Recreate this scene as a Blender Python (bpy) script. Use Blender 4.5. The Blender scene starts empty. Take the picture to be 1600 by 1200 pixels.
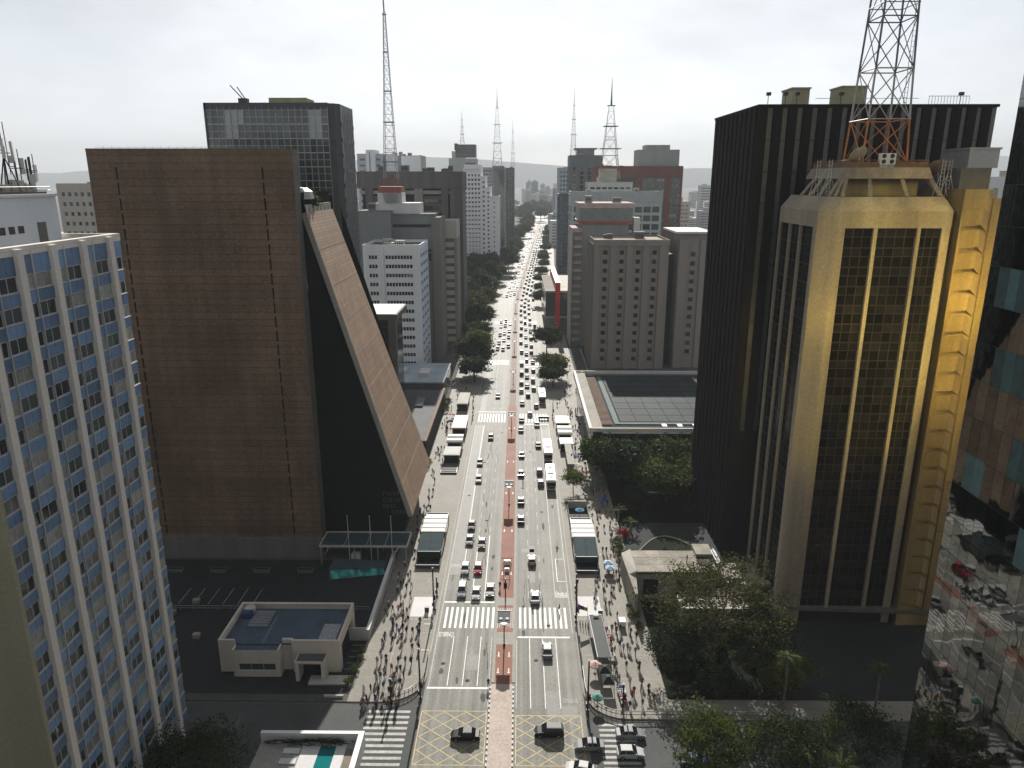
import bpy, bmesh, math, random
from mathutils import Vector, Matrix
rad = math.radians
S = bpy.context.scene
COL = S.collection
RND = random.Random(11)

# ------------------------------------------------------------------ camera
CAM = Vector((2.557, 0.0, 82.0))
PITCH, YAW, FPX = rad(15.6385), rad(0.6314), 1136.0
cam = bpy.data.cameras.new('camera')
cam.sensor_fit = 'HORIZONTAL'; cam.sensor_width = 36.0
cam.lens = 36.0 * FPX / 1600.0
cam.clip_start = 1.0; cam.clip_end = 40000.0
camo = bpy.data.objects.new('camera', cam); COL.objects.link(camo)
camo.location = CAM; camo.rotation_euler = (rad(90) - PITCH, 0, YAW)
S.camera = camo

# ------------------------------------------------------------------ sky and sun
SUN_EL = rad(30)
W = bpy.data.worlds.new('World'); S.world = W; W.use_nodes = True
wn, wl = W.node_tree.nodes, W.node_tree.links
wn.clear()
w_out = wn.new('ShaderNodeOutputWorld'); w_bg = wn.new('ShaderNodeBackground')
w_sky = wn.new('ShaderNodeTexSky'); w_sky.sky_type = 'NISHITA'; w_sky.sun_disc = False
w_sky.sun_elevation = SUN_EL; w_sky.sun_rotation = 0.0
w_sky.altitude = 800; w_sky.air_density = 1.1; w_sky.dust_density = 0.8; w_sky.ozone_density = 1.0
w_tc = wn.new('ShaderNodeTexCoord'); w_map = wn.new('ShaderNodeMapping')
w_map.inputs['Scale'].default_value = (1.0, 1.0, 2.6)
def w_noise(scale, detail, lo, hi, v0, v1, off):
    t = wn.new('ShaderNodeTexNoise'); t.inputs['Scale'].default_value = scale; t.inputs['Detail'].default_value = detail; t.inputs['Roughness'].default_value = .55
    ad = wn.new('ShaderNodeVectorMath'); ad.inputs[1].default_value = (off, off, off); wl.new(w_map.outputs['Vector'], ad.inputs[0]); wl.new(ad.outputs['Vector'], t.inputs['Vector'])
    r = wn.new('ShaderNodeMapRange'); r.inputs['From Min'].default_value = lo; r.inputs['From Max'].default_value = hi
    r.inputs['To Min'].default_value = v0; r.inputs['To Max'].default_value = v1; wl.new(t.outputs['Fac'], r.inputs['Value']); return r.outputs['Result']
wl.new(w_tc.outputs['Generated'], w_map.inputs['Vector'])
# a thin veil of cloud: it greys the sky's own colour and varies its brightness
w_bw = wn.new('ShaderNodeRGBToBW'); wl.new(w_sky.outputs['Color'], w_bw.inputs['Color'])
w_tint = wn.new('ShaderNodeVectorMath'); w_tint.operation = 'SCALE'; w_tint.inputs[0].default_value = (.975, 1.0, 1.04)
w_add = wn.new('ShaderNodeMath'); w_add.operation = 'MULTIPLY_ADD'; w_add.inputs[1].default_value = .84; w_add.inputs[2].default_value = 1.9; wl.new(w_bw.outputs['Val'], w_add.inputs[0]); wl.new(w_add.outputs[0], w_tint.inputs['Scale'])
w_mix = wn.new('ShaderNodeMix'); w_mix.data_type = 'RGBA'
wl.new(w_noise(2.2, 6, .35, .65, .72, .98, 0.), w_mix.inputs['Factor'])
wl.new(w_sky.outputs['Color'], w_mix.inputs['A']); wl.new(w_tint.outputs['Vector'], w_mix.inputs['B'])
w_mul = wn.new('ShaderNodeVectorMath'); w_mul.operation = 'SCALE'; wl.new(w_mix.outputs['Result'], w_mul.inputs[0])
wl.new(w_noise(4.2, 9, .38, .64, .96, 1.2, 7.3), w_mul.inputs['Scale'])
wl.new(w_mul.outputs['Vector'], w_bg.inputs['Color'])
w_bg.inputs['Strength'].default_value = 0.064
wl.new(w_bg.outputs['Background'], w_out.inputs['Surface'])

sun = bpy.data.lights.new('sun', 'SUN'); sun.energy = 5.0; sun.angle = rad(0.55); sun.color = (1.0, 0.955, 0.88)
suno = bpy.data.objects.new('sun', sun); COL.objects.link(suno)
suno.location = (0, 300, 300); suno.rotation_euler = (SUN_EL - rad(90), 0, 0)

S.view_settings.view_transform = 'Standard'; S.view_settings.look = 'None'
S.view_settings.exposure = 0.72; S.view_settings.gamma = 1.0; S.view_settings.use_curve_mapping = False
S.render.engine = 'CYCLES'
cy = S.cycles
cy.use_denoising = True
try: cy.denoiser = 'OPENIMAGEDENOISE'
except Exception: pass
cy.max_bounces = 6; cy.diffuse_bounces = 2; cy.glossy_bounces = 4; cy.transmission_bounces = 3
cy.transparent_max_bounces = 6; cy.volume_bounces = 0; cy.caustics_reflective = True; cy.caustics_refractive = False
cy.sample_clamp_indirect = 40; cy.blur_glossy = 0.0
cy.use_adaptive_sampling = True; cy.adaptive_threshold = 0.02
S.render.use_persistent_data = False

# ------------------------------------------------------------------ helpers
_rt = Vector((math.cos(YAW), math.sin(YAW), 0))
_fw = Vector((-math.sin(YAW) * math.cos(PITCH), math.cos(YAW) * math.cos(PITCH), -math.sin(PITCH)))
_up = _rt.cross(_fw)
def ray(u, v): return _fw + _rt * ((u - 800) / FPX) - _up * ((v - 600) / FPX)
def on_ground(u, v, z=0.0):
    """survey helper: where the sight line through a photo point meets height z"""
    d = ray(u, v); return CAM + d * ((z - CAM.z) / d.z)
def on_y(u, v, y):
    d = ray(u, v); return CAM + d * ((y - CAM.y) / d.y)

class MB:
    """collects faces, builds one mesh"""
    def __init__(s): s.v = []; s.f = []; s.m = []; s.smooth = False
    def face(s, pts, m=0):
        n = len(s.v); s.v += [tuple(p) for p in pts]; s.f.append(tuple(range(n, n + len(pts)))); s.m.append(m); return s
    def box(s, x0, x1, y0, y1, z0, z1, m=0, mt=None, skip=''):
        n = len(s.v)
        s.v += [(x0,y0,z0),(x1,y0,z0),(x1,y1,z0),(x0,y1,z0),(x0,y0,z1),(x1,y0,z1),(x1,y1,z1),(x0,y1,z1)]
        for k, q in (('b',(3,2,1,0)),('t',(4,5,6,7)),('f',(0,1,5,4)),('r',(1,2,6,5)),('k',(2,3,7,6)),('l',(3,0,4,7))):
            if k in skip: continue
            s.f.append(tuple(n + i for i in q)); s.m.append(mt if (k == 't' and mt is not None) else m)
        return s
    def prism(s, pts, z0, z1, m=0, mt=None, bottom=False):
        k = len(pts); n = len(s.v)
        s.v += [(p[0], p[1], z0) for p in pts] + [(p[0], p[1], z1) for p in pts]
        for i in range(k):
            j = (i + 1) % k; s.f.append((n+i, n+j, n+k+j, n+k+i)); s.m.append(m)
        s.f.append(tuple(n + k + i for i in range(k))); s.m.append(m if mt is None else mt)
        if bottom: s.f.append(tuple(n + k - 1 - i for i in range(k))); s.m.append(m)
        return s
    def frustum(s, a, z0, b, z1, m=0, mt=None):
        k = len(a); n = len(s.v)
        s.v += [(p[0], p[1], z0) for p in a] + [(p[0], p[1], z1) for p in b]
        for i in range(k):
            j = (i + 1) % k; s.f.append((n+i, n+j, n+k+j, n+k+i)); s.m.append(m)
        s.f.append(tuple(n + k + i for i in range(k))); s.m.append(m if mt is None else mt)
        s.f.append(tuple(n + k - 1 - i for i in range(k))); s.m.append(m)
        return s
    def tube(s, p, q, r, n=6, m=0, r2=None):
        p = Vector(p); q = Vector(q); d = q - p
        if d.length < 1e-6: return s
        d.normalize(); a = d.orthogonal().normalized(); b = d.cross(a)
        r2 = r if r2 is None else r2; k = len(s.v)
        for c, rr in ((p, r), (q, r2)):
            for i in range(n):
                t = 2 * math.pi * (i + .5) / n; s.v.append(tuple(c + a * (rr * math.cos(t)) + b * (rr * math.sin(t))))
        for i in range(n):
            j = (i + 1) % n; s.f.append((k+i, k+j, k+n+j, k+n+i)); s.m.append(m)
        s.f.append(tuple(k + n - 1 - i for i in range(n))); s.m.append(m)
        s.f.append(tuple(k + n + i for i in range(n))); s.m.append(m)
        return s
    def path(s, pts, r, n=5, m=0, r1=None):
        L = len(pts) - 1
        for i in range(L):
            a = r if r1 is None else r + (r1 - r) * i / L; b = r if r1 is None else r + (r1 - r) * (i + 1) / L
            s.tube(pts[i], pts[i+1], a, n, m, b)
        return s
    def lathe(s, prof, n=10, m=0, c=(0,0,0)):
        k = len(s.v)
        for r, z in prof:
            for i in range(n):
                t = 2 * math.pi * i / n; s.v.append((c[0] + r * math.cos(t), c[1] + r * math.sin(t), c[2] + z))
        for a in range(len(prof) - 1):
            for i in range(n):
                j = (i + 1) % n; s.f.append((k+a*n+i, k+a*n+j, k+a*n+n+j, k+a*n+n+i)); s.m.append(m)
        return s
    def mesh(s, name, mats):
        me = bpy.data.meshes.new(name); me.from_pydata(s.v, [], s.f)
        for x in (mats if isinstance(mats, (list, tuple)) else [mats]): me.materials.append(x)
        if any(s.m): me.polygons.foreach_set('material_index', s.m)
        if s.smooth: me.polygons.foreach_set('use_smooth', [True] * len(s.f))
        me.update(); return me

def link(name, me, parent=None, loc=(0,0,0), rz=0.0):
    o = bpy.data.objects.new(name, me); COL.objects.link(o)
    o.location = loc
    if rz: o.rotation_euler = (0, 0, rz)
    if parent is not None:
        o.parent = parent; t = parent
        m = Matrix.Translation(Vector(parent['_w'])) if '_w' in parent else Matrix.Identity(4)
        o.matrix_parent_inverse = m.inverted()
    return o
def tag(o, label, cat, group=None):
    o['label'] = label; o['category'] = cat
    if group: o['group'] = group
    return o
def thing(name, label, cat, loc=(0,0,0), group=None):
    """an Empty at the thing's base; parts linked to it keep world coordinates"""
    o = bpy.data.objects.new(name, None); COL.objects.link(o); o.empty_display_size = .5
    o.location = loc; o['_w'] = tuple(loc)
    return tag(o, label, cat, group)
def part(name, mb, mats, parent, loc=(0,0,0), rz=0.0):
    o = link(name, mb if isinstance(mb, bpy.types.Mesh) else mb.mesh(name, mats), None, loc, rz)
    o.parent = parent
    w = Vector((0,0,0)); p = parent
    while p is not None:
        if '_w' in p: w = Vector(p['_w']); break
        p = p.parent
    if '_w' in parent: o.matrix_parent_inverse = Matrix.Translation(-w)
    else:
        # sub-part: parent is a mesh part carrying its own location / rotation
        pm = Matrix.Translation(parent.location) @ Matrix.Rotation(parent.rotation_euler.z, 4, 'Z')
        o.matrix_parent_inverse = pm.inverted()
    return o
def single(name, mb, mats, label, cat, group=None, loc=(0,0,0), rz=0.0):
    return tag(link(name, mb.mesh(name, mats) if isinstance(mb, MB) else mb, None, loc, rz), label, cat, group)
def structure(name, mb, mats, kind='structure'):
    o = link(name, mb.mesh(name, mats)); o['kind'] = kind; return o
def copy_tree(o, parent=None):
    c = o.copy(); COL.objects.link(c); c.parent = parent
    for ch in o.children: copy_tree(ch, c)
    return c

# ------------------------------------------------------------------ materials
_M = {}
def mat(name, col, rough=.8, var=.18, scale=.25, spec=.35, metal=0., bump=0., bscale=4., streak=False, rnd=0., col2=None, fine=0.):
    """procedural: base colour broken by position noise, optional rain streaks, per-object variation, relief"""
    if name in _M: return _M[name]
    m = bpy.data.materials.new(name); m.use_nodes = True; _M[name] = m
    n, l = m.node_tree.nodes, m.node_tree.links
    b = n['Principled BSDF']; b.inputs['Roughness'].default_value = rough
    b.inputs['Specular IOR Level'].default_value = spec; b.inputs['Metallic'].default_value = metal
    g = n.new('ShaderNodeNewGeometry'); mp = n.new('ShaderNodeMapping')
    mp.inputs['Scale'].default_value = (scale, scale, scale * (.06 if streak else 1.))
    l.new(g.outputs['Position'], mp.inputs['Vector'])
    t = n.new('ShaderNodeTexNoise'); t.inputs['Scale'].default_value = 1.; t.inputs['Detail'].default_value = 6; t.inputs['Roughness'].default_value = .62
    l.new(mp.outputs['Vector'], t.inputs['Vector'])
    r = n.new('ShaderNodeValToRGB'); e = r.color_ramp.elements
    c2 = col2 or tuple(min(1, c * (1 + var)) for c in col)
    e[0].position = .3; e[0].color = (*[c * (1 - var) for c in col], 1); e[1].position = .72; e[1].color = (*c2, 1)
    l.new(t.outputs['Fac'], r.inputs['Fac']); out = r.outputs['Color']
    if fine:
        t2 = n.new('ShaderNodeTexNoise'); t2.inputs['Scale'].default_value = 2.2; t2.inputs['Detail'].default_value = 8
        l.new(g.outputs['Position'], t2.inputs['Vector'])
        mr = n.new('ShaderNodeMapRange'); mr.inputs['From Min'].default_value = .3; mr.inputs['From Max'].default_value = .7
        mr.inputs['To Min'].default_value = 1 - fine; mr.inputs['To Max'].default_value = 1 + fine
        l.new(t2.outputs['Fac'], mr.inputs['Value'])
        mm = n.new('ShaderNodeVectorMath'); mm.operation = 'SCALE'; l.new(out, mm.inputs[0]); l.new(mr.outputs['Result'], mm.inputs['Scale']); out = mm.outputs['Vector']
    if rnd:
        oi = n.new('ShaderNodeObjectInfo'); mr = n.new('ShaderNodeMapRange')
        mr.inputs['To Min'].default_value = 1 - rnd; mr.inputs['To Max'].default_value = 1 + rnd
        l.new(oi.outputs['Random'], mr.inputs['Value'])
        mm = n.new('ShaderNodeVectorMath'); mm.operation = 'SCALE'; l.new(out, mm.inputs[0]); l.new(mr.outputs['Result'], mm.inputs['Scale']); out = mm.outputs['Vector']
    l.new(out, b.inputs['Base Color'])
    if bump:
        t3 = n.new('ShaderNodeTexNoise'); t3.inputs['Scale'].default_value = bscale; t3.inputs['Detail'].default_value = 4
        l.new(g.outputs['Position'], t3.inputs['Vector'])
        bp = n.new('ShaderNodeBump'); bp.inputs['Strength'].default_value = bump; bp.inputs['Distance'].default_value = .1
        l.new(t3.outputs['Fac'], bp.inputs['Height']); l.new(bp.outputs['Normal'], b.inputs['Normal'])
    return m
def nodes_of(m): return m.node_tree.nodes, m.node_tree.links, m.node_tree.nodes['Principled BSDF']
def banded(name, col, dark, period, width, rough=.85, var=.25, axis=2, bump=.6, scale=.12, spec=.25):
    """courses: a thin darker joint every period metres, over a noisy base"""
    m = mat(name, col, rough, var, scale, spec, streak=False, fine=.22)
    n, l, b = nodes_of(m)
    src = b.inputs['Base Color'].links[0].from_socket
    g = n.new('ShaderNodeNewGeometry'); sp = n.new('ShaderNodeSeparateXYZ'); l.new(g.outputs['Position'], sp.inputs['Vector'])
    d = n.new('ShaderNodeMath'); d.operation = 'DIVIDE'; d.inputs[1].default_value = period; l.new(sp.outputs[axis], d.inputs[0])
    fr = n.new('ShaderNodeMath'); fr.operation = 'FRACT'; l.new(d.outputs[0], fr.inputs[0])
    lt = n.new('ShaderNodeMath'); lt.operation = 'LESS_THAN'; lt.inputs[1].default_value = width; l.new(fr.outputs[0], lt.inputs[0])
    fl = n.new('ShaderNodeMath'); fl.operation = 'FLOOR'; l.new(d.outputs[0], fl.inputs[0])
    wn_ = n.new('ShaderNodeTexWhiteNoise'); wn_.noise_dimensions = '1D'; l.new(fl.outputs[0], wn_.inputs['W'])
    mr = n.new('ShaderNodeMapRange'); mr.inputs['To Min'].default_value = .9; mr.inputs['To Max'].default_value = 1.08; l.new(wn_.outputs['Value'], mr.inputs['Value'])
    mp2 = n.new('ShaderNodeMapping'); mp2.inputs['Scale'].default_value = (.5,.5,.035); l.new(g.outputs['Position'], mp2.inputs['Vector'])
    ts = n.new('ShaderNodeTexNoise'); ts.inputs['Scale'].default_value = 1.; ts.inputs['Detail'].default_value = 7; l.new(mp2.outputs['Vector'], ts.inputs['Vector'])
    ms = n.new('ShaderNodeMapRange'); ms.inputs['From Min'].default_value = .35; ms.inputs['From Max'].default_value = .7; ms.inputs['To Min'].default_value = .88; ms.inputs['To Max'].default_value = 1.12; l.new(ts.outputs['Fac'], ms.inputs['Value'])
    mu = n.new('ShaderNodeMath'); mu.operation = 'MULTIPLY'; l.new(mr.outputs['Result'], mu.inputs[0]); l.new(ms.outputs['Result'], mu.inputs[1])
    sc = n.new('ShaderNodeVectorMath'); sc.operation = 'SCALE'; l.new(src, sc.inputs[0]); l.new(mu.outputs[0], sc.inputs['Scale'])
    mx = n.new('ShaderNodeMix'); mx.data_type = 'RGBA'; l.new(lt.outputs[0], mx.inputs['Factor'])
    l.new(sc.outputs['Vector'], mx.inputs['A']); mx.inputs['B'].default_value = (*dark, 1); l.new(mx.outputs['Result'], b.inputs['Base Color'])
    bp = n.new('ShaderNodeBump'); bp.inputs['Strength'].default_value = bump; bp.inputs['Distance'].default_value = .05; bp.invert = True
    l.new(lt.outputs[0], bp.inputs['Height']); l.new(bp.outputs['Normal'], b.inputs['Normal'])
    return m
def glass(name, col=(.02,.026,.03), rough=.07, rnd=.5, spec=.6, metal=0., wavy=0., wscale=.5):
    m = mat(name, col, rough, .25, .7, spec, metal, rnd=rnd)
    if wavy:
        n, l, b = nodes_of(m); g = n.new('ShaderNodeNewGeometry'); t = n.new('ShaderNodeTexNoise'); t.inputs['Scale'].default_value = wscale
        t.inputs['Detail'].default_value = 1.5
        l.new(g.outputs['Position'], t.inputs['Vector']); bp = n.new('ShaderNodeBump'); bp.inputs['Strength'].default_value = 1.; bp.inputs['Distance'].default_value = wavy
        l.new(t.outputs['Fac'], bp.inputs['Height']); l.new(bp.outputs['Normal'], b.inputs['Normal'])
    return m
def leafmat(name, c1, c2, trans=.35):
    m = bpy.data.materials.new(name); m.use_nodes = True; n, l = m.node_tree.nodes, m.node_tree.links
    b = n['Principled BSDF']; o = n['Material Output']
    g = n.new('ShaderNodeNewGeometry'); t = n.new('ShaderNodeTexNoise'); t.inputs['Scale'].default_value = .55; t.inputs['Detail'].default_value = 5
    l.new(g.outputs['Position'], t.inputs['Vector'])
    oi = n.new('ShaderNodeObjectInfo'); ad = n.new('ShaderNodeMath'); ad.operation = 'MULTIPLY_ADD'; ad.inputs[1].default_value = .35; ad.inputs[2].default_value = -.17
    l.new(oi.outputs['Random'], ad.inputs[0]); s_ = n.new('ShaderNodeMath'); l.new(t.outputs['Fac'], s_.inputs[0]); l.new(ad.outputs[0], s_.inputs[1])
    r = n.new('ShaderNodeValToRGB'); r.color_ramp.elements[0].position = .32; r.color_ramp.elements[0].color = (*c1, 1)
    r.color_ramp.elements[1].position = .68; r.color_ramp.elements[1].color = (*c2, 1); l.new(s_.outputs[0], r.inputs['Fac'])
    l.new(r.outputs['Color'], b.inputs['Base Color']); b.inputs['Roughness'].default_value = .7; b.inputs['Specular IOR Level'].default_value = .12
    tr = n.new('ShaderNodeBsdfTranslucent'); mx = n.new('ShaderNodeMixShader'); mx.inputs[0].default_value = trans
    l.new(r.outputs['Color'], tr.inputs['Color']); l.new(b.outputs[0], mx.inputs[1]); l.new(tr.outputs[0], mx.inputs[2]); l.new(mx.outputs[0], o.inputs['Surface'])
    return m

asphalt = mat('asphalt', (.185,.181,.16), .72, .14, .18, .32, fine=.16)
def _road_wear(m):
    # tyre-polished and oil-darkened bands that run along the lanes, with patch noise
    n, l, b = nodes_of(m); src = b.inputs['Base Color'].links[0].from_socket
    g = n.new('ShaderNodeNewGeometry'); mp = n.new('ShaderNodeMapping'); mp.inputs['Scale'].default_value = (1.15, .012, 1)
    l.new(g.outputs['Position'], mp.inputs['Vector']); t = n.new('ShaderNodeTexNoise'); t.inputs['Scale'].default_value = 1.; t.inputs['Detail'].default_value = 3
    l.new(mp.outputs['Vector'], t.inputs['Vector']); mr = n.new('ShaderNodeMapRange'); mr.inputs['From Min'].default_value = .3; mr.inputs['From Max'].default_value = .7
    mr.inputs['To Min'].default_value = .68; mr.inputs['To Max'].default_value = 1.24; l.new(t.outputs['Fac'], mr.inputs['Value'])
    sc = n.new('ShaderNodeVectorMath'); sc.operation = 'SCALE'; l.new(src, sc.inputs[0]); l.new(mr.outputs['Result'], sc.inputs['Scale'])
    l.new(sc.outputs['Vector'], b.inputs['Base Color'])
_road_wear(asphalt)
asphalt_dk = mat('side_asphalt', (.055,.058,.056), .8, .2, .15, .35, fine=.15)
patch_m = mat('asphalt_patch', (.22,.217,.2), .7, .12, .4, .34, fine=.12)
pave_m = mat('pavement', (.235,.22,.188), .75, .14, .12, .3, fine=.14)
pave_lt = mat('pavement_light', (.32,.305,.27), .85, .1, .3, .4, fine=.1)
kerb_m = mat('kerb', (.33,.31,.28), .8, .12, .3, .4)
paint_w = mat('road_paint', (.62,.61,.57), .6, .16, .8, .4, fine=.12)
paint_f = mat('road_paint_faded', (.36,.355,.33), .65, .25, .8, .4, fine=.2)
paint_y = mat('yellow_paint', (.52,.38,.1), .6, .2, .7, .4, fine=.15)
red_far = mat('red_lane_far', (.22,.15,.125), .8, .18, .2, .3, fine=.15)  # duller, greyer red for the far stretch of the lane
red_lane = mat('red_lane', (.25,.115,.08), .8, .18, .2, .3, fine=.15)
pink_pave = mat('pink_paving', (.45,.37,.32), .8, .12, .3, .3, fine=.15)
ground_m = mat('ground', (.09,.088,.078), .95, .3, .02, .2, fine=.15)
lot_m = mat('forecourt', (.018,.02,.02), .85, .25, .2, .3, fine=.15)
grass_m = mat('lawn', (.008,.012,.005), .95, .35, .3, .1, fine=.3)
concrete = mat('concrete', (.27,.25,.215), .85, .2, .15, .3, streak=True, fine=.12)
concrete_dk = mat('concrete_dark', (.14,.135,.125), .88, .22, .15, .25, streak=True, fine=.12)
concrete_lt = mat('concrete_pale', (.44,.42,.375), .85, .14, .15, .3, streak=True, fine=.08)
white_w = mat('white_render', (.62,.61,.6), .8, .1, .12, .3, streak=True, fine=.05)
kiosk_w = mat('kiosk_white', (.5,.5,.485), .6, .1, .6, .3, fine=.08)
white_p = mat('white_paint', (.72,.72,.7), .5, .05, .4, .4)
steel = mat('steel', (.32,.33,.34), .45, .12, .8, .5, .5)
dark_metal = mat('dark_metal', (.03,.032,.034), .5, .2, .8, .4, .2)
black_m = mat('plain_black', (.012,.012,.013), .75, .2, .4, .25)  # also stands in for the dark inside openings and stair holes
roof_gravel = mat('roof_gravel', (.2,.19,.17), .95, .25, .3, .15, fine=.2)
roof_dark = mat('roof_dark', (.07,.075,.08), .8, .25, .2, .3, fine=.15)
glass_dk = glass('window_glass_dark')
glass_md = glass('window_glass_grey', (.06,.07,.075), .1, .5)
glass_gr = glass('window_glass_green', (.045,.075,.07), .1, .4)
glass_bl = glass('window_glass_blue', (.08,.12,.16), .1, .35)
curtain_m = mat('curtained_window', (.26,.26,.235), .55, .3, 1.5, .5, rnd=.45)
alu = mat('aluminium', (.5,.5,.5), .45, .08, .8, .5, .3)

# ------------------------------------------------------------------ facades
_win = {}
def winmesh(w, h, nx=1, nz=1, fw=.08, frame=None, pane=None, name='window'):
    key = (round(w,2), round(h,2), nx, nz, fw, frame.name, pane.name)
    if key in _win: return _win[key]
    b = MB(); t = .07
    b.face([(fw,0,fw),(w-fw,0,fw),(w-fw,0,h-fw),(fw,0,h-fw)], 1)
    b.box(0, w, -t, .0, 0, fw, 0, skip='k'); b.box(0, w, -t, .0, h-fw, h, 0, skip='k')
    b.box(0, fw, -t, .0, fw, h-fw, 0, skip='ktb'); b.box(w-fw, w, -t, .0, fw, h-fw, 0, skip='ktb')
    for i in range(1, nx): x = w * i / nx; b.box(x-fw/2, x+fw/2, -t*.8, .0, fw, h-fw, 0, skip='ktb')
    for i in range(1, nz): z = h * i / nz; b.box(fw, w-fw, -t*.6, .0, z-fw/2, z+fw/2, 0, skip='k')
    _win[key] = b.mesh(name, [frame, pane]); return _win[key]
class Frame:
    """a facade plane: origin at its lower left as seen from outside, u to the right"""
    def __init__(s, x, y, z, rz): s.o = Vector((x,y,z)); s.rz = rz; s.c = math.cos(rz); s.s = math.sin(rz)
    def p(s, u, d, z): return (s.o.x + u*s.c - d*s.s, s.o.y + u*s.s + d*s.c, s.o.z + z)
def front(x0, x1, y, z=0): return Frame(x0, y, z, 0), x1 - x0            # faces -Y, the camera
def face_px(x, y0, y1, z=0): return Frame(x, y0, z, rad(90)), y1 - y0    # faces +X
def face_nx(x, y0, y1, z=0): return Frame(x, y1, z, rad(-90)), y1 - y0   # faces -X
def facade(parent, fr, W_, H_, cols, rows, wall, frame=None, panes=(), d=.3, nx=1, nz=1, fw=.08, wname='wall', pname='window', keep=None, limit=300):
    """a wall with real openings (cols x rows) and one window object in each"""
    frame = frame or alu; panes = panes or (glass_dk,)
    us = sorted({0., round(W_,4)} | {round(c,4) for q in cols for c in q}); zs = sorted({0., round(H_,4)} | {round(c,4) for q in rows for c in q})
    cs = {(round(a,4), round(b_,4)) for a, b_ in cols}; rs = {(round(a,4), round(b_,4)) for a, b_ in rows}
    cset = [(us[i], us[i+1]) in cs for i in range(len(us)-1)]; rset = [(zs[j], zs[j+1]) in rs for j in range(len(zs)-1)]
    b = MB()
    for j in range(len(zs)-1):
        z0, z1 = zs[j], zs[j+1]; i = 0
        if not rset[j]:
            b.face([(0,0,z0),(W_,0,z0),(W_,0,z1),(0,0,z1)]); continue
        for i in range(len(us)-1):
            u0, u1 = us[i], us[i+1]
            if not cset[i]: b.face([(u0,0,z0),(u1,0,z0),(u1,0,z1),(u0,0,z1)])
            else:
                b.face([(u0,0,z0),(u0,0,z1),(u0,d,z1),(u0,d,z0)]); b.face([(u1,0,z0),(u1,d,z0),(u1,d,z1),(u1,0,z1)])
                b.face([(u0,0,z0),(u0,d,z0),(u1,d,z0),(u1,0,z0)]); b.face([(u0,0,z1),(u1,0,z1),(u1,d,z1),(u0,d,z1)])
    w = part(wname, b, wall, parent, fr.o, fr.rz)
    cells = [(c, r) for r in reversed(rows) for c in cols if keep is None or keep(c, r)]
    for k, (c, r) in enumerate(cells):
        me = winmesh(c[1]-c[0], r[1]-r[0], nx, nz, fw, frame, RND.choice(panes), pname)
        if k < limit: part(pname, me, None, parent, fr.p(c[0], d-.01, r[0]), fr.rz)
        else: break
    if len(cells) > limit:
        rest = MB()
        for c, r in cells[limit:]:
            rest.face([(c[0],d-.02,r[0]),(c[1],d-.02,r[0]),(c[1],d-.02,r[1]),(c[0],d-.02,r[1])])
        o = part('lower_windows', rest, panes[0], parent, fr.o, fr.rz); o['kind'] = 'stuff'
    return w
def spread_cols(W_, n, frac, m0=1., m1=None):
    m1 = m0 if m1 is None else m1; p = (W_ - m0 - m1) / n
    return [(m0 + p*(i + (1-frac)/2), m0 + p*(i + (1+frac)/2)) for i in range(n)]
def spread_rows(H_, n, frac, b=4., t=2.):
    p = (H_ - b - t) / n
    return [(b + p*(i + (1-frac)/2), b + p*(i + (1+frac)/2)) for i in range(n)]
def core(parent, x0, x1, y0, y1, h, m, roof=None, ins=(.4,.4,.4,.4), par=.9, parm=None, name='body'):
    """solid body set in by (left,right,front,back) behind the facades, roof deck and parapet"""
    a, b_, c, d_ = ins
    part(name, MB().box(x0+a, x1-b_, y0+c, y1-d_, 0, h-par, skip='b'), m, parent)
    t = .35; q = MB(); e = .004
    q.box(x0-e, x1+e, y0-e, y0+t, h-par-.3, h+e); q.box(x0-e, x1+e, y1-t, y1+e, h-par-.3, h+e)
    q.box(x0-e, x0+t, y0+t, y1-t, h-par-.3, h+e); q.box(x1-t, x1+e, y0+t, y1-t, h-par-.3, h+e)
    part('parapet', q, parm or m, parent)
    part('roof', MB().box(x0+t, x1-t, y0+t, y1-t, h-par-.25, h-par+.05, skip='b'), roof or roof_gravel, parent)
def roof_kit(parent, x0, x1, y0, y1, z, n=3, seed=1, m=None):
    """plant rooms, tanks and ducts standing on a roof deck"""
    r = random.Random(seed)
    for i in range(n):
        w, d_, h = r.uniform(2,4.5), r.uniform(2,4.5), r.uniform(1.2,3.2)
        x, y = r.uniform(x0+1, max(x0+1.1, x1-w-1)), r.uniform(y0+1, max(y0+1.1, y1-d_-1))
        b = MB().box(x, x+w, y, y+d_, z-.1, z+h, 0); b.box(x-.15, x+w+.15, y-.15, y+d_+.15, z+h-.02, z+h+.18, 0)
        for k in range(3): b.box(x+w*(.12+.28*k), x+w*(.30+.28*k), y-.06, y+.02, z+h*.35, z+h*.75, 1)
        part('plant_room', b, [m or concrete_lt, dark_metal], parent)
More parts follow.
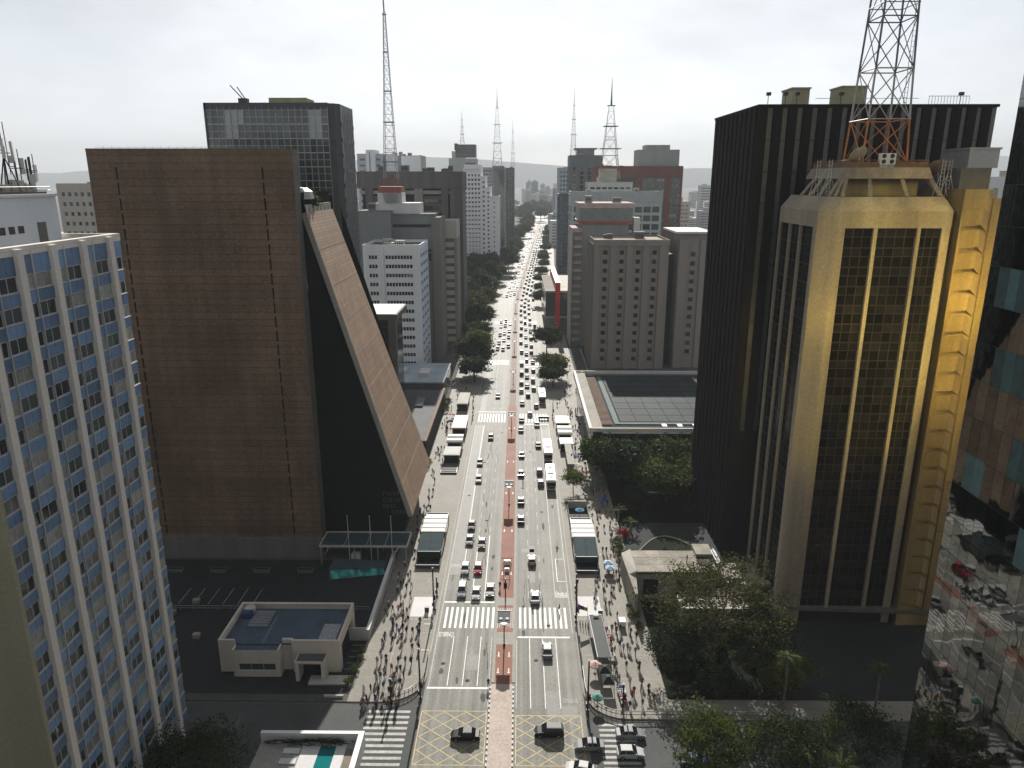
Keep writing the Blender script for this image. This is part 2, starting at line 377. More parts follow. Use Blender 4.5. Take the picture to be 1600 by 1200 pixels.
def mast(parent, x, y, z0, z1, w0, w1, mats, seg=3., r0=.16, r1=.08, cross=True, name='lattice'):
    """a four-legged lattice; mats = list of (top z of band, material)"""
    bands = [MB() for _ in mats]; z = z0; bi = 0
    def wid(zz): return w0 + (w1 - w0) * ((zz - z0) / (z1 - z0)) ** .85
    while z < z1 - .01:
        while bi < len(mats) - 1 and z >= mats[bi][0] - .01: bi += 1
        dz = max(.8, seg * (.35 + .65 * wid(z) / w0)); zn = min(z1, z + dz, mats[bi][0] if z < mats[bi][0] - .3 else z1); B = bands[bi]
        a, c = wid(z) / 2, wid(zn) / 2; rr = r0 + (r1 - r0) * (z - z0) / (z1 - z0)
        A = [(x-a,y-a,z),(x+a,y-a,z),(x+a,y+a,z),(x-a,y+a,z)]; D = [(x-c,y-c,zn),(x+c,y-c,zn),(x+c,y+c,zn),(x-c,y+c,zn)]
        for i in range(4):
            j = (i + 1) % 4; B.tube(A[i], D[i], rr, 5)
            B.tube(D[i], D[j], rr*.6, 4)
            if cross: B.tube(A[i], D[j], rr*.5, 4); B.tube(A[j], D[i], rr*.5, 4)
            else: B.tube(A[i], D[j], rr*.5, 4)
        z = zn
    for B, (t, m) in zip(bands, mats):
        if B.f: part(name, B, m, parent)
# ------------------------------------------------------------------ ground, avenue, pavements
BEND = 500.0
def cx(y): return 0.0 if y <= BEND else (y - BEND) * 0.042
STN = [-60, 40, 80, 100, 140, 200, 260, 330, 400, 500, 560, 640, 740, 860, 1000, 1200, 1450, 1750, 2200]
def stations(y0, y1): return [y0] + [y for y in STN if y0 < y < y1] + [y1]
def strip(b, x0, x1, y0, y1, z, m=0, side=0.0):
    st = stations(y0, y1)
    for a, c in zip(st, st[1:]):
        p, q = cx(a), cx(c)
        b.face([(x0+p,a,z),(x1+p,a,z),(x1+q,c,z),(x0+q,c,z)], m)
        if side:
            b.face([(x0+p,a,z-side),(x0+p,a,z),(x0+q,c,z),(x0+q,c,z-side)], m); b.face([(x1+p,a,z-side),(x1+q,c,z-side),(x1+q,c,z),(x1+p,a,z)], m)
    return b
gm = MB()
xs = [-9000,-3000,-900,-300,-80,0,80,300,900,3000,9000]; ys = [-1500,-300,0,150,400,900,2200,5000,12500]
for i in range(len(xs)-1):
    for j in range(len(ys)-1): gm.face([(xs[i],ys[j],-.02),(xs[i+1],ys[j],-.02),(xs[i+1],ys[j+1],-.02),(xs[i],ys[j+1],-.02)])
structure('ground', gm, ground_m)
avenue = structure('avenue_road', strip(MB(), -13.2, 13.2, -60, 2200, 0.0), asphalt)
sr = MB(); sr.face([(-130,84,-.006),(-13.2,84,-.006),(-13.2,99.5,-.006),(-130,99.5,-.006)]); sr.face([(13.2,82,-.006),(130,82,-.006),(130,96,-.006),(13.2,96,-.006)])
structure('cross_street', sr, asphalt_dk)

def corner(cx_, cy_, r, a0, a1, n=8):
    return [(cx_ + r*math.cos(rad(a0 + (a1-a0)*i/n)), cy_ + r*math.sin(rad(a0 + (a1-a0)*i/n))) for i in range(n+1)]
PZ = .14
def pavement(name, poly_near, x_in, x_out, y_start):
    b = MB(); b.prism(poly_near, -.02, PZ, 1, 0)
    st = stations(y_start, 2200)
    for a, c in zip(st, st[1:]):
        p, q = cx(a), cx(c)
        pts = [(x_in+p,a),(x_out+p,a),(x_out+q,c),(x_in+q,c)]
        if x_out < x_in: pts = [pts[1], pts[0], pts[3], pts[2]]
        b.prism(pts, -.02, PZ, 1, 0)
    return structure(name, b, [pave_m, kerb_m])
polyL = [(-25.5,100)] + [(-20.2,100)] + corner(-19.6,106.5,6.4,-88,0) + [(-13.2,112),(-13.2,118),(-25.5,118)]
pvl = pavement('left_pavement', polyL, -13.2, -25, 118)
polyR = [(130,96.5),(130,101),(26,118),(13.2,118),(13.2,108)] + list(reversed(corner(20,103,6.6,180,270))) + []
polyR = [(13.2,108)] + corner(19.8,103.1,6.6,180,268) + [(130,96.5),(130,101),(27,101),(27,118),(13.2,118)]
pvr = pavement('right_pavement', polyR, 13.2, 27, 118)
# paving slab joints and light bands inlaid in the pavements
jb = MB(); 
for k in range(60):
    y = 106 + k * 6.4
    jb.face([(-24.8,y,PZ+.004),(-13.7,y,PZ+.004),(-13.7,y+.16,PZ+.004),(-24.8,y+.16,PZ+.004)]); jb.face([(13.7,y,PZ+.004),(26,y,PZ+.004),(26,y+.16,PZ+.004),(13.7,y+.16,PZ+.004)])
for x in (-20.3, 19.6): strip(jb, x, x+.3, 110, 520, PZ+.008)
o = part('paving_band', jb, pave_lt, pvl); o['label'] = 'pale guide bands laid across the grey pavement'
kl = MB(); strip(kl, -13.55, -13.2, 113, 700, PZ+.012); part('kerb_edge', kl, kerb_m, pvl)
kr = MB(); strip(kr, 13.2, 13.55, 108, 700, PZ+.012); part('kerb_edge', kr, kerb_m, pvr)
# white ramps at the zebra crossing
for s, x0, x1, y0, y1, pv in ((-1,-18.8,-14.1,124,131,pvl), (1,14.1,18.8,124.5,131.5,pvr)):
    part('crossing_ramp', MB().box(x0, x1, y0, y1, PZ-.05, PZ+.02, skip='b'), white_w, pv)
    for k in range(5): part('tactile_tile', MB().box(x0+.2+k*.9, x0+.85+k*.9, y0-1.2, y0-.5, PZ-.05, PZ+.022, skip='b'), pave_lt, pv)
tl = MB().box(-.25,.25,-.4,.4,-.03,.012,skip='b').mesh('paving_slab', pave_lt)
for k in range(46):
    y = RND.uniform(135, 235); s = RND.choice((-1,1)); x = s*RND.uniform(14.6, 19.5)
    part('paving_slab', tl, None, pvl if s < 0 else pvr, (x, y, PZ))

# central reservation: red cycle lane, pink paving near the crossing
md = MB(); strip(md, -1.6, 1.4, 104.5, 262, .05, 0, .07); strip(md, -1.4, 1.2, 262, 1500, .05, 1, .07)
med = structure('cycle_lane', md, [red_lane, red_far])
mp_ = MB(); strip(mp_, -2.1, 1.5, 60, 104.5, .12, 0, .14); pinkm = structure('median_pavement', mp_, pink_pave)
# the chequered edge stones of the near median
for k in range(38):
    y = 62 + k*1.12
    for x in (-2.34, 1.5):
        part('edge_stone', MB().box(x, x+.24, y, y+.56, 0, .13, skip='b'), white_w, pinkm)
ke = MB()
for x0_, x1_ in ((-2.1,-1.6),(1.4,1.9)): strip(ke, x0_, x1_, 105, 1500, .09, 0, .1)
part('edge_kerb', ke, pave_lt, med)
cw_ = MB()
for k in range(9): cw_.box(-1.6+k*.36, -1.45+k*.36, 120.6, 127.4, .03, .056, skip='b')
part('cycle_crossing_bars', cw_, paint_f, med)['kind'] = 'stuff'
part('crossing_plate', MB().box(-1.95,1.75,115.5,119.3,.02,.062,skip='b'), pave_lt, med)
part('crossing_plate', MB().box(-1.95,1.75,128.2,131,.02,.062,skip='b'), pave_lt, med)
sym = MB()
for y in (107.5, 112, 140, 160, 182, 205, 236):
    for x in (-1.1, .75): sym.box(x-.2, x+.25, y, y+.25, .03, .057, skip='b'); sym.box(x-.05, x+.12, y+.3, y+1.3, .03, .057, skip='b')
part('cycle_symbols', sym, paint_w, med)['kind'] = 'stuff'

# painted markings, each kind its own piece lying on the road
def mark(name, boxes, m, z=.004, rz=0):
    for (x0,x1,y0,y1) in boxes:
        part(name, MB().face([(x0,y0,z),(x1,y0,z),(x1,y1,z),(x0,y1,z)]), m, avenue)
mark('zebra_bar', [(-11.9+i*1.02, -11.45+i*1.02, 120.6, 127.6) for i in range(10)] + [(2.55+i*.98, 3.0+i*.98, 120.6, 127.6) for i in range(10)], paint_w)
mark('zebra_bar', [(-12.2+i*1.02, -11.75+i*1.02, 243, 252.5) for i in range(10)] + [(2.6+i*1.02, 3.05+i*1.02, 243, 252.5) for i in range(10)], paint_w)
mark('zebra_bar', [(-12.2+i*1.02, -11.75+i*1.02, 326, 335) for i in range(10)] + [(2.6+i*1.02, 3.05+i*1.02, 326, 335) for i in range(10)], paint_w)
mark('zebra_bar', [(-12.2+i*1.02, -11.75+i*1.02, 425, 434) for i in range(10)] + [(2.6+i*1.02, 3.05+i*1.02, 425, 434) for i in range(10)], paint_w)
mark('zebra_bar', [(-21.6, -14.8, 85.4+i*1.22, 85.95+i*1.22) for i in range(11)] + [(15, 20.5, 84+i*1.1, 84.5+i*1.1) for i in range(11)], paint_f, .006)
mark('stop_line', [(-12.8,-2.4,129.2,129.65),(-12.9,-2.6,103.4,103.85),(2.3,12,117.6,118.05),(-12.8,-2.4,254.5,255),(2.3,12.6,240.6,241.1),(2.3,12.6,322,322.5)], paint_w)
mark('lane_line', [(x-.07, x+.07, 104.2, 118) for x in (-9.55,-7.0,-4.5)] + [(x-.07,x+.07,98.8,117.4) for x in (4.5,6.9,9.35)] + [(x-.08,x+.08,130.4,158) for x in (-9.6,-7.05,-4.5)], paint_w)
mark('lane_line', [(9.85,10.0,131,240),(-9.75,-9.6,160,240)], paint_f)
lm = []
for k in range(60):
    y = 160 + k*7.5
    if 240 < y < 256 or 320 < y < 338 or 420 < y < 436: continue
    for x in (-7.05,-4.5): lm.append((x-.06,x+.06,y,y+2.6))
for k in range(60):
    y = 131 + k*7.5
    if 236 < y < 256 or 318 < y < 338 or 420 < y < 436: continue
    for x in (4.5,7.0): lm.append((x-.06,x+.06,y,y+2.6))
mark('lane_dash', [q for q in lm if q[2] < 420], paint_f)
# dotted bus-lane studs on the left carriageway
studs = MB()
for k in range(70): studs.face([(-9.95,158+k*1.15,.005),(-9.7,158+k*1.15,.005),(-9.7,158.55+k*1.15,.005),(-9.95,158.55+k*1.15,.005)])
part('bus_lane_studs', studs, paint_w, avenue)['kind'] = 'stuff'
mark('edge_line', [(-12.75,-12.6,104,240),(12.55,12.7,119,240),(-2.55,-2.42,99,118),(2.1,2.22,99,117)], paint_f)
mark('lane_box_line', [(10.6,12.4,146.9,147.05),(10.6,10.75,137.5,147),(10.6,12.4,137.4,137.55),(9.9,12.5,131.4,131.6)], paint_w)
mark('lane_box_line', [(-15.6,-13.7,121.5,121.7),(-15.6,-13.7,113.5,113.7)], paint_w, PZ+.02)
mark('asphalt_patch', [(-6.7,-4.7,108.3,112.6),(7.1,9.1,96.8,103),(9.5,12,96.5,99.5),(4.9,6.1,147,153),(4.9,6.0,137,141),(-12.5,-9.8,140,240),(-12.2,-10,255,320),(3,6,150,151.5),(9.9,12.8,214,236),(3.1,4.4,262,300)], patch_m, .003)
# manhole covers, tar seams and oil stains
man = MB().lathe([(.0,.006),(.36,.006),(.4,.002)],14); man_m = man.mesh('manhole_cover', mat('cast_iron',(.06,.058,.055),.9,.3,3,.1))
for x, y in ((-6.2,105.5),(-10.8,110),(5.6,111),(8.2,121.5),(-3.6,133),(-8.3,138),(5.4,143),(11.4,152),(-5.6,166),(8.3,171),(-11,181),(3.4,186),(-7.9,205),(6.0,214),(-3.4,232)): part('manhole_cover', man_m, None, avenue, (x,y,.002))
tar = mat('tar_seam', (.06,.06,.057), .9, .3, 2, .05); rt2 = random.Random(31)
for k in range(22):
    x = rt2.choice((-1,1))*rt2.uniform(2.8,12); y = rt2.uniform(100,235); b = MB(); px_, py_ = x, y
    for q in range(rt2.randint(3,7)):
        nx_, ny_ = px_+rt2.uniform(-.35,.35), py_+rt2.uniform(1.2,3.2); w_ = rt2.uniform(.03,.07); b.face([(px_-w_,py_,.0025),(px_+w_,py_,.0025),(nx_+w_,ny_,.0025),(nx_-w_,ny_,.0025)]); px_, py_ = nx_, ny_
    part('tar_seam', b, tar, avenue)
oil = mat('oil_stain', (.1,.098,.09), .85, .25, 1.2, .12)
for k in range(26):
    x = rt2.choice((-10.9,-8.3,-5.8,-3.4,3.4,5.7,8.2,11.1)) + rt2.uniform(-.4,.4); y = rt2.uniform(100,240); n_ = 9; rx_, ry_ = rt2.uniform(.15,.45), rt2.uniform(.5,2.2)
    part('oil_stain', MB().face([(x+rx_*math.cos(6.283*i/n_)*rt2.uniform(.6,1.2), y+ry_*math.sin(6.283*i/n_)*rt2.uniform(.7,1.2), .0022) for i in range(n_)]), oil, avenue)
# yellow box junctions
def yellow_box(x0, x1, y0, y1, n):
    t = .11; L = [((x0,y0),(x1,y0)),((x1,y0),(x1,y1)),((x1,y1),(x0,y1)),((x0,y1),(x0,y0))]
    p = (x1-x0)/n; H_ = y1-y0; W_ = x1-x0; k = -int(H_/p) - 1; sl = H_/ (W_*.92)
    for i in range(-n, 2*n):
        for sgn in (1,-1):
            xa = x0 + i*p*1.0; xb = xa + H_/ .78
            seg = [(xa,y0),(xb,y1)] if sgn > 0 else [(xa,y1),(xb,y0)]
            (ax,ay),(bx,by) = seg
            def cut(xc): return ay + (by-ay)*(xc-ax)/(bx-ax)
            if bx <= x0 or ax >= x1: continue
            if ax < x0: ay_ = cut(x0); ax_, = (x0,)
            else: ay_, ax_ = ay, ax
            if bx > x1: by_ = cut(x1); bx_ = x1
            else: by_, bx_ = by, bx
            L.append(((ax_,ay_),(bx_,by_)))
    for a, c in L:
        A, B_ = Vector((*a,.007)), Vector((*c,.007)); d = (B_-A)
        if d.length < .3: continue
        nrm = Vector((-d.y,d.x,0)).normalized()*t/2
        part('yellow_hatch_line', MB().face([A-nrm, B_-nrm, B_+nrm, A+nrm]), paint_y, avenue)
yellow_box(-13.0,-2.6,86.9,98.1,3); yellow_box(2.1,12.4,86.9,97.2,3)

def text_mesh(txt, size, m, depth=.0, spacing=1.):
    c = bpy.data.curves.new('lettering', 'FONT'); c.body = txt; c.size = size; c.extrude = depth; c.space_character = spacing; c.resolution_u = 2
    c.align_x = 'CENTER'
    o = bpy.data.objects.new('lettering', c); COL.objects.link(o); dg = bpy.context.evaluated_depsgraph_get()
    me = bpy.data.meshes.new_from_object(o.evaluated_get(dg)); bpy.data.objects.remove(o); bpy.data.curves.remove(c)
    me.materials.clear(); me.materials.append(m); return me
def road_word(x, y, rz, size, m, stretch):
    o = part('road_lettering', text_mesh('ÔNIBUS', size, m), None, avenue, (x, y, .006), rz); o.scale = (1, stretch, 1)
road_word(11.25, 131.9, 0, .72, paint_w, 2.6); road_word(-11.1, 119.3, rad(180), .8, paint_w, 2.6); road_word(11.0, 100.2, 0, .68, paint_f, 2.2); road_word(-11.2, 144.5, rad(180), .72, paint_f, 2.4)

# forecourts, lawns and gardens beside the avenue
lots = MB()
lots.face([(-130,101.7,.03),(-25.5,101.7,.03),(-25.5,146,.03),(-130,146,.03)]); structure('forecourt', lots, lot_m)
structure('side_pavement', MB().box(-130,-25.5,100,101.7,-.02,.12,skip='b'), mat('dark_paving',(.07,.072,.068),.85,.2,.3,.25,fine=.15))
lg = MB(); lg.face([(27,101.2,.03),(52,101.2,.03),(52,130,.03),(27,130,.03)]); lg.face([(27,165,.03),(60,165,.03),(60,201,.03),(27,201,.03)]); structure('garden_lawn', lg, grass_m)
lp = MB(); lp.face([(27,141,.034),(48,141,.034),(48,164.8,.034),(27,164.8,.034)]); structure('garden_path', lp, mat('shaded_garden_paving',(.04,.045,.045),.9,.25,.3,.15,fine=.2))  # dark tone puts the tree shade into the path's colour

# far hills
def ridge(name, y, base, amp, seed, col, x0=-9000, x1=9000, n=90, lift=None):
    r = random.Random(seed); b = MB(); pr = []
    ph = [r.uniform(0,6.28) for _ in range(6)]
    for i in range(n+1):
        x = x0 + (x1-x0)*i/n; h = base + amp*sum(math.sin(x/(2600/(k+1)) + ph[k])/(k+1.3) for k in range(6)) + r.uniform(-8,8)
        if lift: h += lift(x)
        pr.append((x, max(20,h)))
    for i in range(n):
        (xa,ha),(xb,hb) = pr[i], pr[i+1]
        b.face([(xa,y-1400,-5),(xb,y-1400,-5),(xb,y-600,hb*.55),(xa,y-600,ha*.55)]); b.face([(xa,y-600,ha*.55),(xb,y-600,hb*.55),(xb,y,hb),(xa,y,ha)])
        b.face([(xa,y,ha),(xb,y,hb),(xb,y+1500,-5),(xa,y+1500,-5)])
    b.smooth = True
    return structure(name, b, col)
hill_m = mat('hill_forest', (.05,.06,.05), .95, .3, .004, .1)
ridge('hills', 9800, 225, 55, 3, hill_m, lift=lambda x: 150*math.exp(-((x-6200)/1500)**2) + 70*math.exp(-((x+1200)/1500)**2))

tf = MB(); tf.face([(47.5,101.2,.032),(110,101.2,.032),(110,150,.032),(47.5,150,.032)]); structure('tower_shade_sheet', tf, lot_m)  # dark sheet standing in for the deep shade at the towers' foot
# ================================================================== LEFT SIDE
# ---- white tower with blue panels (near left)
blue_p = mat('blue_panel', (.125,.215,.35), .45, .2, .5, .5, rnd=.28)
pier_m = mat('white_pier', (.70,.645,.58), .8, .12, .15, .3, streak=True, fine=.06)
gable_m = mat('ochre_gable', (.34,.31,.21), .9, .2, .12, .2, streak=True, fine=.08)
bt = thing('apartment_tower', 'white piered tower with rows of blue panels at the left edge', 'tower', (-55,77,0))
bx, by0, by1, bh = -46.8, 63.0, 90.6, 75.5
part('body', MB().box(-63.5, bx-.5, by0+.3, by1-.02, 0, bh-.6, skip='b'), concrete_dk, bt)
part('gable_wall', MB().box(-63.5, bx+.05, by0-.25, by0+.3, 0, bh, skip='b'), gable_m, bt)
FL = 2.95; NF = 23; Z0 = 5.1
fr, _ = face_px(bx, by0, by1)
PWD = .92
piers = [65.5, 70.95, 76.4, 81.9, 87.4]
pm_ = MB().box(0, PWD, -.42, .5, 0, bh, skip='b').mesh('pier', pier_m)
for y in piers: part('pier', pm_, None, bt, fr.p(y-by0, 0, 0), fr.rz)
bays = [(by0+.3, 65.5)] + [(a+PWD, b_) for a, b_ in zip(piers, piers[1:])] + [(87.4+PWD, by1)]
slab = MB()
def panel_mesh(w, h, n):
    b = MB(); g_ = .05
    for i in range(n):
        a, c = w*i/n + g_/2, w*(i+1)/n - g_/2
        b.box(a, c, -.10, .0, .05, h-.05, 0, skip='k')
    b.box(-.02, w+.02, -.04, .05, 0, .09, 1, skip='k'); b.box(-.02, w+.02, -.17, .05, h-.05, h+.03, 1, skip='k')
    return b
_pc = {}
for (a, c) in bays:
    w = c - a
    if w > 3: cells = [(a, a+w*.36, 1), (a+w*.36+.1, c, 2)]
    else: cells = [(a, c, 2)]
    for (p, q, n) in cells:
        for k in range(NF):
            z = Z0 + k*FL; top = k == NF-1
            key = (round(q-p,2), n, top)
            hs = 1.36
            if (key,'s') not in _pc: _pc[(key,'s')] = panel_mesh(q-p, hs, n).mesh('spandrel_panel', [blue_p, alu])
            part('spandrel_panel', _pc[(key,'s')], None, bt, fr.p(p-by0, .1, z), fr.rz)
            wm = winmesh(q-p, FL-hs-.04, n if n > 1 else 2, 1, .07, alu, RND.choice((glass_dk, glass_md, glass_md, curtain_m, glass_gr, curtain_m, curtain_m)))
            part('window', wm, None, bt, fr.p(p-by0, .16, z+hs+.03), fr.rz)
        zt = Z0 + NF*FL
        part('top_panel', panel_mesh(q-p, bh-zt-.1, n), [blue_p, alu], bt, fr.p(p-by0, .1, zt), fr.rz)
    if w > 3: slab.box(a-by0+w*.36, a-by0+w*.36+.1, -.12, .45, Z0, bh-.2, 0)
part('mullion', slab, alu, bt, fr.o, fr.rz)
part('base_wall', MB().box(-63, bx-.45, by0+.4, by1-.2, 0, Z0-.02), concrete_dk, bt)
part('roof_edge', MB().box(-63.6, bx+.06, by0-.3, by0+.35, bh, bh+.25).box(bx-.9, bx+.06, by0+.35, by1, bh-.62, bh+.25).box(-63.6, bx-.9, by1-.5, by1+.02, bh-.62, bh+.25), pier_m, bt)
part('roof', MB().box(-63.5, bx-.9, by0+.35, by1-.5, bh-.75, bh-.5, skip='b'), roof_gravel, bt)
ph = part('penthouse', MB().box(-63.4, -53.2, 55.0+8.4, 89.4, bh-.5, 80.2, skip='b'), mat('penthouse_white',(.6,.64,.68),.8,.1,.12,.3,streak=True), bt)
for k in range(7): part('vent_window', MB().box(0,.9,-.05,.06,0,.8).mesh('vent_window', dark_metal), None, ph, (-53.18, 72.5+k*1.55, 76.3), rad(90))
part('door', MB().box(0,1.5,-.06,.05,0,2.3).mesh('door', concrete_dk), None, ph, (-53.18, 85.2, 75.05), rad(90))
part('penthouse_cap', MB().box(-63.6,-53.0,63.2,89.6,80.2,80.5), white_w, ph)
# aerials on the penthouse
ant_w = mat('aerial_panel', (.5,.5,.48), .6, .08, .5, .4)
def aerial(x, y, z, hgt, label, panels, tripod=True, boxn=1, seed=0):
    r = random.Random(seed); t = thing('antenna_mast', label, 'antenna', (x,y,z), 'aerials on the blue-panelled tower roof')
    part('pole', MB().tube((x,y,z),(x,y,z+hgt),.09,6).tube((x+.35,y+.2,z+hgt*.3),(x+.35,y+.2,z+hgt*1.08),.05,5).tube((x-.3,y+.3,z+hgt*.4),(x-.3,y+.3,z+hgt*.98),.05,5), dark_metal, t)
    if tripod:
        for a in (20, 140, 260): part('leg', MB().tube((x,y,z+hgt*.58),(x+1.3*math.cos(rad(a)),y+1.3*math.sin(rad(a)),z),.075,5), dark_metal, t)
    part('crossbar', MB().tube((x-.8,y,z+hgt*.62),(x+.8,y,z+hgt*.62),.05,5).tube((x,y-.9,z+hgt*.66),(x,y+.9,z+hgt*.66),.05,5), dark_metal, t)
    for (dy, dz, w, h, tl) in panels:
        o = part('panel', MB().box(-.12,.12,-w/2,w/2,0,h), ant_w, t, (x+.45, y+dy, z+dz)); o.rotation_euler = (tl, 0, r.uniform(-.4,.4))
    for k in range(boxn): part('equipment_box', MB().box(x-.4,x+.3,y-1.1+k*1.3,y-.3+k*1.3,z,z+r.uniform(1,1.7)), concrete_lt, t)
aerial(-55.5, 80.6, 80.5, 6.6, 'aerial mast with pale box panels at the left picture edge', [(0,1.2,1.0,2.4,0),(.7,4.0,1.1,1.1,0),(-.7,3.0,.5,1.6,.05)], True, 3, 1)
aerial(-55.5, 84.9, 80.5, 7.2, 'tallest aerial mast on tripod legs with two upright panels', [(-.55,3.9,.5,2.1,-.05),(1.0,3.6,.5,2.2,.12),(.4,3.4,.5,.8,0)], True, 3, 2)
aerial(-55.7, 86.9, 80.5, 4.6, 'short aerial pole with one slim panel beside the tripod mast', [(.5,2.2,.45,1.8,0)], False, 2, 3)
aerial(-55.5, 88.6, 80.5, 3.9, 'low aerial pole with pale panel near the roof corner', [(0,-.1,.55,2.3,.04)], False, 1, 4)
aerial(-55.8, 89.6, 80.5, 4.2, 'aerial pole with ladder rungs at the roof corner', [(.2,1.4,.45,1.9,0)], False, 0, 5)
part('roof_clutter', MB().box(-57.5,-54,63.6,89.2,80.5,80.75).tube((-53.6,64,81.3),(-53.6,89.3,81.3),.05,5).tube((-53.6,64,80.9),(-53.6,89.3,80.9),.05,5), dark_metal, bt)

# ---- brown wedge tower
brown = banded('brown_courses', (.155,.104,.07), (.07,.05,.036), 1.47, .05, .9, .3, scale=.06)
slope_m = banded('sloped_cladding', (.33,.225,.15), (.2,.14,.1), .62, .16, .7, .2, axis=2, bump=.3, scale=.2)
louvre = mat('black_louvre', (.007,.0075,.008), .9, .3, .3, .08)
grey_c = mat('grey_concrete_edge', (.13,.125,.12), .85, .15, .2, .25)
ft = thing('wedge_tower', 'brown wedge-shaped tower with a long slope down to the avenue', 'tower', (-55,165,0))
fx0, fx1, fy, fh = -82.0, -41.75, 147.4, 88.0
fr, w = front(fx0, fx1, fy)
slot_rows = [(5.5 + k*2.95, 5.5 + k*2.95 + 2.3) for k in range(27)]
slit = mat('slit_dark', (.018,.017,.016), .8, .2, .5, .2)
facade(ft, fr, w, fh-.45, [(5.3,5.65),(34.0,34.35)], slot_rows, brown, slit, (slit,), d=.5, fw=.05, wname='front_wall', pname='slot')
part('body', MB().box(fx0+.05, fx1-.6, fy+.6, 151, 0, fh-.9, skip='b').box(fx0+.05, -58, 151, 196, 0, fh-.9, skip='b').box(-58, -42, 151, 180, 0, 60, skip='b'), brown, ft)
part('parapet', MB().box(fx0-.02, fx1+.02, fy-.02, fy+.45, fh-.45, fh).box(fx1-.5, fx1+.02, fy+.45, 151, fh-.45, fh).box(fx0-.02, fx0+.45, fy+.45, 170, fh-.45, fh), brown, ft)
part('side_pier', MB().box(fx1-.6, fx1, fy+.004, 151, 0, fh-.45, skip='bt'), grey_c, ft)
part('base_band', MB().box(fx0, fx1+.3, fy-.5, fy-.01, 0, 4.9), concrete_dk, ft)
part('roof', MB().box(fx0+.45, fx1-.5, fy+.45, 151, fh-1.0, fh-.85, skip='b'), roof_gravel, ft)
rr = MB()
for k in range(24): rr.tube((fx0+1.5+k*1.6, fy+1, fh-.5),(fx0+1.5+k*1.6, fy+1, fh+RND.uniform(.1,.5)),.04,4)
rr.tube((fx0+1.5,fy+1,fh+.25),(fx1-2,fy+1,fh+.25),.03,4)
part('roof_railing', rr, steel, ft)
# the sloping avenue side: dark flank, bright slope
ny, fy2 = 151.0, 184.0
top = Vector((-40.9,0,75.7)); bot = Vector((-21.7,0,8.6))
def sl(p, y): return (p.x, y, p.z)
th = Vector((1.25,0,.36)).normalized()*.9
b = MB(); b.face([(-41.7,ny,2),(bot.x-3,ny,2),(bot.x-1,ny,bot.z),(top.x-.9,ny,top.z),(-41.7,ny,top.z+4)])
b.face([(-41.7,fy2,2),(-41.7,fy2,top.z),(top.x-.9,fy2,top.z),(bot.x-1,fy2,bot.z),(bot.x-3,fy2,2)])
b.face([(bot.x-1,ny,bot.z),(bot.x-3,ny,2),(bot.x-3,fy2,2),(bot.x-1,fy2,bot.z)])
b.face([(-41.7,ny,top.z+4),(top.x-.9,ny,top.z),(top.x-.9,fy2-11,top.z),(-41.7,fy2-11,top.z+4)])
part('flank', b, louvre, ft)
b = MB(); n0 = (-.9,0)
P0, P1 = top, bot
def slab4(y0, y1, z0=0.):
    A = [(P0.x,y0,P0.z),(P1.x,y0,P1.z),(P1.x,y1,P1.z),(P0.x,y1,P0.z)]; B_ = [(x-1.0,y,z-.25) for x,y,z in A]
    return A, B_
A, B_ = slab4(ny-.25, fy2)
A[3] = (P0.x, ny+21.5, P0.z); B_[3] = (P0.x-1, ny+21.5, P0.z-.25)
b.face([A[0],A[1],A[2],A[3]],0)
for i in range(4): j = (i+1)%4; b.face([B_[i],B_[j],A[j],A[i]],1)
b.face([B_[3],B_[2],B_[1],B_[0]],1)
part('slope', b, [slope_m, concrete], ft)
edge = MB(); edge.face([(P0.x+.06,ny-.3,P0.z+.1),(P1.x+.06,ny-.3,P1.z),(P1.x+.06,ny+.02,P1.z),(P0.x+.06,ny+.02,P0.z+.1)])
edge.face([(P1.x-1,ny-.3,P1.z-.2),(P1.x+.06,ny-.3,P1.z),(P0.x+.06,ny-.3,P0.z+.1),(P0.x-1,ny-.3,P0.z-.2)])
part('slope_edge', edge, concrete, ft)
jn = MB()
for t in [i/9 for i in range(1,9)]:
    q = P0.lerp(P1, t); jn.box(q.x-.02, q.x+.05, ny, ny+21.5+ (fy2-ny-21.5)*t, q.z-.03, q.z+.03)
part('slope_joint', jn, mat('slope_seam',(.27,.19,.135),.8), ft)
for i in range(7): part('parapet_tooth', MB().box(P0.x-1.2,P0.x-.1,ny+.5+i*3,ny+2.4+i*3,P0.z-.1,P0.z+1.5), concrete_lt, ft)
part('roof_pod', MB().lathe([(0,2.4),(1.6,2.2),(2.6,1.5),(2.9,0)], 14, 0, (-43.2,155.5,P0.z+2.6)), steel, ft)
letter_m = mat('letter_grey', (.06,.065,.065), .6, .1, 1, .4)
for i, t in enumerate(('FIESP','CIESP','SESI','SENAI')):
    q = on_y(598.5, 774.5 + i*9.6, ny-.12); me = text_mesh(t, 1.45, letter_m, .05, 1.2); w_ = max(v.co.x for v in me.vertices) - min(v.co.x for v in me.vertices)
    o = part('lettering', me, None, ft, (q.x + w_/2 + (2.2 if i == 3 else 0), ny-.12, q.z)); o.rotation_euler = (rad(90),0,0)
sh = thing('roof_shrub', 'shrub growing on the ledge at the top of the slope', 'shrub', (-42,162,P0.z+2)); 
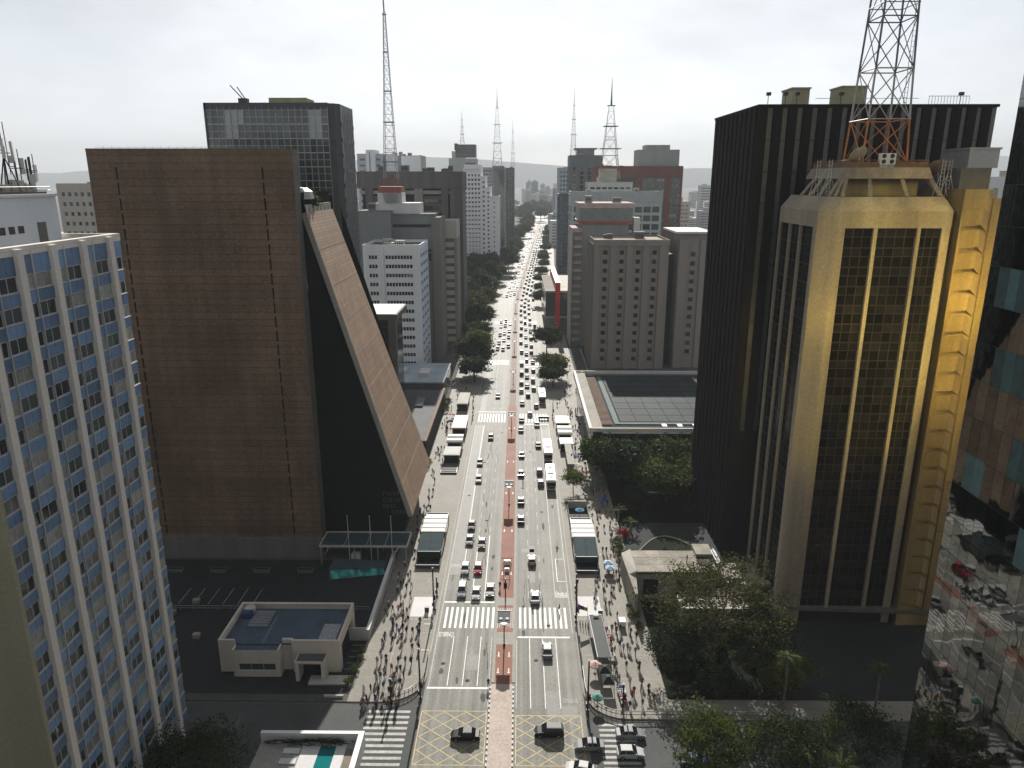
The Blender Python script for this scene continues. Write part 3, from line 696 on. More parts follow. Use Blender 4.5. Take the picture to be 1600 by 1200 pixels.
# ---- entrance canopy, flagpoles and low walls at the foot of the wedge
canopy_gl = mat('canopy_sheet', (.05,.075,.08), .3, .2, .4, .5)
cn = thing('entrance_canopy', 'glazed flat canopy with pale frame below the dark flank', 'canopy', (-31,149,0))
part('canopy_sheet', MB().box(-41.0,-22.2,143.5,149.8,4.7,4.85), canopy_gl, cn)
f_ = MB()
for y in (143.4,149.9): f_.box(-41.2,-22,y-.15,y+.15,4.6,5.05)
for x in (-41.2,-22.0): f_.box(x-.15,x+.15,143.4,149.9,4.6,5.05)
for x in (-36,-31,-27): f_.box(x-.06,x+.06,143.5,149.8,4.86,4.95)
part('frame', f_, concrete_lt, cn)
for x in (-41,-33.6,-28.5,-22.3):
    for y in (143.5,149.8): part('post', MB().tube((x,y,0),(x,y,4.7),.14,6), steel, cn)
part('desk', MB().box(-34.5,-32.6,143.8,145.2,0,2.6), white_w, cn)
for i, x in enumerate((-34.6,-29.8,-25.2)):
    single('flagpole', MB().tube((x,142.9,0),(x,142.9,12.2),.11,7,0,.06).lathe([(.0,.3),(.16,.15),(0,0)],8,0,(x,142.9,12.2)).box(x-.3,x+.3,142.6,143.2,0,.3), alu, ('white flagpole at the brown wall end of the canopy','middle white flagpole in front of the canopy','white flagpole at the avenue end of the canopy')[i], 'flagpole')
wl_ = thing('boundary_wall', 'pale low wall along the pavement beside the shaded forecourt', 'wall', (-25.4,128,0))
part('wall', MB().box(-25.6,-25.1,116.5,146,0,2.2), concrete_lt, wl_); part('coping', MB().box(-25.7,-25.0,116.4,146.1,2.2,2.34), white_w, wl_)
part('return_wall', MB().box(-33,-25.6,116.4,116.8,0,2.6), concrete_lt, wl_)
screen_m = bpy.data.materials.new('lit_screen'); screen_m.use_nodes = True
_n, _l, _b = nodes_of(screen_m); _b.inputs['Base Color'].default_value = (.05,.2,.2,1)
_t = _n.new('ShaderNodeTexNoise'); _t.inputs['Scale'].default_value = .8; _g = _n.new('ShaderNodeNewGeometry'); _l.new(_g.outputs['Position'], _t.inputs['Vector'])
_r = _n.new('ShaderNodeValToRGB'); _r.color_ramp.elements[0].position = .4; _r.color_ramp.elements[0].color = (.005,.03,.035,1); _r.color_ramp.elements[1].position = .75; _r.color_ramp.elements[1].color = (.1,.5,.5,1)
_l.new(_t.outputs['Fac'], _r.inputs['Fac']); _l.new(_r.outputs['Color'], _b.inputs['Emission Color']); _b.inputs['Emission Strength'].default_value = .12
ls = thing('lit_glass_stair', 'teal lit glass box in the dark forecourt under the canopy', 'glass box', (-33,139,0))
part('glass_front', MB().face([(-37.5,137.6,.1),(-26.5,139.8,.1),(-26.5,139.8,1.9),(-37.5,137.6,2.6)]), screen_m, ls)
part('roof', MB().face([(-37.8,137.2,2.65),(-26.2,139.5,1.95),(-26.2,142.3,2.0),(-37.8,142.0,2.7)]).face([(-37.8,137.2,2.5),(-37.8,137.2,2.65),(-26.2,139.5,1.95),(-26.2,139.5,1.8)]), canopy_gl, ls)
part('side', MB().box(-37.8,-37.5,137.4,142,0,2.6), concrete_dk, ls)
eq_boxes = [(-66,124),(-63,128),(-58,116.5)]
for i,(x,y) in enumerate(eq_boxes):
    single('storage_crate', MB().box(x,x+1.2,y,y+.9,.03,.8).box(x-.06,x+1.26,y-.06,y+.96,.8,.9).box(x+.2,x+1.0,y-.1,y,.3,.5), concrete, ('pale storage crate in the dark yard nearest the brown wall','pale storage crate in the dark yard between two others','pale storage crate beside the flat-roofed white house')[i], 'crate')

# ---- flat-roofed white house
hut_w = mat('house_render', (.6,.54,.46), .85, .1, .2, .25, streak=True, fine=.05)
hut_roof = mat('house_roof', (.06,.085,.12), .7, .25, .25, .35, fine=.15)
ht = thing('flat_roof_house', 'low cream house with blue-grey flat roof in the shade', 'house', (-38,112,0))
x0,x1,y0,y1,h = -49.0,-28.2,107.4,119.0,6.0
fr, w = front(-36.4, x1, y0)
part('wall_panel', MB().box(x0,-46.2,y0,y0+.5,0,h,skip='b'), hut_w, ht)
part('wall_panel', MB().box(-38.2,-36.4,y0+.7,y0+1.2,0,h,skip='b'), hut_w, ht)
bfr, bw = front(-46.2,-38.2,y0-1.3)
facade(ht, bfr, bw, 5.3, [(.9,7.2)], [(1.2,2.6)], hut_w, alu, (glass_gr,), d=.25, nx=3, wname='bay_wall', pname='bay_window')
part('bay_side', MB().box(-46.2,-45.9,y0-1.29,y0+.2,0,5.3,skip='b').box(-38.5,-38.2,y0-1.29,y0+.8,0,5.3,skip='b'), hut_w, ht)
part('bay_roof', MB().box(-46.2,-38.2,y0-1.0,y0+.7,4.9,5.05,skip='b'), hut_roof, ht)
facade(ht, fr, w, h, [(1.6,5.4)], [(0.02,3.0)], hut_w, black_m, (black_m,), d=.5, wname='entrance_wall', pname='entrance')
part('portal', MB().box(-35.3,-34.7,y0-2.4,y0-.01,0,3.4).box(-30.9,-30.3,y0-2.4,y0-.01,0,3.4).box(-35.3,-30.3,y0-2.4,y0-.01,3.4,3.8), hut_w, ht)
part('portal_roof', MB().box(-35.1,-30.5,y0-2.2,y0-.2,3.8,3.86,skip='b'), glass_md, ht)
fr, w = face_px(x1, y0, y1)
facade(ht, fr, w, h, [(1.6,9.8)], [(0.02,4.4)], hut_w, dark_metal, (black_m,), d=.6, nx=4, wname='side_wall', pname='side_opening')
part('rear_wall', MB().box(x0,x1-.62,y1-.5,y1,0,h,skip='b').box(x0,x0+.5,y0+.5,y1-.5,0,h,skip='b'), hut_w, ht)
part('body', MB().box(x0+.5,x1-.7,y0+1.25,y1-.5,0,h-.85,skip='b'), hut_w, ht)
hrf = part('roof', MB().box(x0+.45,x1-.5,y0+.45,y1-.45,h-.9,h-.7,skip='b'), hut_roof, ht)
part('parapet', MB().box(x0-.01,x1+.01,y1-.5,y1+.01,h-.05,h+.35).box(x0-.01,x0+.35,y0,y1-.5,h-.05,h+.3).box(x1-.35,x1+.01,y0+.01,y1-.5,h-.05,h+.3).box(-36.4,x1-.35,y0-.01,y0+.35,h-.05,h+.3).box(x0+.35,-46.2,y0-.01,y0+.35,h-.05,h+.3), hut_w, ht)
part('roof_panel', MB().box(-46,-42.2,112.5,117.6,h-.68,h-.5), mat('roof_sheet_grey',(.13,.16,.19),.6,.2,.6,.4), hrf)
part('roof_panel', MB().box(-32.2,-29.2,108.6,113.4,h-.68,h-.45), mat('roof_sheet_pale',(.3,.31,.31),.8,.4,2.5,.3), hrf)
for k in range(6): part('solar_strip', MB().box(-45.8,-42.4,112.7+k*.8,113.2+k*.8,h-.5,h-.42), steel, hrf)
part('water_tank', MB().lathe([(0,1.1),(.9,1.05),(1.05,.9),(1.0,0)],14,0,(-47,117.3,h-.7)), concrete_lt, hrf)
part('air_unit', MB().box(-47.8,-46.1,115.2,116.4,h-.7,h+.4), mat('blue_tarp',(.03,.06,.14),.6), hrf)
part('plinth', MB().box(-33,-26.5,104.0,106.2,0,.35).box(-29.5,-26.3,100.9,101.2,.1,.5), concrete_lt, ht)

# ---- corner terrace with pool, bottom left
tr = thing('walled_terrace', 'white-walled terrace with a narrow pool at the bottom corner', 'terrace', (-27,85,0))
z = 2.6
q = on_ground(570,1142,z); xr, yt = q.x, q.y
part('front_wall', MB().box(-36,xr,yt-.6,yt,0,z,skip='b'), white_p, tr)
part('side_wall', MB().box(xr-.8,xr,60,yt-.6,0,z,skip='b'), white_p, tr)
part('deck', MB().box(-36,xr-.8,60,yt-.6,0,1.0,skip='b'), pave_lt, tr)
pa, pb = on_ground(502,1165,1.1), on_ground(527,1165,1.1); pc, pd = on_ground(488,1200,1.1), on_ground(514,1200,1.1)
px0, px1, pye = (pa.x+pc.x)/2, (pb.x+pd.x)/2, pa.y
part('pool_surround', MB().box(px0-2.6,px0,60,pye+1.0,1.0,1.1,skip='b').box(px1,px1+1.5,60,pye+1.0,1.0,1.1,skip='b').box(px0,px1,pye,pye+1.0,1.0,1.1,skip='b'), white_w, tr)
part('pool_water', MB().box(px0,px1,60,pye,1.0,1.03,skip='b'), mat('pool_water',(.01,.17,.17),.05,.1,.5,.6), tr)
part('timber_deck', MB().box(px1+1.6,xr-.9,60,yt-1.9,1.0,1.06,skip='b'), mat('timber',(.2,.17,.13),.8,.2,.8,.2), tr)
for k in range(4): part('step', MB().box(px0-5.2,px0-2.8,pye-1.6-k*2.0,pye-.6-k*2.0,1.0,1.2), white_w, tr)
tt = MB().lathe([(0,.95),(.5,.9),(.5,.75),(.1,.7),(.1,0)],10); part('spout', MB().box(px0+1.0,px0+1.7,pye+.3,pye+.9,1.1,1.9).box(px0+1.2,px0+1.5,pye-.5,pye+.3,1.3,1.45), steel, tr)


for k in range(5):
    x = -74 + k*9.5; pt = thing('planter_box', f'{("first","second","third","fourth","fifth")[k]} dark planter box from the blue-panelled tower along the brown wall', 'planter', (x,141,0), 'planters along the brown wall')
    part('trough', MB().box(x,x+3.4,140.2,141.2,.03,.7).box(x-.06,x+3.46,140.1,141.3,.7,.78), concrete_dk, pt); part('soil', MB().box(x+.1,x+3.3,140.3,141.1,.7,.8), bpy.data.materials['slit_dark'], pt)
yr = thing('yard_railing', 'low metal railing across the shaded forecourt', 'railing', (-50,126,0)); part('rail', MB().tube((-72,126,1.0),(-27,126,1.0),.05,5).tube((-72,126,.5),(-27,126,.5),.04,5), steel, yr)
for k in range(19): part('rail_post', MB().tube((-72+k*2.5,126,.03),(-72+k*2.5,126,1.0),.04,5), steel, yr)
yl = MB()
for k in range(7): yl.face([(-27.9,106.5+k*1.7,.036),(-25.7,106.5+k*1.7,.036),(-25.7,106.62+k*1.7,.036),(-27.9,106.62+k*1.7,.036)])
for k in range(6): yl.face([(-66+k*3,128,.036),(-65.88+k*3,128,.036),(-65.88+k*3,134,.036),(-66+k*3,134,.036)])
o = structure('forecourt_markings', yl, paint_f)
# ================================================================== RIGHT SIDE
# ---- faceted concrete tower with gold-lit wing and lattice mast
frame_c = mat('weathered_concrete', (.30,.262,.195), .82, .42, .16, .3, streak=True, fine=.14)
gold_lit = mat('gold_lit_cladding', (.29,.21,.09), .5, .4, .2, .5, .15, streak=True, fine=.1)  # gold of the reflected sunlight put into the wing's base colour
gl_blk = glass('tower_glass', (.007,.0075,.0075), .15, .6, .06)
gl_sp = glass('spandrel_glass', (.011,.011,.0105), .35, .7, .05)
bronze = mat('bronze_frame', (.04,.035,.027), .7, .2, .6, .2, .0)
GT = thing('faceted_tower', 'faceted concrete tower with gold-lit wing and dark glass bays', 'tower', (65,133,0))
GY, GX, GH = 123.3, 52.5, 77.1
zt = 74.4
b = MB().prism([(52.9,143.9),(52.9,126.2),(55.2,123.8),(73.4,123.8),(73.4,143.9)], 0, 77.0); part('body', b, black_m, GT)
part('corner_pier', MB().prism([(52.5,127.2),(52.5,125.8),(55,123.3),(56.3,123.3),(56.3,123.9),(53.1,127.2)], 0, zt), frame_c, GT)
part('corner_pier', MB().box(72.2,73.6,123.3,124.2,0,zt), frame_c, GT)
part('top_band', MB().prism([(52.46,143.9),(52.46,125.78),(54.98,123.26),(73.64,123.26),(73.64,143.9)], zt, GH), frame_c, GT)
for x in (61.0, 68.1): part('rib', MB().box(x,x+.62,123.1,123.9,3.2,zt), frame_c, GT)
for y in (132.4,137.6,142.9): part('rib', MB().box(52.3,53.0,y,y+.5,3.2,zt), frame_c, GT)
part('base_band', MB().prism([(52.4,144),(52.4,125.7),(54.9,123.2),(81.8,121.9),(81.8,144)], 2.6, 3.3), concrete_dk, GT)
floors = 22; fp = (zt-3.4)/floors
def pane(w, h, m, fmt): return winmesh(w, h, 1, 1, .06, fmt, m, 'pane')
for k in range(floors):
    z = 3.4 + k*fp; 
    for a, c, n in ((56.3,61.0,3),(61.62,68.1,4),(68.72,72.2,3)):
        w = (c-a)/n
        for i in range(n):
            part('window', winmesh(w-.02, fp*.54, 1,1,.06,bronze,gl_blk,'window'), None, GT, (a+i*w+.01, 123.72, z+.02))
            part('spandrel_glass', winmesh(w-.02, fp*.43, 1,1,.06,bronze,gl_sp,'spandrel_glass'), None, GT, (a+i*w+.01, 123.64, z+fp*.55))
    for a, c in ((127.2,132.4),(132.9,137.6),(138.1,142.9)):
        part('side_window', winmesh(c-a-.02, fp-.06, 3,2,.06,bronze,gl_blk,'side_window'), None, GT, (52.82, c-.01, z+.02), rad(-90))
# gold-lit wing with folded panels
part('wing_body', MB().box(74.5,81.4,122.4,144,0,79.2,skip='b'), gold_lit, GT)
part('shadow_gap', MB().box(73.55,74.5,124.4,144,0,76.5,skip='b'), black_m, GT)
part('wing_top', MB().prism([(74.5,122.38),(78.6,122.38),(81.42,125),(81.42,144),(74.5,144)], 79.2, 80.6), gold_lit, GT)
cm = MB(); hh = 3.3
cm.face([(0,-.02,0),(2.3,-1.15,.45),(2.3,-1.15,hh-.1),(0,-.02,hh-.45)],0); cm.face([(2.3,-1.15,.45),(4.1,-.02,-.75),(4.1,-.02,hh-1.3),(2.3,-1.15,hh-.1)],0)
cm.face([(0,-.02,0),(0,.0,0),(2.3,.0,.3),(2.3,-1.15,.45)],0); cm.face([(2.3,-1.15,.45),(2.3,0,.3),(4.1,0,-.9),(4.1,-.02,-.75)],0)
cm.face([(0,-.02,hh-.45),(2.3,-1.15,hh-.1),(2.3,0,hh-.1),(0,0,hh-.45)],0); cm.face([(2.3,-1.15,hh-.1),(4.1,-.02,hh-1.3),(4.1,0,hh-1.3),(2.3,0,hh-.1)],0)
cmm = cm.mesh('folded_panel', gold_lit)
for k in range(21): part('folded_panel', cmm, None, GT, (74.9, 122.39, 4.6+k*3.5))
for k in range(23): part('edge_panel', MB().box(79.2,81.5,122.2,122.42,3.4+k*3.3,6.62+k*3.3), gold_lit, GT)
part('wing_roof_plant', MB().box(76,81,127,140,80.6,84.0), concrete_dk, GT)
part('roof_tank', MB().box(77.5,82.5,128,136,84.0,87.0).box(77.3,82.7,127.8,136.2,87.0,87.3), steel, GT)
# crown: sloping cornice, raking ribs, upper ring
o1 = [(52.46,144),(52.46,125.78),(54.98,123.26),(73.64,123.26),(75.4,125.4),(75.4,144)]
def inset(d): return [(52.5+d,144-d*.2),(52.5+d,125.8+d*.6),(55+d*.55,123.3+d),(73.6-d*.5,123.3+d),(75.4-d,125.6+d*.8),(75.4-d,144-d*.2)]
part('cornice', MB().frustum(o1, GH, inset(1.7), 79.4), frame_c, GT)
a_, c_ = inset(2.0), inset(4.6)
part('crown_core', MB().prism(inset(6.2), 79.4, 84.0), mat('crown_core',(.22,.19,.12),.8,.3,.3,.2,streak=True), GT)
part('crown_deck', MB().prism(inset(1.75), 79.4, 79.46), black_m, GT)
def lerp2(p, q, t): return (p[0]+(q[0]-p[0])*t, p[1]+(q[1]-p[1])*t)
for i0, i1, ts in ((0,1,(.25,.5,.75)),(1,2,(.0,.5,1.)),(2,3,(.28,.66)),(3,4,(0,.6)),):
    for t in ts:
        p = lerp2(a_[i0], a_[i1], t); q = lerp2(c_[i0], c_[i1], t)
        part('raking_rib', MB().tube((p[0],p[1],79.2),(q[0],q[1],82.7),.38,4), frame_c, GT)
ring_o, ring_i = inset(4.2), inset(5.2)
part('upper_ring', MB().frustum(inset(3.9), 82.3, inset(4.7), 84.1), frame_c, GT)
rust = mat('rusty_rail', (.2,.12,.07), .8, .25, .8, .3)
rl = MB(); rg = inset(5.0)
for i in range(6):
    j = (i+1) % 6
    for t in range(8):
        p = lerp2(rg[i], rg[j], t/8); q = lerp2(rg[i], rg[j], (t+1)/8)
        rl.tube((*p,84.1),(*p,85.3),.05,4); rl.tube((*p,85.3),(*q,85.3),.05,4); rl.tube((*p,84.7),(*q,84.7),.04,4)
part('roof_railing', rl, rust, GT)
part('railing_sheet', MB().prism(inset(5.05), 84.1, 85.0), rust, GT)
# the lattice mast and roof equipment
orange = mat('mast_orange', (.42,.16,.05), .6, .25, .8, .4); mast_w = mat('mast_white', (.36,.35,.34), .6, .15, .8, .4); mast_g = mat('mast_grey', (.13,.13,.14), .6, .15, .8, .4)
mt_ = thing('lattice_mast', 'tall four-legged lattice mast with orange feet on the faceted tower', 'mast', (65,134,85))
mast(mt_, 64.6, 134, 85.0, 170, 7.6, 1.7, [(92,orange),(100,mast_w),(170,mast_g)], 9.0, .19, .16)  # upper band grey: its dark silhouette against the sky put into the colour
for z, q_ in ((92,3.6),(100,3.2),(110,2.9)): part('platform_rail', MB().tube((64.6-q_,134-q_,z),(64.6+q_,134-q_,z),.08,4).tube((64.6-q_,134+q_,z),(64.6+q_,134+q_,z),.08,4).tube((64.6-q_,134-q_,z),(64.6-q_,134+q_,z),.08,4).tube((64.6+q_,134-q_,z),(64.6+q_,134+q_,z),.08,4), mast_w if z < 105 else mast_g, mt_)
ld = MB().tube((67.8,133,85),(67.8,133,150),.05,4).tube((68.3,133,85),(68.3,133,150),.05,4)
for k in range(80): ld.tube((67.8,133,86+k*.8),(68.3,133,86+k*.8),.03,4)
part('ladder', ld, mast_g, mt_)
def dish(x, y, z, r, az, label, m):
    t = thing('satellite_dish', label, 'dish', (x,y,z))
    b = MB(); b.lathe([(0,0),(r*.4,.06*r),(r*.75,.2*r),(r,.38*r),(r*.98,.40*r),(r*.73,.24*r),(r*.38,.1*r),(0,.05*r)], 18); b.tube((0,0,.05),(0,0,r*.8),.05,5)
    o = part('reflector', b, m, t, (x,y,z+1.2)); o.rotation_euler = (rad(50),0,az)
    part('stand', MB().tube((x,y,z),(x,y,z+1.2),.14,6).tube((x-.8,y+.6,z),(x,y,z+1),.07,5).tube((x+.8,y+.6,z),(x,y,z+1),.07,5), steel, t)
dish_m = mat('dish_mesh', (.33,.29,.2), .7, .25, .8, .3); dish_d = mat('dish_bronze', (.2,.15,.1), .7, .25, .8, .3)
dish(60.2,130,84.6,1.7,rad(200),'cream mesh dish between the mast legs', dish_m)
dish(74.2,130.5,82.2,2.0,rad(150),'brown mesh dish right of the lattice mast', dish_d)
ac = thing('air_conditioner', 'white four-fan cooling unit at the foot of the mast', 'cooling unit', (64.2,128.7,84.2))
part('casing', MB().box(62.9,65.5,128.2,129.0,84.6,86.4), white_p, ac)
acc = [c_ for c_ in ac.children if c_.name.startswith('casing')][0]
for i in range(2):
    for j in range(2): part('fan', MB().tube((63.5+i*1.35,128.22,85.05+j*.9),(63.5+i*1.35,128.1,85.05+j*.9),.36,14), dark_metal, acc)
part('stand', MB().box(63,65.4,128.3,128.9,84.1,84.6), steel, ac)
for i, (x,y,l) in enumerate(((53.6,131,'slim ladder aerial on the left rim of the faceted tower'),(54.6,128.5,'ladder aerial beside the raking rib'),(72.2,126,'lattice stay at the right rim of the faceted tower'),(74.2,127.6,'aerial stay leaning by the wing'))):
    t = thing('ladder_aerial', l, 'antenna', (x,y,79.4)); b = MB()
    for dx in (0,.5): b.tube((x+dx,y,79.4),(x+dx,y,85.4),.05,4)
    for k in range(9): b.tube((x,y,80.2+k*.6),(x+.5,y,80.2+k*.6),.035,4)
    part('frame', b, alu, t); part('brace', MB().tube((x-1,y,79.4),(x,y,83),.05,4).tube((x+1.5,y,79.4),(x+.5,y,83),.05,4), alu, t)

# ---- black ribbed tower behind
blk = mat('black_cladding', (.009,.008,.0065), .9, .35, .2, .1, streak=True)
rib_m = glass('rib_glass', (.10,.098,.09), .35, .0, .5)
BT = thing('ribbed_tower', 'huge black tower with pale vertical strips behind the faceted tower', 'tower', (70,166,0))
x0,x1,y0,y1,h = 48.5,94.2,150.0,182.3,95.6
part('body', MB().box(x0,x1,y0,y1,0,h,skip='b'), blk, BT)
part('cap', MB().box(x0-.15,x1+.15,y0-.62,y1+.15,h,h+.5), blk, BT)
n = 16; p = (x1-x0)/n
for i in range(n):
    xa = x0 + i*p
    part('fin', MB().box(xa+.02, xa+p*.60, y0-.55, y0-.002, 0, h-.02, skip='kb'), blk, BT)
    for j in range(11): part('strip_window', MB().box(0,p*.36,-.06,.0,0,5.9,skip='k').mesh('strip_window',rib_m) if (i,j)==(0,0) else bpy.data.meshes['strip_window'], None, BT, (xa+p*.62, y0-.005, 30.5+j*6.0-.9))
for i in range(10): part('side_fin', MB().box(x0-.3,x0-.002,y0+.5+i*3.2,y0+2.4+i*3.2,0,h-.02,skip='rb'), blk, BT)
part('roof_plant', MB().box(57.5,61,158,164,h+.5,h+4.2).box(57.3,61.2,157.8,164.2,h+4.2,h+4.5), mat('plant_yellow',(.33,.31,.19),.8,.2,.5,.3), BT)
part('roof_plant', MB().box(67.5,72.5,158,164,h+.5,h+4.5).box(67.3,72.7,157.8,164.2,h+4.5,h+4.8), mat('plant_yellow',(.33,.31,.19)), BT)
rl = MB()
for k in range(14): rl.tube((82+k*.6,152,h+.5),(82+k*.6,152,h+2.2),.05,4)
rl.tube((82,152,h+2.2),(89.8,152,h+2.2),.05,4); rl.tube((60,152,h+1.8),(80,152,h+1.8),.05,4)
part('roof_railing', rl, steel, BT)
for i, x in enumerate((50.5,53.8,56.0,64.5,87.5)):
    t = thing('floodlight', ('first','second','third','fourth','fifth')[i] + ' small floodlight from the left along the black tower roof edge', 'floodlight', (x,151,h+.5), 'floodlights on the black tower')
    part('post', MB().tube((x,151,h+.5),(x,151,h+2.4),.07,5), dark_metal, t); part('lamp_head', MB().box(x-.4,x+.4,150.6,151.2,h+2.2,h+2.8), dark_metal, t)

# ---- mirror-glass building at the right edge
mirror = glass('mirror_glass', (.16,.165,.16), .025, .35, .5, 1., .012, .35)
teal_gl = glass('teal_panel_glass', (.05,.115,.12), .25, .5, .5)  # teal panels set in runs among the mirror glass
gold_refl = glass('gold_reflector_glass', (.92,.62,.17), .15, .4, .5, 1., .12, .25)  # for the reflector panels added on the unseen far face
MG = thing('mirror_building', 'mirror-glass office block at the right edge reflecting the avenue', 'office block', (60,49,0))
mx, my0, my1, mh = 45.7, 22.0, 67.6, 117.0
part('body', MB().box(mx+.25, 90.2, my0, my1-.25, 0, mh, skip='b'), concrete_dk, MG)
fr, w = face_nx(mx, my0, my1)
cw = 1.45; ch = 3.55; nc = 15; cnt = 0
pmesh = {m: MB().box(.02,cw-.02,-.06,.1,.03,ch-.03,skip='k').mesh('glass_panel', m) for m in (mirror, teal_gl)}
rp = random.Random(5); rest = MB()
runs = {14:(7,11),15:(1,3),16:(5,8),17:(10,14),18:(2,6),20:(1,4),21:(7,12)}
for j in range(5, 24):
    a_t, b_t = runs.get(j, (99,99))
    for i in range(nc):
        o = part('glass_panel', pmesh[teal_gl if a_t <= i < b_t else mirror], None, MG, fr.p(i*cw, 0, j*ch), fr.rz)
        o.rotation_euler = (rp.gauss(0,.0022), rp.gauss(0,.0018), fr.rz + rp.gauss(0,.0022)); cnt += 1
    rest.box(nc*cw+.02, w-.02, -.06, .1, j*ch+.03, (j+1)*ch-.03, skip='k')
for j in range(24, 32): rest.box(.02, w-.02, -.06, .1, j*ch+.03, (j+1)*ch-.03, skip='k')
part('upper_glass', rest, mirror, MG, fr.o, fr.rz)
part('lower_wall', MB().box(mx-.02,mx+.25,my0,my1-.26,0,5*ch-.03,skip='b'), mat('dark_stone',(.05,.05,.048),.6,.2,.3,.3), MG)
fin = MB()
for i in range(nc+1): fin.box(i*cw-.03,i*cw+.03,-.03,.14,5*ch,mh)
for j in range(5,33): fin.box(0,w,-.03,.14,j*ch-.03,j*ch+.03)
part('mullion_grid', fin, dark_metal, MG, fr.o, fr.rz)
# unseen far face: added gold reflectors light the faceted tower, stone around them
gy = MB().box(.04,3.96,.0,.2,.04,3.96,skip='f').mesh('gold_reflector', gold_refl)
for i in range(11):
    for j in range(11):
        o = part('gold_reflector', gy, None, MG, (mx+.3+i*4.0, my1+.05, 67+j*4.0)); o.rotation_euler = (rp.gauss(.0,.055), 0, rp.gauss(0,.075))
part('end_wall', MB().box(mx+.02,90,my1-.25,my1-.05,111.2,mh-.02), bpy.data.materials['dark_stone'], MG)
part('end_wall', MB().box(mx+.02,90,my1-.25,my1-.05,0,66.9,skip='b'), bpy.data.materials['dark_stone'], MG)

# ---- low concrete pavilion in front of the towers
pav_c = mat('pavilion_concrete', (.29,.265,.22), .88, .25, .35, .25, fine=.16)
PV = thing('concrete_pavilion', 'low concrete pavilion with stained flat roof beside the gardens', 'pavilion', (33,135,0))
x0,x1,y0,y1,z = 26.2,41.0,131.3,140.2,6.0
fr, w = front(x0, x1, y0)
facade(PV, fr, w, z-.3, [(1.5,4.6),(8.2,13.2)], [(.5,4.3)], pav_c, dark_metal, (black_m,), d=.6, wname='front_wall', pname='opening')
part('body', MB().box(x0+.1,x1,y0+.7,y1,0,z-.35,skip='b'), pav_c, PV)
part('left_fin', MB().prism([(25.0,124.5),(25.5,124.5),(26.2,131.3),(26.2,140.4),(24.4,140.4),(24.4,138)], 0, 5.2), pav_c, PV)
part('splayed_parapet', MB().face([(24.4,140.4,5.2),(24.9,131.8,5.2),(26.25,y0,6.2),(26.25,140.3,6.2)]).face([(24.9,131.8,4.4),(26.25,y0,5.6),(26.25,y0,6.2),(24.9,131.8,5.2)]).face([(24.4,140.4,4.4),(24.4,140.4,5.2),(24.9,131.8,5.2),(24.9,131.8,4.4)][::-1]), concrete_lt, PV)
tile = MB().box(.03,2.9,.03,2.86,-.3,.0,skip='b').mesh('roof_tile', mat('roof_tile_concrete',(.3,.275,.235),.9,.25,.45,.2,fine=.2,rnd=.18))
for i in range(5):
    for j in range(3): part('roof_tile', tile, None, PV, (x0+.1+i*2.94, y0+.05+j*2.93, z))
part('roof_slab', MB().box(x0,x1,y0,y1,z-.6,z-.06,skip='b'), pav_c, PV)
part('stair_box', MB().box(39.6,43.2,137.5,142,0,6.6,skip='b').box(42.2,43.4,133,140,0,5.6,skip='b'), pav_c, PV)
part('stair_well', MB().box(39.4,42.1,133.6,137.4,5.99,6.02), black_m, PV)
part('ramp', MB().box(43.4,53.5,129.5,131.2,3.6,4.4).box(43.4,44.0,124,131,3.6,4.4), pav_c, PV)
part('lower_roof', MB().box(33.5,46.5,121.5,126.0,0,3.6,skip='b'), pav_c, PV)
part('lower_parapet', MB().box(33.3,46.7,121.3,121.7,3.6,4.1).box(33.3,33.7,121.7,126,3.6,4.1), concrete_lt, PV)
part('roof_duct', MB().box(43.0,43.9,132.8,139.2,5.6,6.7).tube((43.4,133,6.9),(43.4,139,6.9),.25,8), steel, PV)
tl_ = thing('terrace_bridge', 'pale concrete bridge slab leading to the faceted tower', 'bridge', (47,134,0))
part('slab', MB().box(43.6,52.0,131.4,138.5,3.5,4.0), pav_c, tl_); part('edge', MB().box(43.6,52.0,131.2,131.5,3.5,4.7).box(43.6,43.9,131.5,138.5,4.0,4.7), concrete_lt, tl_)
for x in (45,50): part('pier', MB().box(x,x+.8,133,136,0,3.5), pav_c, tl_)

# ---- long low building with glazed roof
LB = thing('glass_roof_hall', 'long low hall with dark glazed roof and pale parapet', 'hall', (46,235,0))
x0,x1,y0,y1,z = 22.9,70.0,201.6,268.5,12.0
part('body', MB().box(x0+3,x1,y0+1.5,y1-.5,0,z-2,skip='b'), black_m, LB)
part('parapet', MB().box(x0,x0+.9,y0,y1,z-1.4,z+.3).box(x0+.9,x1,y0,y0+.5,z-1.0,z+.2).box(x0+.9,x1,y1-.5,y1,z-1.0,z+.2), white_w, LB)
part('edge_slab', MB().box(x0+.9,x0+4.2,y0+.5,y1-.5,z-1.2,z-.3), concrete, LB)
part('lower_roof', MB().box(x0+4.2,x1,y0+.5,y1-.5,z-2.2,z-1.6,skip='b'), mat('hall_roof',(.025,.03,.03),.9,.2,.3,.1), LB)
slat_m = mat('timber_slat', (.19,.12,.085), .8, .2, .5, .25)
sm = MB().box(0,3.4,0,.5,0,.35,skip='b').mesh('roof_slat', slat_m)
for k in range(46): part('roof_slat', sm, None, LB, (x0+4.5, y0+8+k*1.2, z-1.6))
groof = glass('roof_glazing', (.016,.026,.027), .7, .25, .08)
gp = MB().box(.06,5.0,.06,6.4,0,.25,skip='b').mesh('roof_glazing', groof)
for i in range(8):
    for j in range(8): part('roof_glazing', gp, None, LB, (x0+10.5+i*5.05, y0+10.5+j*6.6, z-1.5))
part('gutter', MB().box(x0+8.6,x0+10.2,y0+10,y1-3,z-1.6,z-1.35).box(x0+8.6,x1-1,y0+8.4,y0+10,z-1.6,z-1.3), mat('zinc',(.1,.135,.135),.8,.2,.4,.2), LB)
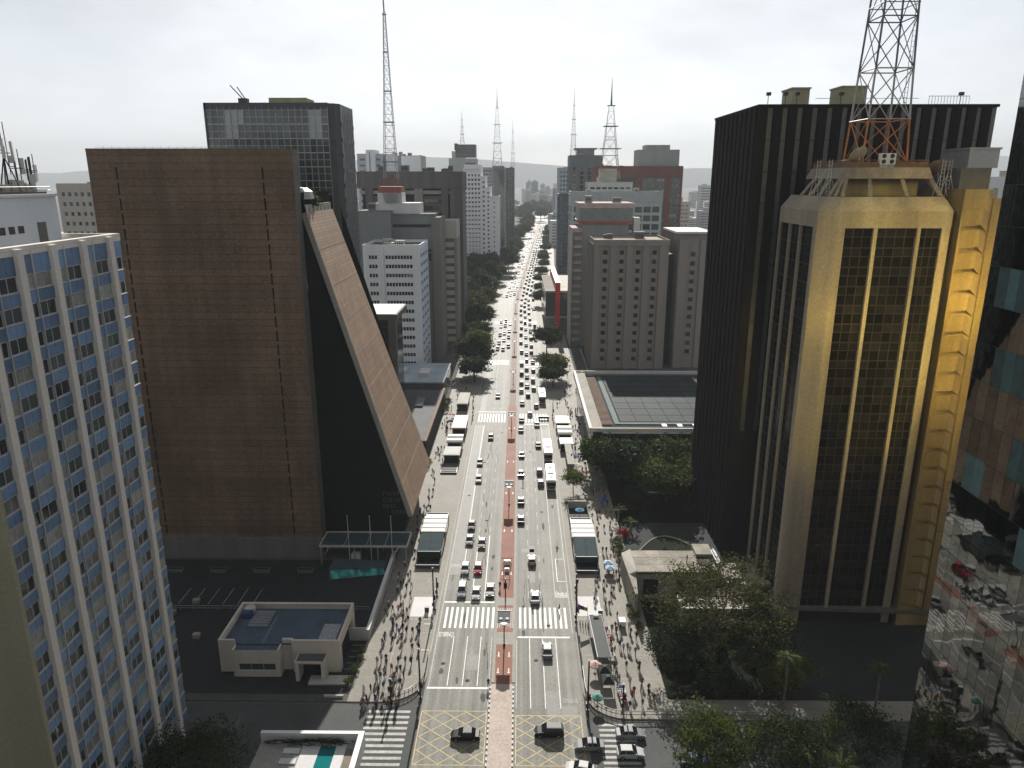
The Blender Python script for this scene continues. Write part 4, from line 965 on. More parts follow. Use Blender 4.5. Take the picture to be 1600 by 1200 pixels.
part('front_glass', MB().box(x0+3.5,x1,y0+1.2,y0+1.45,0,z-2), gl_blk, LB)
for k in range(6): part('column', MB().box(x0+6+k*8,x0+6.5+k*8,y0+.45,y0+.9,0,z-1.0,skip='b'), concrete_dk, LB)
part('avenue_wall', MB().box(x0+1.4,x0+2.2,y0+3,y1-3,0,z-1.5,skip='b'), glass_md, LB)
for k in range(5): part('roof_unit', MB().box(45+k*4.6,46.4+k*4.6,y0+3.2,y0+5.4,z-1.6,z-.2), steel, LB)

# ---- concrete slabs with square windows
cg_m = mat('taupe_concrete', (.25,.22,.19), .88, .12, .12, .2, streak=True, fine=.06)
CGB = thing('concrete_block', 'taupe concrete block with four columns of small square windows', 'office block', (50,335,0))
x0,x1,y0,y1,h = 34.6,67.2,320.0,351.0,57.4
core(CGB, x0,x1,y0,y1,h, cg_m, mat('roof_buff',(.33,.28,.22),.9,.2,.2,.2), (.02,.02,.5,.02), 1.0)
fr, w = front(x0,x1,y0)
cols = [(4.1+i*7.1, 6.0+i*7.1) for i in range(4)]; rows = [(3.5+k*3.95, 5.4+k*3.95) for k in range(13)]
facade(CGB, fr, w, h-1.3, cols, rows, cg_m, dark_metal, (glass_dk,), d=.45, wname='front_wall')
for i in range(5): part('pilaster', MB().box(x0+.1+i*7.1+ (0 if i else 0), x0+2.9+i*7.1, y0-.7, y0-.003, 0, h-2.6, skip='k'), cg_m, CGB)
part('cornice', MB().box(x0-.1,x1+.1,y0-.85,y0-.004,h-2.6,h-.1), cg_m, CGB)
fr, w = face_nx(x0-.003,y0,y1)
for i in range(5): part('side_fin', MB().box(x0-.5,x0-.003,y0+1.5+i*6.2,y0+3.5+i*6.2,0,h-2,skip='r'), cg_m, CGB)
roof_kit(CGB, x0+3,x1-3,y0+16,y1-2,h-1,5,4,concrete_dk)
C2 = thing('concrete_block', 'narrow taupe block with one window column beside the black tower', 'office block', (78,335,0))
x0,x1,y0,y1,h = 71.5,86.0,322.0,350.0,60.0
core(C2, x0,x1,y0,y1,h, cg_m, white_w, (.02,.02,.5,.02), 1.0)
fr, w = front(x0,x1,y0); facade(C2, fr, w, h-1.3, [(5.6,7.7)], [(6.5+k*3.95, 8.4+k*3.95) for k in range(12)], cg_m, dark_metal, (glass_dk,), d=.45, wname='front_wall')
for xx in (.4, 9.6): part('pilaster', MB().box(x0+xx,x0+xx+3.9,y0-.7,y0-.003,0,h-2.6,skip='k'), cg_m, C2)
part('cornice', MB().box(x0-1.6,x1+.1,y0-2.4,y1+.3,h,h+.8), white_w, C2)
part('link_wall', MB().box(67.4,71.45,330,345,0,50,skip='b'), black_m, C2)

# curved edging and low planting bed on the garden path
ke_ = thing('curved_kerb', 'pale curved edging of the garden path beside the black tower', 'kerb', (38,152,0)); arc = [(30+.9*k, 150.5+7.5*math.sin(math.pi*k/16), .12) for k in range(17)]
part('edging', MB().path(arc,.12,5), concrete_lt, ke_); part('bed', MB().face([(x_,y_,.06) for x_,y_,_ in arc]), bpy.data.materials['lawn'], ke_)
# ================================================================== BUILDINGS FARTHER ALONG THE AVENUE
def office(label, x0, x1, y0, y1, h, wall, nc, nr, fc=.6, fz=.5, panes=None, side='px', ns=None, roof=None, kit=4, base=5., top=2., d=.3, nx=1, mg=1., name='office_building', cat='office building', frame=None, seed=0, limit=300):
    t = thing(name, label, cat, ((x0+x1)/2,(y0+y1)/2,0)); panes = panes or (glass_dk, glass_md)
    sl_, sr_ = (.02, d+.1) if side == 'px' else ((d+.1,.02) if side == 'nx' else (.02,.02))
    core(t, x0,x1,y0,y1,h, wall, roof, (sl_, sr_, d+.1, .02), 1.0)
    fr, w = front(x0,x1,y0)
    facade(t, fr, w, h-1.3, spread_cols(w,nc,fc,mg), spread_rows(h,nr,fz,base,top), wall, frame, panes, d, nx, 1, .1, 'front_wall', limit=limit)
    if side:
        fr, w = face_px(x1,y0+.003,y1) if side == 'px' else face_nx(x0,y0+.003,y1)
        ns = ns or max(1,int((y1-y0)/((x1-x0)/nc)))
        facade(t, fr, w, h-1.3, spread_cols(w,ns,fc,mg), spread_rows(h,nr,fz,base,top), wall, frame, panes, d, nx, 1, .1, 'side_wall', 'side_window', limit=limit)
    if kit: roof_kit(t, x0+1,x1-1,y0+1,y1-1,h-1,kit,seed)
    return t
def topmast(label, x, y, z0, z1, w0, mats=None, seed=0, grp=None):
    t = thing('roof_mast', label, 'mast', (x,y,z0), grp)
    zl = z0 + (z1-z0)*.72
    mast(t, x, y, z0, zl, w0, w0*.22, mats or [(z0+(z1-z0)*.2,mast_red),(z0+(z1-z0)*.42,mast_w),(zl,mast_g)], w0*.9, .012*w0+.05, .05)
    part('spire', MB().tube((x,y,zl),(x,y,z1),w0*.05+.05,6,0,.06), mast_g, t)
    rg = MB()
    for f in (.3,.52,.72): zz = z0+(z1-z0)*f; ww = w0*(1-.78*(f/.72)**.85)*.8+.3; rg.box(x-ww,x+ww,y-ww,y+ww,zz,zz+.18)
    part('platform', rg, mast_g, t); return t
mast_red = mat('mast_red', (.3,.085,.06), .6, .2, .8, .4)
gun = mat('gunmetal_frame', (.05,.055,.055), .5, .2, .5, .4)

# left ------------------------------------------------------------
GTW = thing('glass_tower', 'dark green glass tower with rounded corner behind the brown wedge', 'tower', (-62,208,0))
x0,x1,y0,y1,h = -79.6,-47.5,200.0,217.5,101.3
gw = glass('curtain_glass', (.045,.062,.058), .06, .5, .55, 0, .01, .3); gw2 = glass('curtain_glass_dark', (.012,.015,.015), .06, .4, .5)
bright_gl = mat('lit_ceiling_glass', (.34,.37,.37), .3, .2, 1., .5)
part('body', MB().box(x0+.3,x1-.2,y0+.4,y1,0,h-.6,skip='b'), black_m, GTW)
part('corner', MB().prism([(x1-.4,y0+.2),(x1+1.6,y0+1.0),(x1+2.6,y0+2.6),(x1+2.7,y1),(x1-.4,y1)],0,h), gun, GTW)
nc, fl = 19, 3.55; cwid = (x1-x0)/nc; rest = MB(); r_ = random.Random(3)
for j in range(28):
    zz = h - 1.6 - (j+1)*fl
    for i in range(nc):
        if j < 5 or (i >= 11 and j < 23):
            m = gw if j < 6 else gw2  # upper rows paler: their reflection is put into the glass colour
            if j in (0,1) and i in (3,4,5,16,17) and r_.random() < .75: m = bright_gl
            part('glass_panel', winmesh(cwid-.02, fl-.02, 1, 2, .09, alu if j < 6 else gun, m, 'glass_panel'), None, GTW, (x0+i*cwid+.01, y0+.1, zz))
        else: rest.face([(x0+i*cwid,y0+.12,zz),(x0+(i+1)*cwid,y0+.12,zz),(x0+(i+1)*cwid,y0+.12,zz+fl),(x0+i*cwid,y0+.12,zz+fl)])
part('lower_glass', rest, gw2, GTW)['kind'] = 'stuff'
for i in range(nc+1): part('mullion', MB().box(x0+i*cwid-.06,x0+i*cwid+.06,y0-.2,y0+.1,0,h-1,skip='b'), steel, GTW)
part('top_band', MB().box(x0-.1,x1+.1,y0-.02,y0+.5,h-1.6,h+.1).box(x0-.1,x0+.5,y0-.02,y1,0,h+.1), gun, GTW)
for k in range(8): part('side_fin', MB().box(x1+2.55,x1+3.0,y0+3+k*1.8,y0+3.25+k*1.8,0,h-.3), steel, GTW)
for k in range(24): part('side_band', MB().box(x1+2.6,x1+2.86,y0+2.8,y1-.3,6+k*3.9,7.1+k*3.9), gun, GTW)
part('roof_screen', MB().box(-64.5,-54.5,206,214,h,h+1.9).box(-70,-64,205,212,h-.5,h+.6), mat('roof_mesh_yellow',(.30,.28,.16),.8,.25,.6,.3), GTW)
part('roof', MB().box(x0+.5,x1-.2,y0+.5,y1,h-.8,h-.55), roof_dark, GTW)
cr = thing('roof_crane', 'small window-cleaning crane with two arms on the glass tower roof', 'crane', (-70,203,h))
part('cab', MB().box(-71.2,-69,202,204,h-.5,h+1.4), dark_metal, cr)
part('arm', MB().tube((-70.2,203,h+1.2),(-73.2,202.6,h+4.6),.14,5), dark_metal, cr); part('arm', MB().tube((-69.6,203,h+1.2),(-71.4,202.6,h+4.2),.14,5), dark_metal, cr)

bg_m = mat('brown_cornice', (.12,.105,.095), .8, .15, .2, .3)
LBr = thing('brown_block', 'dark brown block with pale flat roof beside the slope', 'office building', (-45,243,0))
x0,x1,y0,y1,h = -52.0,-38.6,240.0,262.0,39.5
part('body', MB().box(x0,x1-2.4,y0+.8,y1,0,h-3,skip='b'), black_m, LBr)
part('roof', MB().box(x0,x1,y0,y1,h-2.6,h-.8,skip=''), bg_m, LBr); part('roof_sheet', MB().box(x0+.5,x1-.5,y0+.5,y1-.5,h-.8,h-.6,skip='b'), white_w, LBr)
part('corner_column', MB().box(x1-3.2,x1-.6,y0+.1,y0+2.6,0,h-2.6,skip='b'), bg_m, LBr)
for k in range(10): part('spandrel', MB().box(x0,x1-3.3,y0+.5,y0+.82,2+k*3.5,3.0+k*3.5), louvre, LBr)
part('side_wall', MB().box(x1-2.4,x1-2.0,y0+2.6,y1,0,h-2.6,skip='b'), glass_md, LBr)

white_b = mat('white_cladding', (.74,.75,.75), .7, .1, .15, .35, streak=True, fine=.05)
WT = thing('white_office', 'white office with rows of small dark windows and blue side', 'office building', (-50,313,0))
x0,x1,y0,y1,h = -61.8,-38.4,300.0,327.0,56.8
core(WT, x0,x1,y0,y1,h, white_b, roof_dark, (.02,.5,.5,.02), 1.2, white_b)
fr, w = front(x0,x1,y0); rows = [(2.6+k*3.72, 4.1+k*3.72) for k in range(14)]
cols = [(2.4+i*1.2, 3.4+i*1.2) for i in range(3)] + [(9.2+i*1.24, 10.25+i*1.24) for i in range(9)]
facade(WT, fr, w, h-1.5, cols, rows, white_b, dark_metal, (glass_dk,), d=.3, wname='front_wall')
for xx in (7.3, 20.9): part('pilaster', MB().box(x0+xx,x0+xx+1.2,y0-.5,y0-.003,0,h-1,skip='k'), white_b, WT)
part('pilaster', MB().box(x1-1.3,x1-.01,y0-.4,y0-.003,0,h-1,skip='k'), white_b, WT)
pale_blue = mat('pale_blue_side', (.55,.62,.7), .7, .1, .2, .35, streak=True)
fr, w = face_px(x1,y0+.01,y1); facade(WT, fr, w, h-1.5, [(2,9),(10,17),(18,25)], [(2.8+k*3.72,4.4+k*3.72) for k in range(14)], pale_blue, alu, (glass_bl,), d=.3, nx=4, wname='side_wall', pname='side_window')
LR = thing('low_shop', 'low shop with pale blue roof beneath the white office', 'shop', (-40,283,0))
part('body', MB().box(-56,-27,268,297,0,7.2,skip='b'), concrete_dk, LR); part('roof', MB().box(-56.5,-26.5,267.5,297.5,7.2,7.7), mat('pale_blue_roof',(.36,.42,.46),.7,.2,.2,.3), LR)
part('roof_box', MB().box(-37,-33,275,283,7.7,9.4).box(-46,-43,280,286,7.7,9.0), white_w, LR); part('shopfront', MB().box(-26.98,-26.6,269,296,.3,6.8), glass_md, LR)
LV = thing('dark_shop', 'dark low shop with timber parapet by the pavement trees', 'shop', (-38,240,0))
part('body', MB().box(-58,-25.6,205,262,0,6,skip='b').box(-58,-36,262,267,0,5,skip='b'), black_m, LV); part('roof', MB().box(-58,-25.4,204.8,262,6,6.3), roof_dark, LV)
part('skylight', MB().box(-44,-39,222,232,6.3,7.2).box(-34,-31,240,250,6.3,6.9), glass_md, LV); part('parapet', MB().box(-26.2,-25.3,204.6,262.2,6.3,7.0).box(-58,-26.2,204.6,205.2,6.3,7.0), mat('timber_brown',(.16,.11,.07),.8,.2,.5,.2), LV)

grey_b = mat('grey_render', (.2,.215,.21), .85, .15, .12, .25, streak=True, fine=.06)
SG = thing('stepped_grey_block', 'grey stepped block carrying the tallest mast behind the white office', 'office building', (-52,345,0))
part('box', MB().box(-70,-55.4,332,350,0,68.6,skip='b'), grey_b, SG); part('wing', MB().box(-55.4,-36.8,336,356,0,67.0,skip='b'), grey_b, SG)
part('wing_column', MB().box(-37.4,-33.6,335.2,357,0,66,skip='b'), mat('warm_grey',(.2,.19,.175),.85,.15,.2,.25,streak=True), SG)
part('window_band', MB().box(-55,-38,335.8,336.02,61.6,62.9).box(-55,-38,335.8,336.02,50.5,51.8), glass_dk, SG)
for k in range(14): part('band_window', MB().box(-54.6+k*1.2,-53.7+k*1.2,335.7,335.82,46.6,49.8), glass_dk, SG)
part('roof_deck', MB().box(-70.2,-55,331.8,350.2,68.6,69.0).box(-55.4,-36,335.6,356.2,67,67.5), roof_gravel, SG)
part('upper_storey', MB().box(-63,-43,338,352,67.4,72.2), white_w, SG); part('mast_base', MB().box(-62,-51,339,350,72.2,76.6), white_w, SG)
part('red_band', MB().box(-61.6,-51.4,339.2,349.8,76.6,79.4), mast_red, SG); part('drum', MB().lathe([(3.2,0),(4.4,4.2)],12,0,(-55.5,338.8,72.4)), steel, SG)
t = thing('lattice_mast', 'tallest thin mast above the left rooftops reaching out of frame', 'mast', (-56.5,345,80))
mast(t, -56.5, 345, 80.2, 152, 6.4, .9, [(83,mast_red),(96,mast_w),(152,mast_g)], 6.0, .12, .1)
part('spire', MB().path([(-56.5,345,152),(-57.8,345,190)],.3,6,0,.1), mast_g, t)
pf = MB()
for z_, w_ in ((90,6.2),(107,3.8),(120,2.6),(136,1.6),(151,1.2)): pf.box(-56.5-w_/2-.3,-56.5+w_/2+.3,345-w_/2,345+w_/2,z_,z_+.3)
part('platform', pf, mast_g, t)
ST = thing('striped_block', 'narrow block striped white and dark beside the stepped grey block', 'office building', (-32,362,0))
part('body', MB().box(-35.2,-28.5,358.6,378,0,62,skip='b'), concrete_dk, ST); part('crown_wall', MB().box(-35.4,-28.3,358.2,378.2,55,63.4), concrete_lt, ST)
for k in range(13): part('white_panel', MB().box(-35.0,-29.7,358.2,358.62,4+k*3.9,6.3+k*3.9), concrete_lt, ST)
part('edge_column', MB().box(-29.6,-28.2,358.1,378.1,0,55), concrete, ST)

brut = mat('stained_concrete', (.115,.11,.105), .9, .45, .12, .2, streak=True, fine=.12)
BR = thing('brutalist_block', 'broad stained grey block with deep top beam and columns', 'office building', (-52,392,0))
x0,x1,y0,y1,h = -80,-26.6,380.0,408.0,86.3
part('body', MB().box(x0+2,x1-2.4,y0+2.75,y1,0,h-1,skip='b'), black_m, BR)
part('top_beam', MB().box(x0,x1,y0,y1,h-8.2,h), brut, BR); part('roof', MB().box(x0+.6,x1-.6,y0+.6,y1-.6,h,h+.1), roof_gravel, BR)
for xx, ww, m in ((-76,3.6,brut),(-59.5,3.8,concrete),(-51.2,4.2,concrete),(-37.5,3.4,brut),(-31,4.2,brut)): part('column', MB().box(xx,xx+ww,y0+.2,y0+3,0,h-8.2,skip='bt'), m, BR)
part('light_slot', MB().box(x0+1,x1-1,y0+1.8,y0+2.52,h-11,h-9.2), curtain_m, BR)
fr, w = front(-46.8,-37.5,y0+2.4); facade(BR, fr, w, h-12, spread_cols(w,6,.88,.2), spread_rows(h-12,20,.7,8,1), brut, gun, (glass('yellow_reflection_glass',(.10,.085,.05),.15,.6),glass_dk,glass_md), d=.2, wname='window_wall')  # yellowish reflection put into the colour of some panes
fr, w = front(-72.4,-59.5,y0+2.4); facade(BR, fr, w, h-12, spread_cols(w,8,.85,.2), spread_rows(h-12,20,.6,8,1), brut, gun, (glass_dk,bpy.data.materials['yellow_reflection_glass']), d=.2, wname='window_wall')
part('stair_shaft', MB().box(x1-6.5,x1-.4,y0+.6,y1-1,0,h-8.25,skip='b'), concrete_dk, BR)

apt = mat('apartment_white', (.76,.77,.78), .8, .08, .1, .3, streak=True, fine=.05)
AW = thing('stepped_apartments', 'white apartment tower stepping down towards the avenue', 'apartment tower', (-28,660,0))
steps = [(-45.8,-30.6,91),(-30.6,-26.8,84.5),(-26.8,-22.8,75.5),(-22.8,-15.4,68)]
for i, (a, c, hh) in enumerate(steps):
    part('body', MB().box(a,c,641,672,0,hh,skip='b'), apt, AW)
    part('parapet', MB().box(a,c,640.2,641,hh,hh+1.2).box(c-.5,c,641,672,hh,hh+1.2), apt, AW)
    if i == 0:
        fr, w = front(a,c,640.5); facade(AW, fr, w, hh-2, spread_cols(w,5,.5,.6), spread_rows(hh-2,23,.5,4,1), apt, dark_metal, (glass_dk,glass_md), d=.35, wname='front_wall')
    elif i < 3:
        fr, w = front(a,c,640.5); facade(AW, fr, w, hh-1, [(w*.3,w*.7)], spread_rows(hh-1,20,.42,4,1), apt, dark_metal, (glass_dk,glass_md), d=.35, wname='front_wall')
    else:
        fr, w = front(a,c,640.5); facade(AW, fr, w, hh-1, [(2.6,3.5)], spread_rows(hh-1,15,.36,4,1), apt, dark_metal, (glass_dk,), d=.35, wname='front_wall')
for k in range(22): part('balcony', MB().box(-45.6,-31,639.4,640.48,5.0+k*3.74,5.9+k*3.74), apt, AW)
part('penthouse', MB().box(-45,-31,642,668,91,95), apt, AW)
office('green-glazed office slab beyond the white apartment tower', -50,-14.5,900,935,97, mat('office_band',(.30,.34,.33),.6,.1,.2,.4), 10,22,.9,.5,(glass_gr,glass_dk),'px',6,None,1, seed=3)
t = thing('glass_shaft', 'dark glass lift shaft dividing the green-glazed slab', 'tower', (-27,896,0)); part('shaft', MB().box(-28.5,-17.0,893,899.9,0,95.5,skip='b'), gw2, t); part('cap', MB().box(-29.2,-16.4,892.6,899.9,95.5,98.6), gw, t)
office('dark side slab closing the left of the avenue', -14.0,-4.5,905,935,96.5, gun, 3,22,.8,.6,(glass_gr,glass_dk),'px',6,None,1,seed=5)
TW = thing('capped_tower', 'grey tower with dark boxed crown far on the left', 'tower', (-56,790,0))
part('shaft', MB().box(-71,-42.6,780,806,0,104,skip='b'), mat('grey_panel',(.33,.34,.34),.8,.1,.1,.3,streak=True), TW); part('upper', MB().box(-68,-55,782,800,104,111), concrete_lt, TW); part('dark_crown', MB().box(-64,-43.4,781,800,105,117.5).box(-65,-62,780.5,800,112,118.5), gun, TW)
for k in range(4): part('crown_band', MB().box(-63.6,-43.6,780.7,781.02,106.5+k*2.8,107.4+k*2.8), glass_md, TW)
for k in range(8): part('window_band', MB().box(-54,-43.5,779.7,780.02,70+k*4,71.6+k*4), glass_dk, TW)
office('pale blue tower behind the thin mast on the left', -118,-99,560,585,101, mat('pale_blue_wall',(.46,.5,.54),.75,.08,.1,.3), 3,22,.75,.42,(glass_bl,),'px',3,None,1,seed=8)
t = thing('office_building', 'white slab tower joined to the pale blue one', 'office building', (-105,565,0)); part('tower', MB().box(-110.5,-104,556,575,0,103.6,skip='b').box(-97,-91,562,580,0,101,skip='b'), apt, t); part('window_strip', MB().box(-108.2,-107.4,555.8,556.02,60,102), glass_bl, t)
GB = thing('office_building', 'grey block with white upper corner on the left skyline', 'office building', (-90,610,0))
part('body', MB().box(-104,-76,600,630,0,101,skip='b'), mat('slate_wall',(.20,.23,.25),.8,.1,.1,.3), GB); part('white_corner', MB().box(-91.5,-76.2,599.6,600.02,87.5,100.6), apt, GB); part('edge', MB().box(-78,-75.8,599.7,630.2,0,101.2), concrete_lt, GB)
FLt = office('cream apartment house glimpsed left of the brown wedge', -160,-140,262,285,81, mat('cream_wall',(.5,.46,.4),.8,.1,.1,.3,streak=True), 8,22,.5,.45,(glass_dk,glass_md),'px',6,None,2, name='apartment_house', cat='apartment house', seed=2)

roof_kit(BR, -78,-30,383,405,86.4,7,41,concrete_dk); roof_kit(WT, -60,-42,303,325,55.6,5,42); roof_kit(GB, -102,-80,604,626,101,4,43); roof_kit(SG, -68,-58,334,348,69,3,44,concrete_dk)
# masts of the left skyline
topmast('slim mast on the dark-crowned tower', -57.5,790,118,151,4.0)
topmast('two-legged mast on the green-glazed slab', -25,910,97,190,11.5)
topmast('needle mast at the avenue end of the slab', -6.5,915,96.5,152,5.0)

# right -----------------------------------------------------------
con_w = mat('construction_wall', (.27,.27,.26), .85, .12, .15, .25, streak=True); pink = mat('pink_netting', (.44,.34,.31), .9, .2, .5, .2)
CB = thing('wrapped_building', 'building under works with pink netting and glazed top', 'office building', (45,378,0))
part('body', MB().box(33.2,56,366,392,0,62.5,skip='b'), con_w, CB)
part('glass_crown', MB().box(31.6,57.6,365,392,62.9,69), glass('crown_glass',(.18,.19,.19),.3,.2), CB); part('pink_top', MB().box(31,58.2,364.6,392.5,69,71.4), pink, CB); part('red_band', MB().box(31.2,57.8,364.7,392.3,61.6,62.9), mast_red, CB)
part('white_tower', MB().box(58.4,61.5,366,372,40,64.5), white_w, CB)
BC = thing('balcony_tower', 'slender tower of pink netted balconies beside the works', 'apartment tower', (30,370,0))
part('core', MB().box(28.6,33.0,366,388,0,57.5,skip='b'), con_w, BC); part('cap', MB().box(28.0,33.1,364.4,388,57.5,59.5), pink, BC); part('edge_wall', MB().box(28.0,28.5,364.2,388,0,57.5,skip='b'), concrete_lt, BC)
for k in range(14): part('balcony', MB().box(29,33,364.3,365.98,3+k*3.9,4.4+k*3.9), pink if k % 3 else concrete_lt, BC)
GG = office('green-glass block with white top rail behind the works', 33.5,88,452,480,75.6, mat('mint_frame',(.34,.42,.39),.6,.1,.2,.4), 10,12,.85,.72,(glass_gr,gw,gw2),'nx',6,None,2,base=6,top=8,seed=4)
part('fascia', MB().box(33.2,88.2,451.6,452-.01,69.5,75.7), mat('grey_fascia',(.33,.35,.35),.5,.15,.2,.4), GG)
brick = mat('red_brick', (.15,.068,.055), .85, .15, .15, .25, fine=.1)
RB = thing('red_block', 'red-piered block with cream windows and grey plant storey', 'office building', (95,575,0))
x0,x1,y0,y1,h = 58,122.5,560,590,92.3
core(RB, x0,x1,y0,y1,h, brick, None, (.02,.02,.6,.02), 1.0)
fr, w = front(x0+33,x1-1,y0); facade(RB, fr, w, 84, [(3.2+i*1.9,4.7+i*1.9) for i in range(8)]+[(23.2+i*1.9,24.6+i*1.9) for i in range(4)], spread_rows(84,22,.55,4,0), concrete_dk, concrete_lt, (glass_dk,curtain_m,glass_md), d=.3, wname='window_wall')
for xx in (0.0,30.5,52,63): part('pier', MB().box(x0+xx,x0+xx+(4 if xx<60 else 1.5),y0-.6,y0-.003,0,h-8,skip='k'), brick, RB)
part('top_wall', MB().box(x0,x1,y0-.7,y0-.002,h-8,h,skip='k'), brick, RB); part('left_wall', MB().box(x0+4,x0+30.5,y0-.3,y0-.003,0,h-8,skip='k'), gun, RB)
part('plant_storey', MB().box(90,120.5,566,588,h,104).box(96,114,570,586,104,107.5), mat('grey_plant',(.27,.28,.27),.8,.12,.2,.3,streak=True), RB)
office('dark teal tower with flat crown on the right', 44,71.5,640,668,102.5, mat('teal_wall',(.10,.13,.13),.6,.15,.2,.35), 4,24,.5,.9,(gw2,gw),'nx',5,None,1,seed=6,top=9)
t = thing('crown_block', 'flat winged crown on top of the dark teal tower', 'roof crown', (57,654,101.5)); part('drum', MB().box(51,65,645,662,101.6,107.5), grey_b, t); part('brim', MB().box(48.5,67.5,643.5,663.5,107.5,108.4), grey_b, t)
office('narrow blue-black slab facing the avenue on the right', 34.5,44,620,648,71.5, mat('blue_black',(.045,.065,.085),.5,.2,.2,.4), 3,17,.7,.6,(glass_bl,glass_dk),'nx',7,None,1,seed=7)
office('pale slim tower behind the blue-black slab', 38,48.5,702,730,93.5, mat('pale_slim',(.34,.37,.4),.7,.1,.2,.35), 3,22,.6,.5,(glass_dk,glass_bl),'nx',6,None,1,seed=9)
WM = office('white ribbon-windowed building carrying the red and white mast', 47.5,77,500,522,81, mat('ribbon_white',(.46,.45,.42),.75,.1,.2,.3), 7,19,.8,.4,(glass_dk,),'nx',4,None,0,seed=12)
part('mast_plinth', MB().box(55.5,66.5,503,514,79.8,89.5).box(53.5,57,502,506,79.8,84), concrete_lt, WM)
t = topmast('red and white mast with yellow feet above the ribbon-windowed building', 62,508,83,147,13.5,[(88,mat('mast_yellow',(.4,.34,.12),.6,.2,.8,.4)),(98,mast_red),(110,mast_w),(135,mast_g)])
topmast('needle mast on the dark teal tower', 47.5,650,102.5,158,4.6)
office('white tower glimpsed between the gold-lit wing and mirror glass', 132,150,210,228,83, apt, 6,20,.5,.45,(glass_dk,glass_md),'nx',7,None,1,name='apartment_house',cat='apartment house',seed=21)

roof_kit(RB, 60,86,564,586,91.3,5,45,concrete_dk); roof_kit(CB, 33,56,368,388,71.4,4,46,concrete)
# the red-framed museum
red_p = mat('red_frame', (.6,.03,.04), .45, .1, .2, .45)
MP = thing('red_framed_museum', 'museum box hung from red concrete frames on the right', 'museum', (26,430,0))
for x in (22.0, 44.0):
    part('pillar', MB().box(x,x+2.6,397,400,0,25.8,skip='b'), red_p, MP); part('pillar', MB().box(x,x+2.6,470,473,0,25.8,skip='b'), red_p, MP)
    part('roof_beam', MB().box(x-.02,x+2.62,396.9,473.1,25.8,28.4), red_p, MP)
part('hung_box', MB().box(16.8,50,401,469,9,22.4), glass('museum_glass',(.05,.06,.06),.15,.2), MP); part('box_roof', MB().box(16.4,50.4,400.4,469.6,22.4,23.4), concrete_lt, MP); part('box_floor', MB().box(16.4,50.4,400.4,469.6,8.2,9), concrete_lt, MP)
rj = MB()
for k in range(22): rj.box(16.5,21.9,403+k*3,403.3+k*3,23.4,23.55)
part('roof_joint', rj, concrete, MP); part('podium', MB().box(27.2,48,396,474,0,1.2), concrete, MP)

# the hazy city beyond, each block its own thing
far_m = [mat('far_white',(.5,.5,.49),.8,.1,.1,.3), mat('far_grey',(.3,.31,.32),.8,.1,.1,.3), mat('far_tan',(.42,.37,.32),.8,.1,.1,.3), mat('far_slate',(.17,.2,.22),.7,.1,.1,.3)]
def far_mesh(w, d_, h, m, seed):
    r = random.Random(seed); b = MB().box(-w/2,w/2,0,d_,-3,h,0,skip='b'); b.box(-w*.25,w*.2,d_*.3,d_*.7,h,h+r.uniform(2,5),0)
    b.box(-w/2-.2,w/2+.2,-.2,d_+.2,h-.6,h+.5,0)
    nf = max(3,int(h/4.2))
    for k in range(nf):
        z_ = 3 + k*(h-4)/nf
        if r.random() < .5 or seed % 3: b.box(-w*.44,w*.44,-.12,.0,z_,z_+1.7,1,skip='k')
        else:
            for q in range(4): b.box(-w*.42+q*w*.22,-w*.42+q*w*.22+w*.13,-.12,.0,z_,z_+1.7,1,skip='k')
    return b.mesh('city_block', [m, glass_md])
protos = [far_mesh(*a) for a in ((16,16,46,far_m[0],1),(22,18,38,far_m[1],2),(14,14,60,far_m[2],3),(26,20,30,far_m[0],4),(18,18,72,far_m[3],5),(20,20,52,far_m[2],6),(30,18,26,far_m[1],7),(15,15,64,far_m[0],8))]
rf = random.Random(77); nfar = 0
zones = [((820,1500),(38,330),46,'in the haze to the right of the avenue'),((1500,3200),(60,900),60,'in the pale distance right of the avenue end'),((960,1700),(-260,-28),34,'in the haze to the left of the avenue'),((1700,4200),(-900,30),60,'in the pale distance left of the avenue end'),((2300,4200),(40,190),34,'in the pale gap at the end of the avenue'),((330,800),(128,420),36,'behind the black tower and the red block'),((300,560),(-420,-170),20,'behind the brown wedge tower')]
for (ya,yb),(xa,xb),n_,where in zones:
    for k in range(n_):
        y = rf.uniform(ya,yb); x = rf.uniform(xa,xb); pi = rf.randrange(8)
        if -34 < x - cx(y) < 34 and y < 2300: x = cx(y) + (36 + rf.uniform(0,30))*(1 if x > cx(y) else -1)
        o = link('city_block', protos[pi], None, (x,y,0)); s_ = rf.uniform(.75,1.15); o.scale = (rf.uniform(.8,1.3), 1, s_); o.rotation_euler = (0,0,rf.uniform(-.25,.25))
        tone = ('white','grey','tan','white','slate','tan','grey','white')[pi]
        tag(o, f'distant {tone} block standing {where}', 'building', 'city blocks ' + where); nfar += 1

